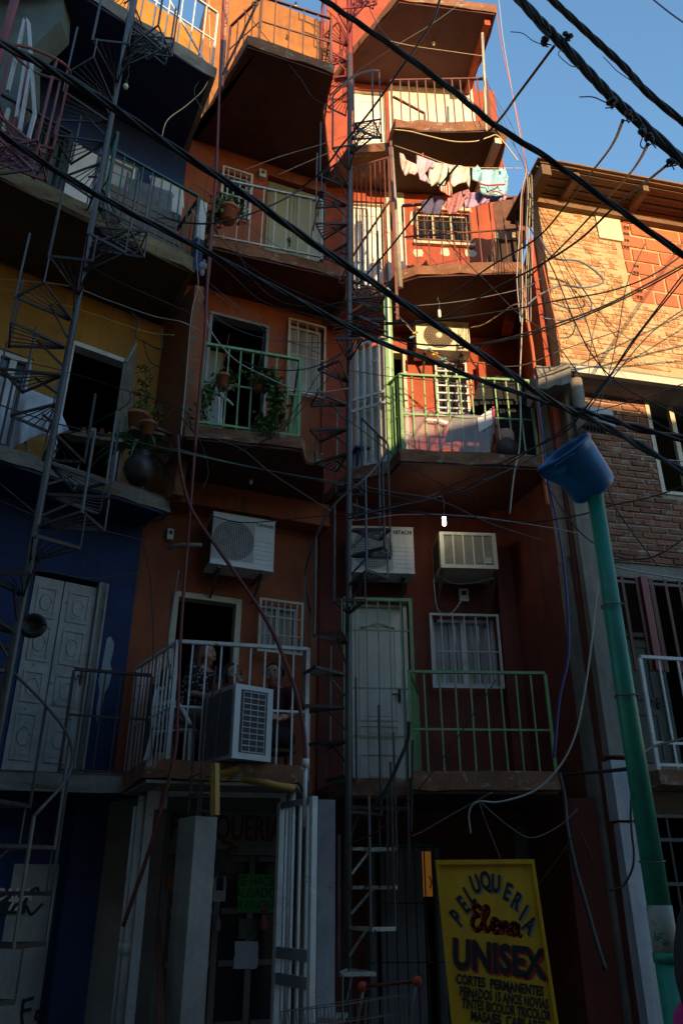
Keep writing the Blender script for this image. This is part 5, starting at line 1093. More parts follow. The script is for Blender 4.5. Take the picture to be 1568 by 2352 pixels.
for i in (0, 1): limb(c, [sh[i], sh[i] + V3((.05 * (-1, 1)[i], 0, -.29))], [.066, .056])
remeshed('shirt', c, pink_cloth, T, .012, 3)
c = MB()
for i, q in enumerate((-1, 1)): hpj = V3((sx + .09 * q, sy, .92)); kn = hpj + V3((0, .04 * q, -.43)); an = kn + V3((0, -.05 * q, -.38)); limb(c, [hpj, kn, an], [.118, .08, .058])
remeshed('trousers', c, dark_cloth, T, .014, 2)
h = MB(); h.ball(head + U * .035 - ff * .022, .104, 16); 
for j in range(14):
    a = rad(-110 + 220 * j / 13); dr = -ff * math.cos(a) + ss * math.sin(a); h.tube(spline([head + dr * .08 + U * .05, head + dr * .11 - U * .06, head + dr * .10 - U * .17, head + dr * .08 - U * .24], 4), [.035] * 4 + [.033] * 4 + [.03] * 4 + [.012], 6)
remeshed('hair', h, hair_k, T, .01, 1); face_bits(T, body, head, ff, ss)
# chairs on the balcony
def plastic_chair(label, p, ang, mat, k=1.0):
    F = Frame(p.x, p.y, ang); z0 = p.z; T = thing('plastic_chair', label, 'chair', p)
    m = MB(); n = 6; vs = [F.p(-.22 * k + .44 * k * i / n, -.22 * k + .44 * k * j / n, z0 + .43 * k - .025 * math.sin(math.pi * i / n) * math.sin(math.pi * j / n)) for i in range(n + 1) for j in range(n + 1)]
    m.add(vs, [(i * (n + 1) + j, (i + 1) * (n + 1) + j, (i + 1) * (n + 1) + j + 1, i * (n + 1) + j + 1) for i in range(n) for j in range(n)]); m.box(F, -.23 * k, .23 * k, -.23 * k, .23 * k, z0 + .385 * k, z0 + .40 * k); part('seat', m, mat, T)
    for a, b in ((-.2, .2), (.2, .2), (-.2, -.2), (.2, -.2)):
        m = MB(); A = F.p(a * k, b * k, z0 + .39 * k); B = F.p(a * 1.25 * k, b * 1.25 * k, z0); m.bar(A, B, .05 * k, .03 * k, F.x); part('leg', m, mat, T)
    m = MB(); S = [F.p(.24 * math.cos(rad(t)) * k, -.20 * k - .05 * math.sin(rad(t)), z0 + .43 * k + .42 * k * math.sin(rad(t)) ** .5) for t in range(0, 181, 15)]; m.tube(S, .02 * k, 8)
    for q in (-.12, -.04, .04, .12): m.bar(F.p(q * k, -.21 * k, z0 + .43 * k), F.p(q * k, -.25 * k, z0 + .82 * k), .04 * k, .008)
    part('backrest', m, mat, T)
    for q in (-1, 1): m = MB(); m.tube(spline([F.p(.23 * q * k, -.22 * k, z0 + .62 * k), F.p(.26 * q * k, .05 * k, z0 + .64 * k), F.p(.25 * q * k, .22 * k, z0 + .42 * k)], 5), .02 * k, 8); part('armrest', m, mat, T)
    return T
hd = at(473, 1505, 7.75); plastic_chair('white plastic chair under the woman in the floral blouse', V3((hd.x - .17, hd.y + .06, 2.61)), 25 + 45, plastic_white)
def stool(label, p, mat, h=.26):
    T = thing('stool', label, 'stool', p); F = Frame(p.x, p.y, 15); m = MB(); m.box(F, -.15, .15, -.15, .15, p.z + h - .03, p.z + h); part('seat', m, mat, T)
    for a in (-.12, .12):
        for b in (-.12, .12): m = MB(); m.bar(F.p(a, b, p.z), F.p(a * .9, b * .9, p.z + h - .03), .03); part('leg', m, mat, T)
    return T
hd = at(628, 1552, 7.75); stool('low dark stool under the man in the maroon shirt', V3((hd.x + .06, hd.y + .06, 2.61)), wood, .24)
hd = at(533, 1549, 7.6); stool('low wooden stool under the girl in red', V3((hd.x - .08, hd.y + .04, 2.61)), wood, .31)
hd = at(394, 1552, 7.95); stool('low wooden stool under the child by the doorway', V3((hd.x - .04, hd.y + .04, 2.61)), wood, .31)
# ================================================================== plants
def leafquad(m, p, d, size, wd=.5):
    d = d.normalized(); s = d.cross(V3((random.uniform(-1, 1), random.uniform(-1, 1), random.uniform(-.3, 1)))).normalized() * size * wd; n = s.cross(d).normalized() * size * .15
    m.add([p, p + d * size * .5 + s * .5 + n, p + d * size, p + d * size * .5 - s * .5 + n], [(0, 1, 2), (0, 2, 3)])
def foliage(m, pts, n, spread, size, droop=.5):
    for k in range(n):
        f = random.random() * (len(pts) - 1); i = int(f); p = V3(pts[i]).lerp(V3(pts[i + 1]), f - i) + V3((random.gauss(0, spread), random.gauss(0, spread), random.gauss(0, spread)))
        leafquad(m, p, V3((random.uniform(-1, 1), random.uniform(-1, 1), random.uniform(-1, .6) - droop * .3)), size * random.uniform(.6, 1.2), .7)
def pot(T, p, r, h, mat, name='pot'):
    m = MB(); m.lathe(p, [(0, 0), (r * .68, 0), (r * .95, h * .8), (r * 1.08, h * .8), (r * 1.08, h), (r * .95, h), (r * .9, h * .85), (0, h * .85)], 22); return part(name, m, mat, T)
HP = thing('hanging_plant', 'terracotta hanging pot with sparse wilted leaves, in front of the dark orange house doorway', 'plant', at(511, 893, 7.16))
p = at(511, 893, 7.16); pot(HP, p, .078, .165, terracotta_pot)
m = MB(); top = p + V3((.02, .02, .75))
for k in range(3): a = 2.1 * k; m.tube([p + V3((.075 * math.cos(a), .075 * math.sin(a), .16)), p + V3((.01, 0, .52)), top], .004, 5)
part('hanger', m, red_steel, HP)
m = MB(); foliage(m, [p + V3((-.08, 0, .17)), p + V3((.08, 0, .17)), p + V3((.14, 0, .08))], 90, .035, .05)
foliage(m, [p + V3((-.1, .02, .05)), p + V3((-.17, .02, -.1)), p + V3((-.22, .02, -.4))], 190, .045, .06); part('leaves', m, leaf, HP)
m = MB(); m.tube(spline([p + V3((-.06, 0, .16)), p + V3((-.14, .0, .05)), p + V3((-.17, .02, -.2)), p + V3((-.24, .02, -.45))], 4), .004, 4); part('stem', m, dkgreen_steel, HP)
p = at(594, 898, 7.3)
HP = thing('hanging_plant', 'terracotta hanging pot trailing a long leafy vine over the green balcony railing', 'plant', p); pot(HP, p, .072, .165, terracotta_pot)
m = MB(); top = p + V3((.02, .02, .8))
for k in range(3): a = 2.1 * k; m.tube([p + V3((.07 * math.cos(a), .07 * math.sin(a), .16)), p + V3((.01, 0, .5)), top], .004, 5)
part('hanger', m, dark_steel, HP)
m = MB(); vine = [p + V3((.03, -.02, .17)), p + V3((.13, -.04, .12)), p + V3((.2, -.04, -.1)), p + V3((.19, -.03, -.32)), p + V3((.12, -.03, -.5))]; foliage(m, vine, 520, .05, .075); foliage(m, [p + V3((-.1, 0, .18)), p + V3((.1, 0, .2))], 80, .04, .06); foliage(m, [p + V3((.05, 0, -.33)), p + V3((-.02, 0, -.42))], 70, .04, .06); part('leaves', m, leaf, HP)
m = MB(); m.tube(spline(vine, 5), .005, 5); part('stem', m, dkgreen_steel, HP)
p = at(523, 508, 7.45)
HP = thing('potted_plant', 'dark clay pot with a bushy green plant on the pale railing beside the barred window', 'plant', p); pot(HP, p, .13, .2, terracotta_pot)
m = MB(); foliage(m, [p + V3((-.22, 0, .1)), p + V3((-.1, 0, .26)), p + V3((.06, 0, .24))], 420, .075, .07); foliage(m, [p + V3((-.22, 0, .1)), p + V3((-.26, 0, -.15))], 160, .05, .07); part('leaves', m, leaf, HP)
m = MB(); m.tube([p + V3((0, 0, .16)), p + V3((-.1, 0, .27)), p + V3((-.22, 0, .12))], .008, 5); part('stem', m, dkgreen_steel, HP)
# agave in a belly shaped urn
p = at(316, 1108, 7.0)
T = thing('agave_plant', 'agave with long arching leaves in a dark belly shaped urn on the yellow storey balcony', 'plant', p)
m = MB(); m.lathe(p, [(0, 0), (.09, 0), (.125, .05), (.155, .13), (.15, .2), (.115, .26), (.105, .29), (.125, .32), (.10, .315), (0, .28)], 26); part('pot', m, paint('dark_glazed_urn', (.05, .036, .032), var=.3, rough=.4), T)
m = MB()
for k in range(13):
    a = k * 2.4; L = random.uniform(.4, .68); d = V3((math.cos(a), math.sin(a) * .8, 0)); b = p + V3((0, 0, .3)); up = random.uniform(.5, 1.3)
    P = [b + d * L * f + V3((0, 0, L * up * f - L * 1.15 * f * f)) for f in (0, .2, .4, .6, .8, 1)]; W = [.022, .036, .038, .03, .018, .002]; s = d.cross(U)
    vs = []
    for q, w in zip(P, W): vs += [q - s * w + V3((0, 0, w * .5)), q, q + s * w + V3((0, 0, w * .5))]
    m.add(vs, [f for i in range(5) for f in ((3 * i, 3 * i + 3, 3 * i + 4, 3 * i + 1), (3 * i + 1, 3 * i + 4, 3 * i + 5, 3 * i + 2))])
part('leaves', m, leaf_dk, T)
p = at(312, 988, 7.35); T = thing('potted_plant', 'tall thin weedy plant in a big clay pot on the yellow storey balcony', 'plant', p); pot(T, p, .11, .2, terracotta_pot)
m = MB(); m2 = MB()
for q in (-.05, .03, .07):
    st = [p + V3((q, 0, .18)), p + V3((q * 1.4, .02, .5)), p + V3((q * .9, 0, .86))]; m2.tube(spline(st, 4), .005, 5)
    for k in range(36):
        f = random.random(); b = V3(st[0]).lerp(V3(st[2]), f); leafquad(m, b, V3((random.uniform(-1, 1), random.uniform(-1, 1), random.uniform(-.1, .5))), random.uniform(.05, .1), .28)
part('leaves', m, leaf, T); part('stem', m2, dkgreen_steel, T)
p = at(338, 1000, 7.25); T = thing('potted_plant', 'small red brown pot with thin sprigs beside the agave', 'plant', p); pot(T, p, .085, .15, terracotta_pot); m = MB(); foliage(m, [p + V3((-.06, 0, .18)), p + V3((.08, 0, .2)), p + V3((.1, 0, .36))], 80, .04, .05); part('leaves', m, leaf, T)
m = MB(); a, b = at(292, 990, 7.3), at(368, 1006, 7.55); m.bar(a, b, .2, .03); solo('plant_shelf', m, wood_grey, 'narrow board holding the clay pots on the yellow storey balcony', 'shelf')
# ================================================================== cloth and laundry
def inside(P, x, y):
    c = False; j = len(P) - 1
    for i in range(len(P)):
        if (P[i][1] > y) != (P[j][1] > y) and x < (P[j][0] - P[i][0]) * (y - P[i][1]) / (P[j][1] - P[i][1]) + P[i][0]: c = not c
        j = i
    return c
def garment(name, label, poly, d, mat, amp=.03, cat='laundry', group='laundry hung out on the upper terracotta balcony', stripe=None, freq=.2, dd=0.0):
    bm = bmesh.new(); f0 = bm.faces.new([bm.verts.new((x, 0, y)) for x, y in poly]); bmesh.ops.triangulate(bm, faces=[f0]); ph = random.uniform(0, 6)
    for _ in range(3): bmesh.ops.subdivide_edges(bm, edges=[e for e in bm.edges if e.calc_length() > 6], cuts=1, use_grid_fill=True)
    bm.verts.ensure_lookup_table(); x0 = min(p[0] for p in poly); x1 = max(p[0] for p in poly); y0 = min(p[1] for p in poly); y1 = max(p[1] for p in poly); mb = MB(); mb.smooth = True; vs = []
    for v in bm.verts:
        x, y = v.co.x, v.co.z; h = (y - y0) / max(1, y1 - y0); r = amp * (math.sin(x * freq + ph + h * 2) + .6 * math.sin(x * freq * 2.3 + y * .13 + ph) + .5 * math.sin(y * freq * .9 + x * .07)) ; vs.append(at(x, y, d + dd * (x - x0) / (x1 - x0) + r))
    fs = [[v.index for v in f.verts] for f in bm.faces]; bm.verts.index_update(); bm.faces.ensure_lookup_table(); mb.add(vs, fs)
    bm.free(); o = solo(name, mb, mat, label, cat, group); so = o.modifiers.new('thick', 'SOLIDIFY'); so.thickness = .004; return o
def cloth_mat(name, c, **k): return paint(name, c, var=.15, streak=.1, rough=.9, bump=.15, **k)
LG = dict(d=7.35)
garment('shirt', 'pale pink and white blouse at the left end of the washing line', [(917, 350), (926, 354), (932, 366), (948, 374), (958, 378), (960, 392), (952, 402), (938, 398), (930, 404), (924, 392), (919, 376)], 7.3, cloth_mat('blush_cloth', (.72, .5, .46)))
garment('cloth', 'lilac cloth knotted over the line beside the pale blouse', [(956, 355), (968, 360), (998, 371), (996, 386), (980, 386), (974, 396), (984, 412), (990, 424), (978, 418), (964, 412), (957, 384)], 7.34, cloth_mat('lilac_cloth', (.62, .42, .52)))
garment('shorts', 'grey green shorts hanging on the line between the lilac cloth and the white shirt', [(984, 386), (998, 372), (1030, 377), (1026, 400), (1020, 426), (1003, 420), (990, 428), (984, 408)], 7.36, cloth_mat('sage_cloth', (.55, .58, .52)))
def striped(name, a, b, sc):
    m, n, bs = new_mat(name); wv = n.nodes.new('ShaderNodeTexWave'); wv.inputs['Scale'].default_value = sc; wv.inputs['Distortion'].default_value = 1.0; n.links.new(pos(n), wv.inputs[0]); n.links.new(mix(n, ramp(n, wv.outputs['Fac'], .45, .55), rgb(a), rgb(b)), bs.inputs[0]); bs.inputs['Roughness'].default_value = .9; return m
garment('striped_cloth', 'red and white striped cloth under the grey green shorts', [(1004, 424), (1022, 428), (1032, 412), (1037, 432), (1039, 454), (1024, 446), (1010, 438)], 7.38, striped('red_white_stripes', (.6, .06, .04), (.7, .6, .5), 9))
garment('shirt', 'small white shirt in the middle of the washing line', [(1030, 378), (1056, 380), (1078, 385), (1079, 408), (1077, 432), (1070, 418), (1052, 422), (1040, 430), (1032, 416)], 7.4, cloth_mat('white_shirt_cloth', (.72, .66, .56)))
tt = garment('t_shirt', 'turquoise shirt with a red stripe at the right end of the washing line', [(1084, 386), (1093, 382), (1096, 378), (1104, 389), (1124, 394), (1144, 388), (1158, 383), (1162, 392), (1167, 408), (1160, 414), (1165, 430), (1163, 446), (1140, 450), (1118, 448), (1104, 444), (1100, 420), (1084, 412)], 7.45, cloth_mat('turquoise_cloth', (.30, .56, .66)), amp=.025)
m = MB(); m.tube(spline([at(1098, 420, 7.38), at(1118, 425, 7.38), at(1140, 424, 7.38), at(1160, 423, 7.38)], 4), .012, 6); o = part('stripe', m, plain('red_stripe_cloth', (.6, .05, .05), .9), tt)
m = MB(); m.tube(spline([at(1120, 449, 7.38), at(1130, 440, 7.38), at(1144, 440, 7.38), at(1156, 448, 7.38)], 4), .008, 6); part('hem', m, MATS['red_stripe_cloth'], tt)
garment('towel', 'dark navy cloth draped over the brown railing', [(966, 462), (984, 456), (1010, 452), (1020, 460), (1014, 478), (1008, 492), (984, 494), (968, 488)], 7.5, cloth_mat('navy_cloth', (.10, .09, .17)))
garment('cloth', 'flowered purple and yellow cloth draped over the brown railing', [(1018, 470), (1030, 452), (1050, 442), (1076, 434), (1080, 444), (1066, 458), (1060, 476), (1046, 488), (1030, 492), (1024, 480)], 7.52, paint('flowered_cloth', (.5, .2, .24), var=.6, sc=9, streak=0, chip=(.6, .42, .18), chip_amt=.42))
garment('cloth', 'bright violet cloth hanging under the turquoise shirt', [(1064, 452), (1082, 442), (1106, 440), (1130, 448), (1164, 450), (1160, 460), (1128, 464), (1110, 468), (1084, 476), (1068, 478)], 7.55, cloth_mat('violet_cloth', (.42, .3, .48)))
for (x, y, c) in ((970, 357, 'red'), (1155, 384, 'red')):
    m = MB(); q = at(x, y, 7.35); m.bar(q + V3((0, 0, -.02)), q + V3((.006, 0, .045)), .012, .02); solo('clothes_peg', m, MATS['red_stripe_cloth'], 'red clothes peg on the ' + ('lilac cloth' if x < 1000 else 'turquoise shirt'), 'peg', 'clothes pegs')
m = MB(); m.tube(spline([at(905, 333, 7.55), at(960, 352, 7.4), at(1030, 377, 7.35), at(1090, 384, 7.4), at(1200, 386, 7.6)], 6), .005, 5); solo('washing_line', m, yellow_wire, 'thin washing line holding the upper laundry', 'line')
PEG = (plain('yellow_peg', (.7, .4, .02), .5), plain('blue_peg', (.04, .22, .3), .5))
m = MB(); m.tube(spline([at(906, 716, 8.2), at(952, 766, 8.15), at(1000, 813, 8.1), at(1042, 838, 8.2)], 6), .004, 5); solo('washing_line', m, yellow_wire, 'empty washing line with pegs below the cream outdoor unit', 'line')
for (x, y, k, lab) in ((953, 764, 0, 'yellow clothes peg left of the cream outdoor unit'), (998, 813, 0, 'yellow clothes peg under the cream outdoor unit'), (1018, 825, 1, 'blue clothes peg under the cream outdoor unit'), (946, 774, 1, 'green blue clothes peg left of the cream outdoor unit'), (983, 802, 1, 'pale clothes peg at the bracket of the cream outdoor unit')):
    m = MB(); q = at(x, y, 8.1); m.bar(q + V3((-.03, 0, -.015)), q + V3((.035, 0, .015)), .018, .022); solo('clothes_peg', m, PEG[k], lab, 'peg', 'clothes pegs')
# white sheet over the left balcony railing
def drape(name, label, tl, tr, br, bl, d0, d1, mat, amp=.05, n=22, cat='cloth', mid=None):
    mb = MB(); mb.smooth = True; vs = []
    for i in range(n + 1):
        for j in range(n + 1):
            u, v = i / n, j / n; x = (tl[0] * (1 - u) + tr[0] * u) * (1 - v) + (bl[0] * (1 - u) + br[0] * u) * v; y = (tl[1] * (1 - u) + tr[1] * u) * (1 - v) + (bl[1] * (1 - u) + br[1] * u) * v
            y += 10 * math.sin(u * 7 + 1) * v; dd = d0 * (1 - v) + d1 * v + amp * (math.sin(u * 19 + v * 3) * v + .5 * math.sin(u * 41 + v * 7) * v + .5 * math.sin(v * 9 + u * 13)) ; vs.append(at(x, y, dd))
    mb.add(vs, [(i * (n + 1) + j, i * (n + 1) + j + 1, (i + 1) * (n + 1) + j + 1, (i + 1) * (n + 1) + j) for i in range(n) for j in range(n)]); o = solo(name, mb, mat, label, cat); so = o.modifiers.new('thick', 'SOLIDIFY'); so.thickness = .005; return o
drape('sheet', 'crumpled white sheet drying over the dark railing of the yellow storey', (-30, 852), (128, 918), (158, 978), (-30, 1060), 7.1, 6.75, sheet, .04)
m = MB(); m.bar(at(-20, 1030, 6.9), at(62, 990, 6.9), .03); m.bar(at(52, 995, 6.9), at(66, 1040, 6.9), .03); solo('drying_rack', m, white_steel, 'white tube drying rack under the crumpled sheet', 'rack')
# plastic sheet along the green balcony
def film():
    m, n, b = new_mat('clear_plastic_film'); b.inputs['Base Color'].default_value = (.36, .35, .38, 1); b.inputs['Roughness'].default_value = .3; b.inputs['Alpha'].default_value = .38
    bn = n.nodes.new('ShaderNodeBump'); bn.inputs['Strength'].default_value = .5; n.links.new(noise(n, pos(n, (3, 3, 9)), 2, 5), bn.inputs['Height']); n.links.new(bn.outputs[0], b.inputs['Normal']); return m
drape('plastic_sheet', 'wrinkled clear plastic sheet tied inside the green railing below the cream outdoor unit', (922, 935), (1140, 958), (1122, 1050), (922, 1036), 7.88, 7.84, film(), .012)
m = MB(); m.prism([at(978, 961, 7.8), at(1008, 962, 7.8), at(1030, 968, 7.8), at(1028, 976, 7.8), at(1008, 967, 7.8), at(980, 965, 7.8)], (0, .006, 0)); solo('torn_tape', m, plastic_white, 'torn strip of white tape on the clear plastic sheet', 'tape')
m = MB(); m.prism([at(1096, 960, 7.86), at(1132, 935, 7.86), at(1135, 972, 7.86), at(1100, 992, 7.86)], (.0, .03, 0)); cb = solo('cardboard_sign', m, plastic_white, 'white card with a pink edge tilted behind the green railing', 'card'); m = MB(); m.bar(at(1132, 935, 7.85), at(1135, 972, 7.85), .02, .03); part('edge', m, plain('pink_card_edge', (.55, .06, .18), .6), cb)
# dark barbecue hood, box and can on the green balcony
m = MB(); a = [at(1082, 934, 8.3), at(1098, 880, 8.3), at(1140, 862, 8.3), at(1232, 878, 8.3), at(1232, 930, 8.3), at(1110, 928, 8.3)]; m.prism(a, (0, .45, 0)); solo('barbecue_hood', m, black_rough, 'black sheet metal hood over a barbecue on the green balcony', 'barbecue')
m = MB(); c = at(1185, 1010, 8.25); m.box(WORLD, c.x - .28, c.x + .3, -8.7, -8.25, 6.13, 7.0); solo('barbecue', m, black_rough, 'dark barbecue box under the black hood', 'barbecue')
m = MB(); c = at(1162, 1038, 8.0); m.lathe(V3((c.x, 8.0, 6.13)), [(0, 0), (.13, 0), (.14, .2), (.12, .22), (0, .22)], 20); solo('cooking_pot', m, dark_steel, 'black cooking pot on the green balcony floor', 'pot')
m = MB(); m.lathe(V3((c.x, 8.0, 6.36)), [(0, 0), (.1, 0), (.11, .03), (.11, .12), (.09, .15), (0, .15)], 20); solo('printed_bag', m, striped('printed_bag_stripes', (.45, .07, .05), (.5, .48, .42), 22), 'white bag with red print on top of the black cooking pot', 'bag')
stool('small blue stool with wooden legs behind the white balcony gate', V3((.27, 8.35, 6.13)), blue, .3)
# dark crate and wood panel on the brown balcony
A = at(1118, 600, 8.1)
F_ = Frame(A.x, A.y, 8); T = thing('crate', 'dark wooden crate with a light lid on the brown railed balcony', 'crate', A); m = MB(); m.prism([at(1114, 602, 8.0), at(1140, 548, 8.0), at(1204, 552, 8.0), at(1200, 602, 8.0)], (0, .4, 0)); part('body', m, paint('dark_crate_wood', (.045, .024, .014), var=.4, sc=3, bump=.3), T)
m = MB(); m.bar(at(1136, 546, 8.02), at(1206, 550, 8.02), .035, .3); part('lid', m, paint('pale_board', (.5, .42, .3), var=.3, sc=3), T)
m = MB(); m.prism([at(1130, 470, 8.35), at(1146, 448, 8.35), at(1166, 452, 8.35), at(1190, 448, 8.35), at(1200, 470, 8.35), at(1196, 545, 8.35), at(1140, 545, 8.35)], (.1, .05, 0)); solo('plank_screen', m, paint('carved_brown_wood', (.14, .055, .028), var=.5, sc=4, bump=.5), 'upright brown wooden panel at the right end of the brown railed balcony', 'panel')
# drain pipe and stair post of the terracotta house
m = MB(); m.tube([at(897, 340, 7.85), at(906, 470, 7.85), at(919, 660, 7.85)], .035, 12); solo('drain_pipe', m, paint('grey_drain_pipe', (.30, .27, .23), var=.3, sc=3), 'grey downpipe with an open end beside the brown barred gate', 'pipe')
a = at(897, 325, 7.7); b = at(905, 735, 7.7); m = MB(); m.bar((a.x, 7.7, a.z), (a.x, 7.7, b.z), .035); solo('steel_post', m, brown_steel, 'tall brown steel post between the terracotta balconies', 'post')
m = MB(); m.tube([at(1107, 76, 7.9), at(1112, 180, 7.9), at(1116, 300, 7.9)], .022, 8); solo('steel_post', m, cream, 'thin yellowish pole rising from the corner of the topmost railing', 'post')
m = MB(); m.prism([at(1160, 738, 8.5), at(1166, 700, 8.5), at(1188, 650, 8.5), at(1196, 645, 8.5), at(1196, 690, 8.5), at(1182, 738, 8.5)], (0, .3, 0)); solo('corbel', m, terra, 'terracotta painted corbel under the slab right of the cream outdoor unit', 'corbel')
# left balcony boards
def board(label, P, d, mat, name='board', th=.04):
    m = MB(); m.prism([at(x, y, d) for x, y in P], (0.02, th, 0)); return solo(name, m, mat, label, 'board')
q = 7.45
for i in range(6):
    y0 = 430 + 20 * i; board('weathered grey plank, %s in the stack behind the bottle green railing' % ('topmost', 'second from the top', 'third from the top', 'third from the bottom', 'second from the bottom', 'lowest')[i], [(246 + 6 * i, y0 - 14), (420 - (6 - i) * 4, y0 + 58), (421 - (6 - i) * 4, y0 + 74), (246 + 6 * i, y0 + 1)], q - .02 * i, wood_grey, 'wooden_plank')
board('white board leaning at the blue wall of the fourth storey', [(344, 402), (416, 425), (418, 472), (348, 455)], 7.75, white_door, th=.05)
board('mottled grey slab behind the weathered planks', [(290, 405), (394, 440), (404, 520), (300, 480)], 7.6, paint('mottled_grey_slab', (.2, .21, .23), var=.5, sc=5), th=.05)
board('short white board at the right end of the plank stack', [(396, 452), (416, 458), (412, 492), (394, 484)], 7.42, white_door)
m = MB(); c = at(466, 610, 7.0); m.ball(c, .05, 10, (1, .6, 1.2)); m.ball(c + V3((.0, .0, -.1)), .035, 8, (.8, .5, 1.6)); m.ball(c + V3((.01, 0, .07)), .02, 8); solo('plastic_bag', m, paint('grey_white_bag', (.4, .42, .48), var=.3, sc=8), 'crumpled plastic bag tied to the pipes at the slab corner', 'bag')
# tyre on the left stair, jars in the doorway, broken slab stump
c = at(76, 1437, 6.2); m = MB(); m.lathe(c, [(.0, -.02), (.06, -.03), (.075, .0)], 22, V3((.3, -1, .1))); m.tube([c + V3((.08 * math.cos(a * .2618), 0.02 * math.cos(a * .2618), .08 * math.sin(a * .2618))) for a in range(25)], .026, 8); solo('rubber_wheel', m, black, 'small black rubber wheel hung on the staircase pole before the white carved door', 'wheel')
for (x, y, r, h, mt, lab) in ((190, 1000, .035, .09, terracotta_pot, 'small clay jar'), (213, 1003, .03, .1, cream, 'small cream jar'), (232, 1006, .03, .11, red_cloth, 'small red jar'), (250, 1010, .028, .09, yellow, 'small yellow jar')):
    m = MB(); c = at(x, y, 7.3); m.lathe(c, [(0, 0), (r, 0), (r * 1.05, h * .6), (r * .7, h * .85), (r * .7, h), (0, h)], 14); solo('jar', m, mt, lab + ' on the ledge of the dark yellow storey doorway', 'jar', 'jars on the ledge')
m = MB(); m.bar(at(150, 1000, 7.32), at(285, 1022, 7.3), .16, .04); solo('ledge_board', m, wood_grey, 'board ledge across the dark yellow storey doorway', 'board')
m = MB()
F5 = Frame(at(286, 985, 7.2).x, 7.2, 75); a, b = at(266, 985, 7.25), at(301, 800, 7.25)
for k in range(5): m.bar(at(262 + 9 * k, 1018 - 4 * k, 7.2 + .03 * k), at(288 + 5.5 * k, 830 - 9 * k, 7.2 + .03 * k), .03, .015)
m.bar(at(262, 1016, 7.19), at(300, 1002, 7.3), .03); m.bar(at(288, 832, 7.19), at(312, 788, 7.3), .03); solo('shutter', m, wood_grey, 'grey slatted shutter folded open at the yellow storey doorway', 'shutter')
T = thing('tube_frame', 'bent white tube frame standing in the dark orange doorway', 'frame', at(503, 990, 8.2)); m = MB()
for k in (0, .03): m.tube(spline([at(501 + 200 * k, 988, 8.2 + k), at(503 + 200 * k, 930, 8.2 + k), at(508 + 220 * k, 900, 8.2 + k), at(526 + 200 * k, 892, 8.15 + k), at(544, 884, 8.1 + k)], 5), .016, 8)
m.tube(spline([at(510, 910, 8.2), at(522, 918, 8.15), at(534, 930, 8.1)], 5), .016, 8); m.tube(spline([at(494, 896, 8.2), at(500, 905, 8.2), at(503, 930, 8.2)], 5), .016, 8); part('tubes', m, white_steel, T)
m = MB(); m.tube([at(388, 1258, 8.0), at(420, 1252, 7.95), at(462, 1252, 7.9)], .025, 10); solo('insulated_pipe', m, paint('grey_pipe_wrap', (.3, .28, .26), var=.4, sc=6), 'wrapped grey pipe running to the mesh fronted outdoor unit', 'pipe')
# maroon conduits along the joint of the blue and orange houses
def pipe(label, P, d, r, mat, name='conduit', n=7, cat='pipe'):
    m = MB(); D = d if isinstance(d, (list, tuple)) else [d] * len(P); S = spline([at(x, y, dd) for (x, y), dd in zip(P, D)], 8); m.tube(S, r, n); return solo(name, m, mat, label, cat)
pipe('upper maroon conduit strapped with wires at the joint of the blue and orange houses', [(513, 0), (505, 180), (497, 390), (490, 480), (478, 620), (470, 780), (462, 860), (447, 1040)], 6.9, .017, pipe_red)
pipe('chipped pink conduit beside the maroon one at the top of the joint', [(522, 0), (512, 150), (509, 200)], 6.92, .026, paint('chipped_pink_pipe', (.42, .2, .16), var=.4, sc=4, chip=(.2, .03, .03), chip_amt=.45))
pipe('second maroon conduit, thinner, close to the rough brick pier', [(505, 190), (495, 400), (483, 600), (470, 700)], 6.95, .013, pipe_red)
pipe('long maroon conduit leaning down past the woman to the white pipes', [(447, 1040), (430, 1260), (416, 1440), (408, 1640), (400, 1740), (350, 1930), (283, 2128)], [6.9, 6.9, 6.85, 6.75, 6.7, 6.7, 6.8], .016, pipe_red)
pipe('curved maroon conduit swinging down to the right end of the white railing', [(408, 1000), (415, 1080), (440, 1170), (500, 1260), (560, 1345), (620, 1440), (655, 1520), (682, 1600), (698, 1680), (702, 1752)], 6.85, .018, pipe_red)
m = MB(); a = at(702, 1752, 6.85); m.tube([(a.x, a.y, 2.1), a], .017, 10); m.tube([a + V3((0, 0, -.04)), a + V3((0, 0, .03))], .03, 12); solo('conduit', m, white_steel, 'peeling white pipe end with a collar under the curved maroon conduit', 'pipe')
pipe('orange conduit running down the right edge of the terracotta house', [(1196, 620), (1205, 700), (1222, 800), (1232, 900), (1240, 980), (1246, 1060), (1252, 1120), (1258, 1160)], 7.45, .02, orange_wire)
pipe('blue hose falling past the bucket and the lower green railing', [(1228, 870), (1240, 960), (1258, 1100), (1275, 1180), (1292, 1280), (1303, 1400), (1304, 1510), (1285, 1600), (1276, 1690), (1272, 1740)], 7.3, .014, blue_wire, 'hose')
pipe('black hose hanging from the railing end down past the yellow sign', [(1284, 1775), (1296, 1830), (1302, 1900), (1320, 1990), (1340, 2060), (1365, 2150), (1390, 2230)], [7.4, 7.3, 7.2, 7.1, 7.0, 6.9, 6.8], .017, black, 'hose')
pipe('black bar bracing the lower slab to the teal pole', [(1295, 1780), (1370, 1774), (1452, 1766)], [7.6, 6.5, 5.0], .014, black_rough, 'brace', 5, 'bar')
m = MB(); a, b = at(939, 1658, 7.3), at(888, 1810, 7.2); m.tube(spline([a, at(936, 1700, 7.3), at(920, 1740, 7.25), b, at(845, 1870, 7.2)], 6), .016, 7); solo('handrail', m, black_rough, 'black curved handrail end before the lower white door', 'handrail')
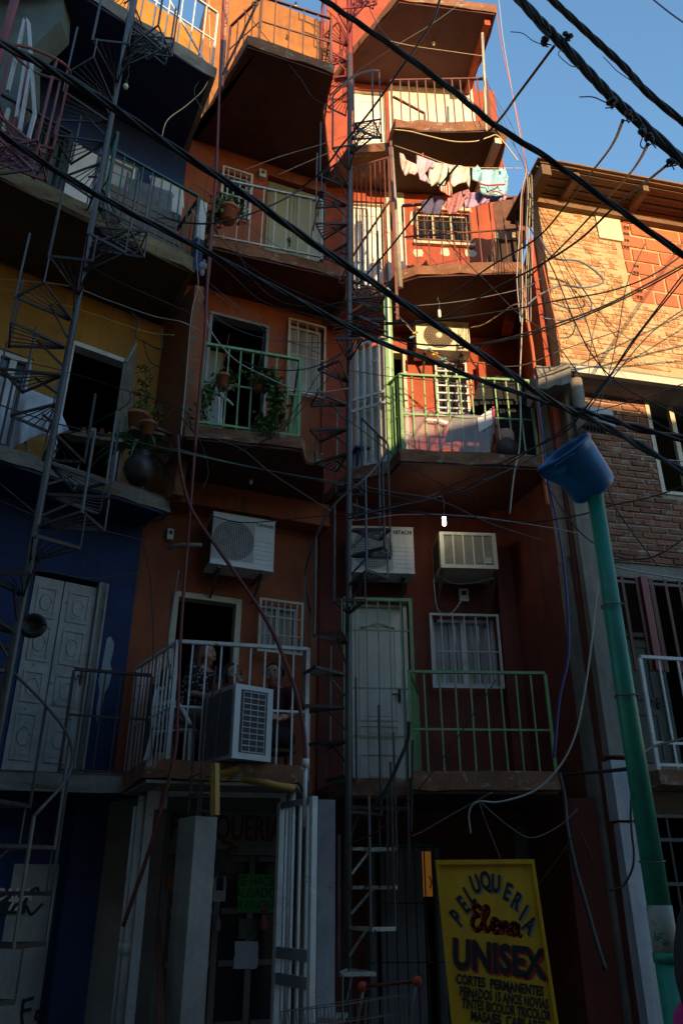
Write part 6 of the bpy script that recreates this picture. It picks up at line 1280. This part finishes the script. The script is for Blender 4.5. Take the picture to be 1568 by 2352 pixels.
m = MB(); m.bar(at(935, 1700, 7.3), at(940, 2000, 7.3), .02); m.bar(at(947, 1700, 7.35), at(945, 1910, 7.35), .02); m.bar(at(890, 1810, 7.2), at(891, 2080, 7.2), .02); m.bar(at(805, 1855, 7.35), at(945, 1858, 7.35), .02, .03); solo('stair_rail_frame', m, dark_steel, 'dark steel rods of the lowest stair flight', 'railing')
# ================================================================== cables and wires
def wire(label, P, d, r=.006, mat=None, twist=0, name='wire', group=None, tuft=(), sway=0):
    D = d if isinstance(d, (list, tuple)) else None
    if D is None: D = [d] * len(P)
    elif len(D) == 2 and len(P) != 2: D = [D[0] + (D[1] - D[0]) * i / (len(P) - 1) for i in range(len(P))]
    S = spline([at(x, y, dd) for (x, y), dd in zip(P, D)], 10); m = MB(); out = lambda q: q[0] < 0 or q[0] > 1568 or q[1] < 0
    if out(P[0]): t = (S[0] - S[2]).normalized(); S = [S[0] + t * (7 - k) for k in range(7)] + S      # cables run on past the frame
    if out(P[-1]): t = (S[-1] - S[-3]).normalized(); S = S + [S[-1] + t * (k + 1) for k in range(7)]
    if twist:
        for k in range(twist):
            T = []
            for i, p in enumerate(S):
                a = i * .35 + 2 * math.pi * k / twist; t = (S[min(i + 1, len(S) - 1)] - S[max(i - 1, 0)]).normalized(); n = t.cross(V3((.2, 1, .1))).normalized(); b = t.cross(n); T.append(p + (n * math.cos(a) + b * math.sin(a)) * r * (1.05 if twist > 2 else 1))
            m.tube(T, r, 7)
    else: m.tube(S, r, 6)
    return solo(name, m, mat or black, label, 'cable' if name == 'cable' else 'wire', group)
G = 'overhead cables'
wire('thick twisted black cable crossing diagonally from the top centre to the right edge', [(715, -22), (790, 30), (900, 105), (1040, 208), (1130, 282), (1260, 365), (1420, 480), (1600, 608)], [3.3, 3.6], .0102, black, 3, 'cable', G)
wire('thick black cable from the left edge down across the orange house to the junction box', [(-30, 84), (100, 150), (250, 240), (400, 340), (560, 445), (700, 545), (850, 645), (1000, 745), (1130, 830), (1240, 905), (1330, 955)], [3.6, 6.9], .017, black, 3, 'cable', G)
wire('second thick black cable, lower at the left edge, bundled towards the junction box', [(-30, 285), (130, 392), (280, 478), (450, 565), (600, 645), (740, 718), (870, 785), (1000, 832), (1120, 880), (1240, 918), (1340, 950)], [4.2, 7.0], .013, black, 3, 'cable', G)
wire('black cable leaving the junction box for the lower right edge', [(1330, 950), (1400, 985), (1480, 1030), (1600, 1102)], [6.9, 6.2], .02, black, 2, 'cable', G)
wire('black cable from the junction box to the right edge above the dark window', [(1320, 940), (1400, 962), (1470, 985), (1600, 1015)], [6.9, 6.4], .02, black, 2, 'cable', G)
wire('heavy twisted overhead bundle with splices against the sky', [(1160, -40), (1232, 40), (1275, 84), (1350, 165), (1410, 228), (1480, 290), (1600, 400)], [3.4, 3.6], .017, black, 4, 'cable', G)
wire('outer twisted overhead bundle at the upper right corner', [(1225, -40), (1290, 20), (1360, 85), (1430, 150), (1490, 215), (1600, 305)], [3.5, 3.7], .0125, black, 4, 'cable', G)
wire('slack black cable running just above the heavy overhead bundle', [(1185, -20), (1230, 50), (1262, 84)], 3.45, .015, black, 0, 'cable', G)
wire('thin dark wire across the upper right corner of the sky', [(1490, -10), (1540, 30), (1600, 72)], 4.0, .007, blue_wire)
# splices with loose tape ends
for (x, y, lab) in ((1250, 92, 'upper left splice, where the first drop wire leaves'), (1302, 82, 'second splice from the upper left'), (1405, 235, 'splice with a long loose tape end'), (1442, 266, 'middle splice'), (1478, 303, 'splice with a dangling ring'), (1490, 320, 'small splice beside the ring'), (1545, 368, 'lowest splice at the right edge')):
    m = MB(); c = at(x, y, 3.42)
    for k in range(5): q = V3((random.gauss(0, .012), random.gauss(0, .012), random.gauss(0, .012))); m.ball(c + q, random.uniform(.012, .022), 7, (random.uniform(.7, 1.4), 1, random.uniform(.7, 1.3)))
    for k in range(3): m.tube(spline([c, c + V3((random.uniform(-.03, .03), 0, random.uniform(-.05, -.02))), c + V3((random.uniform(-.06, .05), 0, random.uniform(-.08, -.03)))], 4), .004, 5)
    solo('cable_splice', m, black, 'black taped ' + lab + ' of the overhead bundle', 'splice', 'taped splices on the overhead bundle')
wire('loose tape end trailing from the bundle against the sky', [(1405, 240), (1385, 232), (1360, 222), (1330, 222)], 3.42, .004, black); wire('thin curled tape end left of the upper splice', [(1240, 100), (1222, 92), (1200, 76), (1172, 72)], 3.42, .003, grey_wire); wire('thin curled tape end below the second splice', [(1290, 112), (1282, 125), (1310, 150), (1330, 152)], 3.42, .003, grey_wire); wire('thin curled tape end on the outer bundle', [(1385, 130), (1400, 145), (1420, 165), (1470, 198)], 3.6, .003, grey_wire); wire('curled tape loop hanging under the splice ring', [(1475, 315), (1470, 332), (1478, 340), (1484, 328), (1480, 316)], 3.42, .004, black)
D_ = 'drop wires from the overhead bundle'
wire('drop wire from the upper splice running down left to the terracotta balcony', [(1272, 105), (1190, 215), (1140, 282), (1040, 390), (950, 500), (890, 575), (820, 655)], [3.45, 7.2], .010, black, 0, 'wire', D_)
wire('drop wire from the middle splice to the terracotta corner', [(1430, 276), (1412, 320), (1392, 352), (1350, 405), (1300, 470), (1230, 548), (1120, 615), (1020, 690)], [3.45, 7.4], .010, black, 0, 'wire', D_)
wire('drop wire from the ring splice sagging across the brick wall', [(1488, 330), (1465, 372), (1440, 405), (1380, 470), (1290, 565), (1210, 640)], [3.45, 7.2], .010, black, 0, 'wire', D_)
wire('drop wire from the lowest splice crossing the brick wall', [(1532, 378), (1480, 420), (1410, 475), (1330, 550), (1240, 608), (1140, 660), (1000, 735), (880, 745)], [3.45, 7.3], .010, black, 0, 'wire', D_)
wire('black wire hanging from the top edge over the red stair to the orange house', [(1012, -10), (994, 45), (960, 100), (925, 150), (850, 255), (786, 332), (740, 392), (690, 432)], [4.0, 6.6], .011, black)
wire('black wire curving from the tangle above the pale railing to the left pipes', [(694, 432), (650, 458), (590, 485), (540, 502), (480, 513), (420, 510), (380, 500), (362, 503), (352, 520)], [6.6, 6.3], .011, black)
wire('black wire crossing from the right edge to the staircase pole', [(1600, 560), (1500, 630), (1400, 668), (1280, 690), (1150, 715), (1000, 735), (880, 740), (800, 720)], [6.0, 7.3], .009, black); wire('black wire from the right edge sagging to the cream outdoor unit', [(1600, 590), (1490, 650), (1380, 705), (1250, 752), (1130, 785), (1060, 793), (960, 790), (880, 770), (800, 740)], [6.0, 7.4], .011, black)
wire('second black wire from the right edge sagging beside the first one', [(1600, 596), (1480, 662), (1360, 718), (1240, 762), (1120, 790), (1050, 800)], [6.0, 7.4], .009, black)
wire('black wire dropping from the right edge to the bucket', [(1600, 590), (1560, 640), (1500, 720), (1440, 800), (1390, 880), (1340, 940), (1300, 990), (1200, 1040), (1050, 1110), (960, 1145), (800, 1185)], [5.8, 7.2], .008, black)
wire('second black wire dropping beside it towards the bucket', [(1600, 600), (1545, 670), (1480, 750), (1420, 835), (1370, 900), (1320, 965), (1220, 1032), (1080, 1115), (970, 1150), (800, 1192)], [5.8, 7.2], .008, black)
wire('thin black wire from the sky corner of the terracotta house down to the junction box', [(1215, 520), (1270, 620), (1320, 740), (1370, 830), (1450, 900), (1600, 970)], [7.0, 6.4], .007, black); wire('thin black wire crossing the lower brick wall', [(1600, 1105), (1500, 1140), (1400, 1162), (1320, 1185), (1180, 1200), (1000, 1180), (900, 1172)], [6.2, 7.6], .007, black)
wire('black wire looping past the teal pole under the brick wall', [(1240, 1090), (1320, 1210), (1400, 1270), (1460, 1285), (1520, 1270), (1600, 1215)], [7.2, 6.6], .007, black); wire('thin black wire up the brick wall behind the bucket', [(1372, 1020), (1390, 1080), (1405, 1150), (1450, 1220), (1510, 1300)], [7.2, 7.2], .007, black)
for i, (P, lab) in enumerate((([(1145, 0), (1155, 90), (1170, 180), (1190, 290), (1205, 370), (1212, 430)], 'pale wire strung from the topmost slab corner against the sky'), ([(1140, 30), (1152, 110), (1180, 230), (1200, 330), (1210, 420)], 'second pale wire against the sky, close beside it'))): wire(lab, P, [7.4, 7.3], .006, white_wire if i == 0 else orange_wire)
for i, (P, lab) in enumerate((([(1116, 180), (1150, 260), (1185, 340), (1212, 400)], 'thin grey wire from the topmost railing corner to the cable corner'), ([(1116, 190), (1165, 270), (1200, 345), (1216, 405)], 'thin grey wire lying right of the other from the topmost railing'), ([(1118, 215), (1160, 300), (1200, 370), (1214, 440)], 'third thin grey wire from the topmost railing corner'))): wire(lab, P, 7.5, .004, grey_wire)
WM = [white_wire, grey_wire, orange_wire, black, white_wire, yellow_wire, grey_wire, white_wire]
Wlab = ['white', 'grey', 'orange', 'black', 'thick white', 'cream', 'thin grey', 'thin white']
for i in range(8):
    o = -14 + 4 * i; P = [(1212 + o * .4, 395), (1208 + o, 450), (1206 + o, 520), (1204 + o * 1.2, 590), (1203 + o, 650), (1205 + o * .8, 740)]; wire(Wlab[i] + ' wire in the tangled bundle at the cable corner beside the brick house', [(x + random.uniform(-3, 3), y) for x, y in P], [7.1 + .04 * (i % 3), 7.3], .006 if i in (0, 4) else .0045, WM[i])
for i in range(0, 6, 2):
    P = [(1214, 440), (1228 + 6 * i, 490 + 4 * i), (1262 + 12 * i, 560 + 14 * i), (1300 + 22 * i, 650 + 20 * i), (1345 + 36 * i, 740 + 18 * i)]; wire(('highest', 'second', 'third', 'fourth', 'fifth', 'lowest')[i] + ' thin wire of the fan spreading from the cable corner across the sunlit bricks', P, [7.1, 7.2], .004, grey_wire if i % 2 else black)
wire('blue grey cable looped on the sunlit brick wall', [(1210, 700), (1240, 676), (1290, 655), (1340, 660), (1382, 650), (1375, 630), (1330, 600), (1270, 590), (1236, 540)], 7.2, .011, plain('blue_grey_cable', (.10, .13, .18), .5)); wire('blue grey cable arc lower on the sunlit brick wall', [(1245, 730), (1290, 735), (1340, 730), (1358, 705), (1350, 680), (1320, 640)], 7.2, .009, MATS['blue_grey_cable'])
wire('orange wire down the left edge of the brick house', [(1245, 600), (1262, 680), (1280, 760), (1290, 820)], 7.15, .009, orange_wire)
wire('long white wire hanging from the cable corner to the lower slab', [(1198, 560), (1199, 690), (1197, 780), (1194, 860), (1195, 950), (1192, 1030), (1180, 1090), (1170, 1180)], 7.1, .008, white_wire); wire('white wire looping from the bracket past the concrete column to the shop wall', [(1376, 1316), (1366, 1400), (1355, 1500), (1340, 1600), (1320, 1690), (1285, 1760), (1230, 1815), (1150, 1842), (1098, 1842), (1077, 1865), (1080, 1915)], [7.2, 7.6], .009, white_wire)
wire('white wire crossing the right edge under the brick wall', [(1410, 1302), (1480, 1316), (1600, 1335)], 7.2, .008, white_wire); wire('white line along the brick wall above the bucket', [(1350, 1020), (1420, 1040), (1500, 1052), (1600, 1064)], 6.9, .006, white_wire); wire('black wire loop on the whitewashed column foot', [(1452, 1780), (1448, 1880), (1455, 1960), (1450, 2000), (1430, 2035), (1400, 2046)], 6.8, .009, black); wire('black wire arching from the teal pole to the right edge', [(1452, 1770), (1470, 1740), (1500, 1715), (1600, 1690)], [4.4, 5.0], .008, black)
wire('cream cord sagging under the fifth storey slab', [(905, 297), (940, 301), (985, 312), (1040, 324), (1090, 324), (1120, 315), (1140, 310), (1160, 330), (1190, 370)], 7.45, .008, yellow_wire); wire('cream cord hanging from the third storey wall to the corner of the terracotta house', [(1080, 752), (1110, 745), (1150, 720), (1180, 700), (1210, 700)], [8.4, 7.5], .008, yellow_wire)
# thin wires over the orange house
TW = (([(455, 660), (470, 690), (478, 745), (505, 790), (545, 830), (600, 860), (680, 895), (740, 900), (800, 892)], 'white wire drooping in front of the hanging pots to the stair', white_wire, .008),
 ([(470, 640), (540, 700), (610, 760), (680, 790), (740, 800)], 'thin pale wire from the pipes across the dark orange doorway', grey_wire, .004),
 ([(470, 655), (560, 720), (650, 775), (735, 812)], 'second thin pale wire across the dark orange doorway, just below the first', grey_wire, .004),
 ([(450, 690), (520, 745), (600, 775), (680, 785), (790, 788)], 'thin grey wire across the tall barred window', grey_wire, .005),
 ([(440, 560), (520, 620), (600, 690), (700, 720), (800, 745)], 'black wire below the pale railing slab', black, .006),
 ([(540, 560), (580, 640), (640, 690), (720, 705), (800, 690)], 'black wire hooking under the orange slab towards the stair', black, .006),
 ([(500, 340), (470, 480), (560, 600), (680, 670), (800, 715)], 'thin dark wire slanting behind the thick cables', black, .005),
 ([(800, 800), (740, 850), (690, 925), (640, 985), (590, 1020), (540, 1040)], 'black wire slanting from the stair across the vine', black, .007),
 ([(830, 780), (770, 850), (700, 930), (650, 985), (575, 1030)], 'black wire slanting beside it below the vine', black, .007),
 ([(560, 830), (600, 845), (680, 850), (740, 835), (800, 800)], 'black wire sagging in front of the green railing corner', black, .008),
 ([(440, 985), (500, 1010), (560, 1035), (620, 1085), (690, 1130), (760, 1175)], 'grey wire slanting under the green plant balcony', grey_wire, .006),
 ([(400, 1030), (520, 1060), (640, 1085), (790, 1110), (900, 1130), (1010, 1150), (1120, 1200), (1240, 1240)], 'long grey wire below the plant balcony to the terracotta house', grey_wire, .006),
 ([(470, 1180), (560, 1200), (690, 1190), (800, 1180), (900, 1172), (1010, 1185), (1100, 1190)], 'dark wire knotted above the mesh fronted outdoor unit', black, .006),
 ([(410, 950), (450, 1000), (470, 1040), (478, 1090), (460, 1130)], 'dark loop of wire at the pipes under the plant balcony', black, .006),
 ([(440, 480), (460, 520), (452, 590), (455, 660), (440, 720), (425, 900), (416, 1000)], 'pale wire down the rough brick pier', white_wire, .006),
 ([(480, 0), (482, 150), (470, 200), (430, 240), (385, 275), (370, 320)], 'cream wire drooping from the blue overhang', yellow_wire, .007),
 ([(470, 170), (448, 200), (450, 225), (470, 260)], 'thin grey wire curling under the blue overhang', grey_wire, .005),
 ([(560, 20), (590, 60), (640, 120), (690, 180), (720, 225), (760, 245)], 'black wire from the iron hook across the top orange slab', black, .006),
 ([(840, 0), (870, 60), (920, 110), (1000, 170), (1080, 230), (1170, 310), (1260, 370), (1400, 470), (1560, 590)], 'thin black wire running alongside the diagonal thick cable', black, .006),
 ([(890, 92), (950, 105), (1040, 118), (1110, 128)], 'thin cream line under the topmost terracotta slab', yellow_wire, .004),
 ([(1060, 5), (990, 55), (900, 110), (800, 180), (740, 250)], 'thin dark line from the topmost slab to the orange house', grey_wire, .004),
 ([(800, 310), (740, 330), (640, 360), (560, 390)], 'thin clothes line between the stair and the orange wall', white_wire, .004),
 ([(800, 330), (720, 365), (640, 400)], 'second thin clothes line between the stair and the orange wall', white_wire, .004),
 ([(0, 640), (150, 655), (250, 690), (350, 725), (420, 740), (470, 765)], 'pale thin wire across the yellow wall', white_wire, .005),
 ([(0, 660), (180, 710), (330, 760), (400, 770)], 'faint thin wire lower on the yellow wall', yellow_wire, .003),
 ([(300, 715), (320, 740), (310, 770), (340, 790), (370, 800), (372, 760)], 'black loop of cable at the corner of the yellow wall', black, .008),
 ([(330, 780), (335, 810), (350, 835), (375, 845)], 'black cable arc on the yellow wall beside the tall weedy plant', black, .008),
 ([(0, 930), (120, 970), (250, 1000), (400, 1035), (560, 1070), (790, 1115)], 'dark green wire across the left stair and the agave', dkgreen_steel, .008),
 ([(0, 1110), (60, 1160), (110, 1200)], 'thin grey wire at the left edge below the balcony', grey_wire, .005), ([(0, 1150), (100, 1190), (220, 1215), (330, 1240)], 'thin grey wire under the navy soffit', grey_wire, .004),
 ([(75, 1310), (130, 1316), (200, 1328), (300, 1320), (330, 1305)], 'thin wire over the white carved door', grey_wire, .005),
 ([(905, 716), (930, 740), (960, 765)], 'thin cord from the green post to the cream outdoor unit', yellow_wire, .005),
 ([(800, 850), (900, 865), (1000, 875), (1120, 890), (1240, 905)], 'thin grey wire along the top of the green railing', grey_wire, .005),
 ([(800, 965), (860, 1010), (930, 1065), (1010, 1110), (1100, 1150)], 'dark wire slanting under the green railed balcony', black, .005),
 ([(1140, 1560), (1060, 1680), (980, 1790), (880, 1900), (790, 1945)], 'dark wire slanting over the lower green railing', black, .006),
 ([(1000, 1320), (1040, 1340), (1080, 1340), (1135, 1328)], 'thin wire under the window air conditioner', grey_wire, .005), ([(995, 1330), (1005, 1400), (1035, 1408), (1058, 1382)], 'white wire curling down to the white breaker box', white_wire, .005),
 ([(1100, 1845), (1120, 1900), (1150, 1975)], 'thin wire drooping on the maroon wall above the sign', grey_wire, .004), ([(1105, 1845), (1170, 1900), (1220, 1925), (1280, 1900), (1325, 1860)], 'grey wire sagging over the bare patches above the sign', grey_wire, .006),
 ([(1130, 1820), (1040, 1870), (980, 1905), (945, 1922)], 'thin wire from the lower slab to the grey door frame', grey_wire, .005), ([(1230, 2040), (1290, 1960), (1325, 1910), (1350, 1950), (1360, 1975)], 'dark wire arch on the maroon pier beside the sign', black, .006))
TW += (([(800, 690), (880, 705), (980, 700), (1080, 688), (1200, 662), (1240, 640)], 'grey wire from the stair under the brown railed slab', grey_wire, .006),
 ([(880, 770), (960, 800), (1080, 830), (1190, 840), (1300, 800), (1420, 760)], 'black wire sagging in front of the sunlit wall to the brick house', black, .006),
 ([(1000, 520), (1060, 590), (1120, 650), (1190, 720), (1260, 770), (1330, 860)], 'black wire slanting from the brown railing to the concrete post', black, .006),
 ([(805, 1120), (900, 1140), (960, 1150), (1060, 1130), (1160, 1085), (1260, 1030), (1340, 985)], 'black wire sagging under the green railed slab to the junction box', black, .007),
 ([(810, 1185), (900, 1165), (1010, 1140), (1130, 1095), (1250, 1045)], 'grey wire rising under the green railed slab', grey_wire, .006),
 ([(810, 1196), (930, 1182), (1080, 1186), (1250, 1210), (1330, 1225)], 'pale wire above the window air conditioner', white_wire, .004),
 ([(1300, 640), (1340, 720), (1375, 830), (1420, 900), (1490, 960), (1600, 1020)], 'dark wire falling across the brick ledge to the right edge', black, .006),
 ([(1480, 560), (1440, 650), (1420, 760), (1400, 850), (1370, 950)], 'dark wire down the sunlit bricks past the ledge', black, .006),
 ([(1600, 690), (1500, 760), (1420, 850), (1350, 940)], 'dark wire from the right edge to the junction box', black, .007),
 ([(1600, 870), (1500, 905), (1420, 930), (1350, 948)], 'dark wire over the upper edge of the brown brick wall', black, .006),
 ([(440, 420), (520, 470), (600, 540), (700, 600), (790, 640)], 'thin wire slanting before the pale railing', grey_wire, .004),
 ([(0, 520), (120, 560), (260, 640), (440, 720)], 'thin black wire over the left staircase', black, .006),
 ([(0, 820), (140, 850), (300, 900), (420, 940), (440, 985)], 'thin black wire across the yellow storey doorway', black, .005),
 ([(130, 1000), (190, 985), (290, 930), (300, 900)], 'black wire from the left staircase to the folded shutter', black, .007),
 ([(330, 1250), (345, 1330), (352, 1480), (345, 1620), (352, 1760)], 'dark wire down the edge of the blue wall', black, .006),
 ([(410, 1310), (395, 1400), (385, 1480), (392, 1560)], 'grey tape wrapped wire beside the doorway', grey_wire, .009))
for P, lab, mt, r in TW:
    d = []
    for x, y in P:   # each wire keeps a little in front of the balconies it passes
        d.append(7.0 if x > 420 else 6.6)
    wire(lab, [(x, y) for x, y in P], d, r * .9, mt)
# iron hook, cable tangle on the stair
for k in range(7):
    P = [(770 + random.uniform(-10, 10), 740 + 8 * k), (800, 735 + 7 * k), (840 + random.uniform(-10, 10), 745 + 6 * k), (890, 760 + 4 * k + random.uniform(-8, 8))]; wire(('topmost', 'second', 'third', 'fourth', 'fifth', 'sixth', 'lowest')[k] + ' black wire of the tangle round the staircase pole', P, [7.3, 7.5], .006, black)
m = MB(); c = at(586, 7, 6.5); m.tube([c + V3((.035 * math.cos(a * .5236), 0, .035 * math.sin(a * .5236))) for a in range(13)], .014, 7); m.bar(c + V3((.03, 0, .02)), at(512, 170, 6.7), .025, .02); solo('iron_hook', m, dark_steel, 'dark iron bar with a ring end at the top orange slab', 'bar')
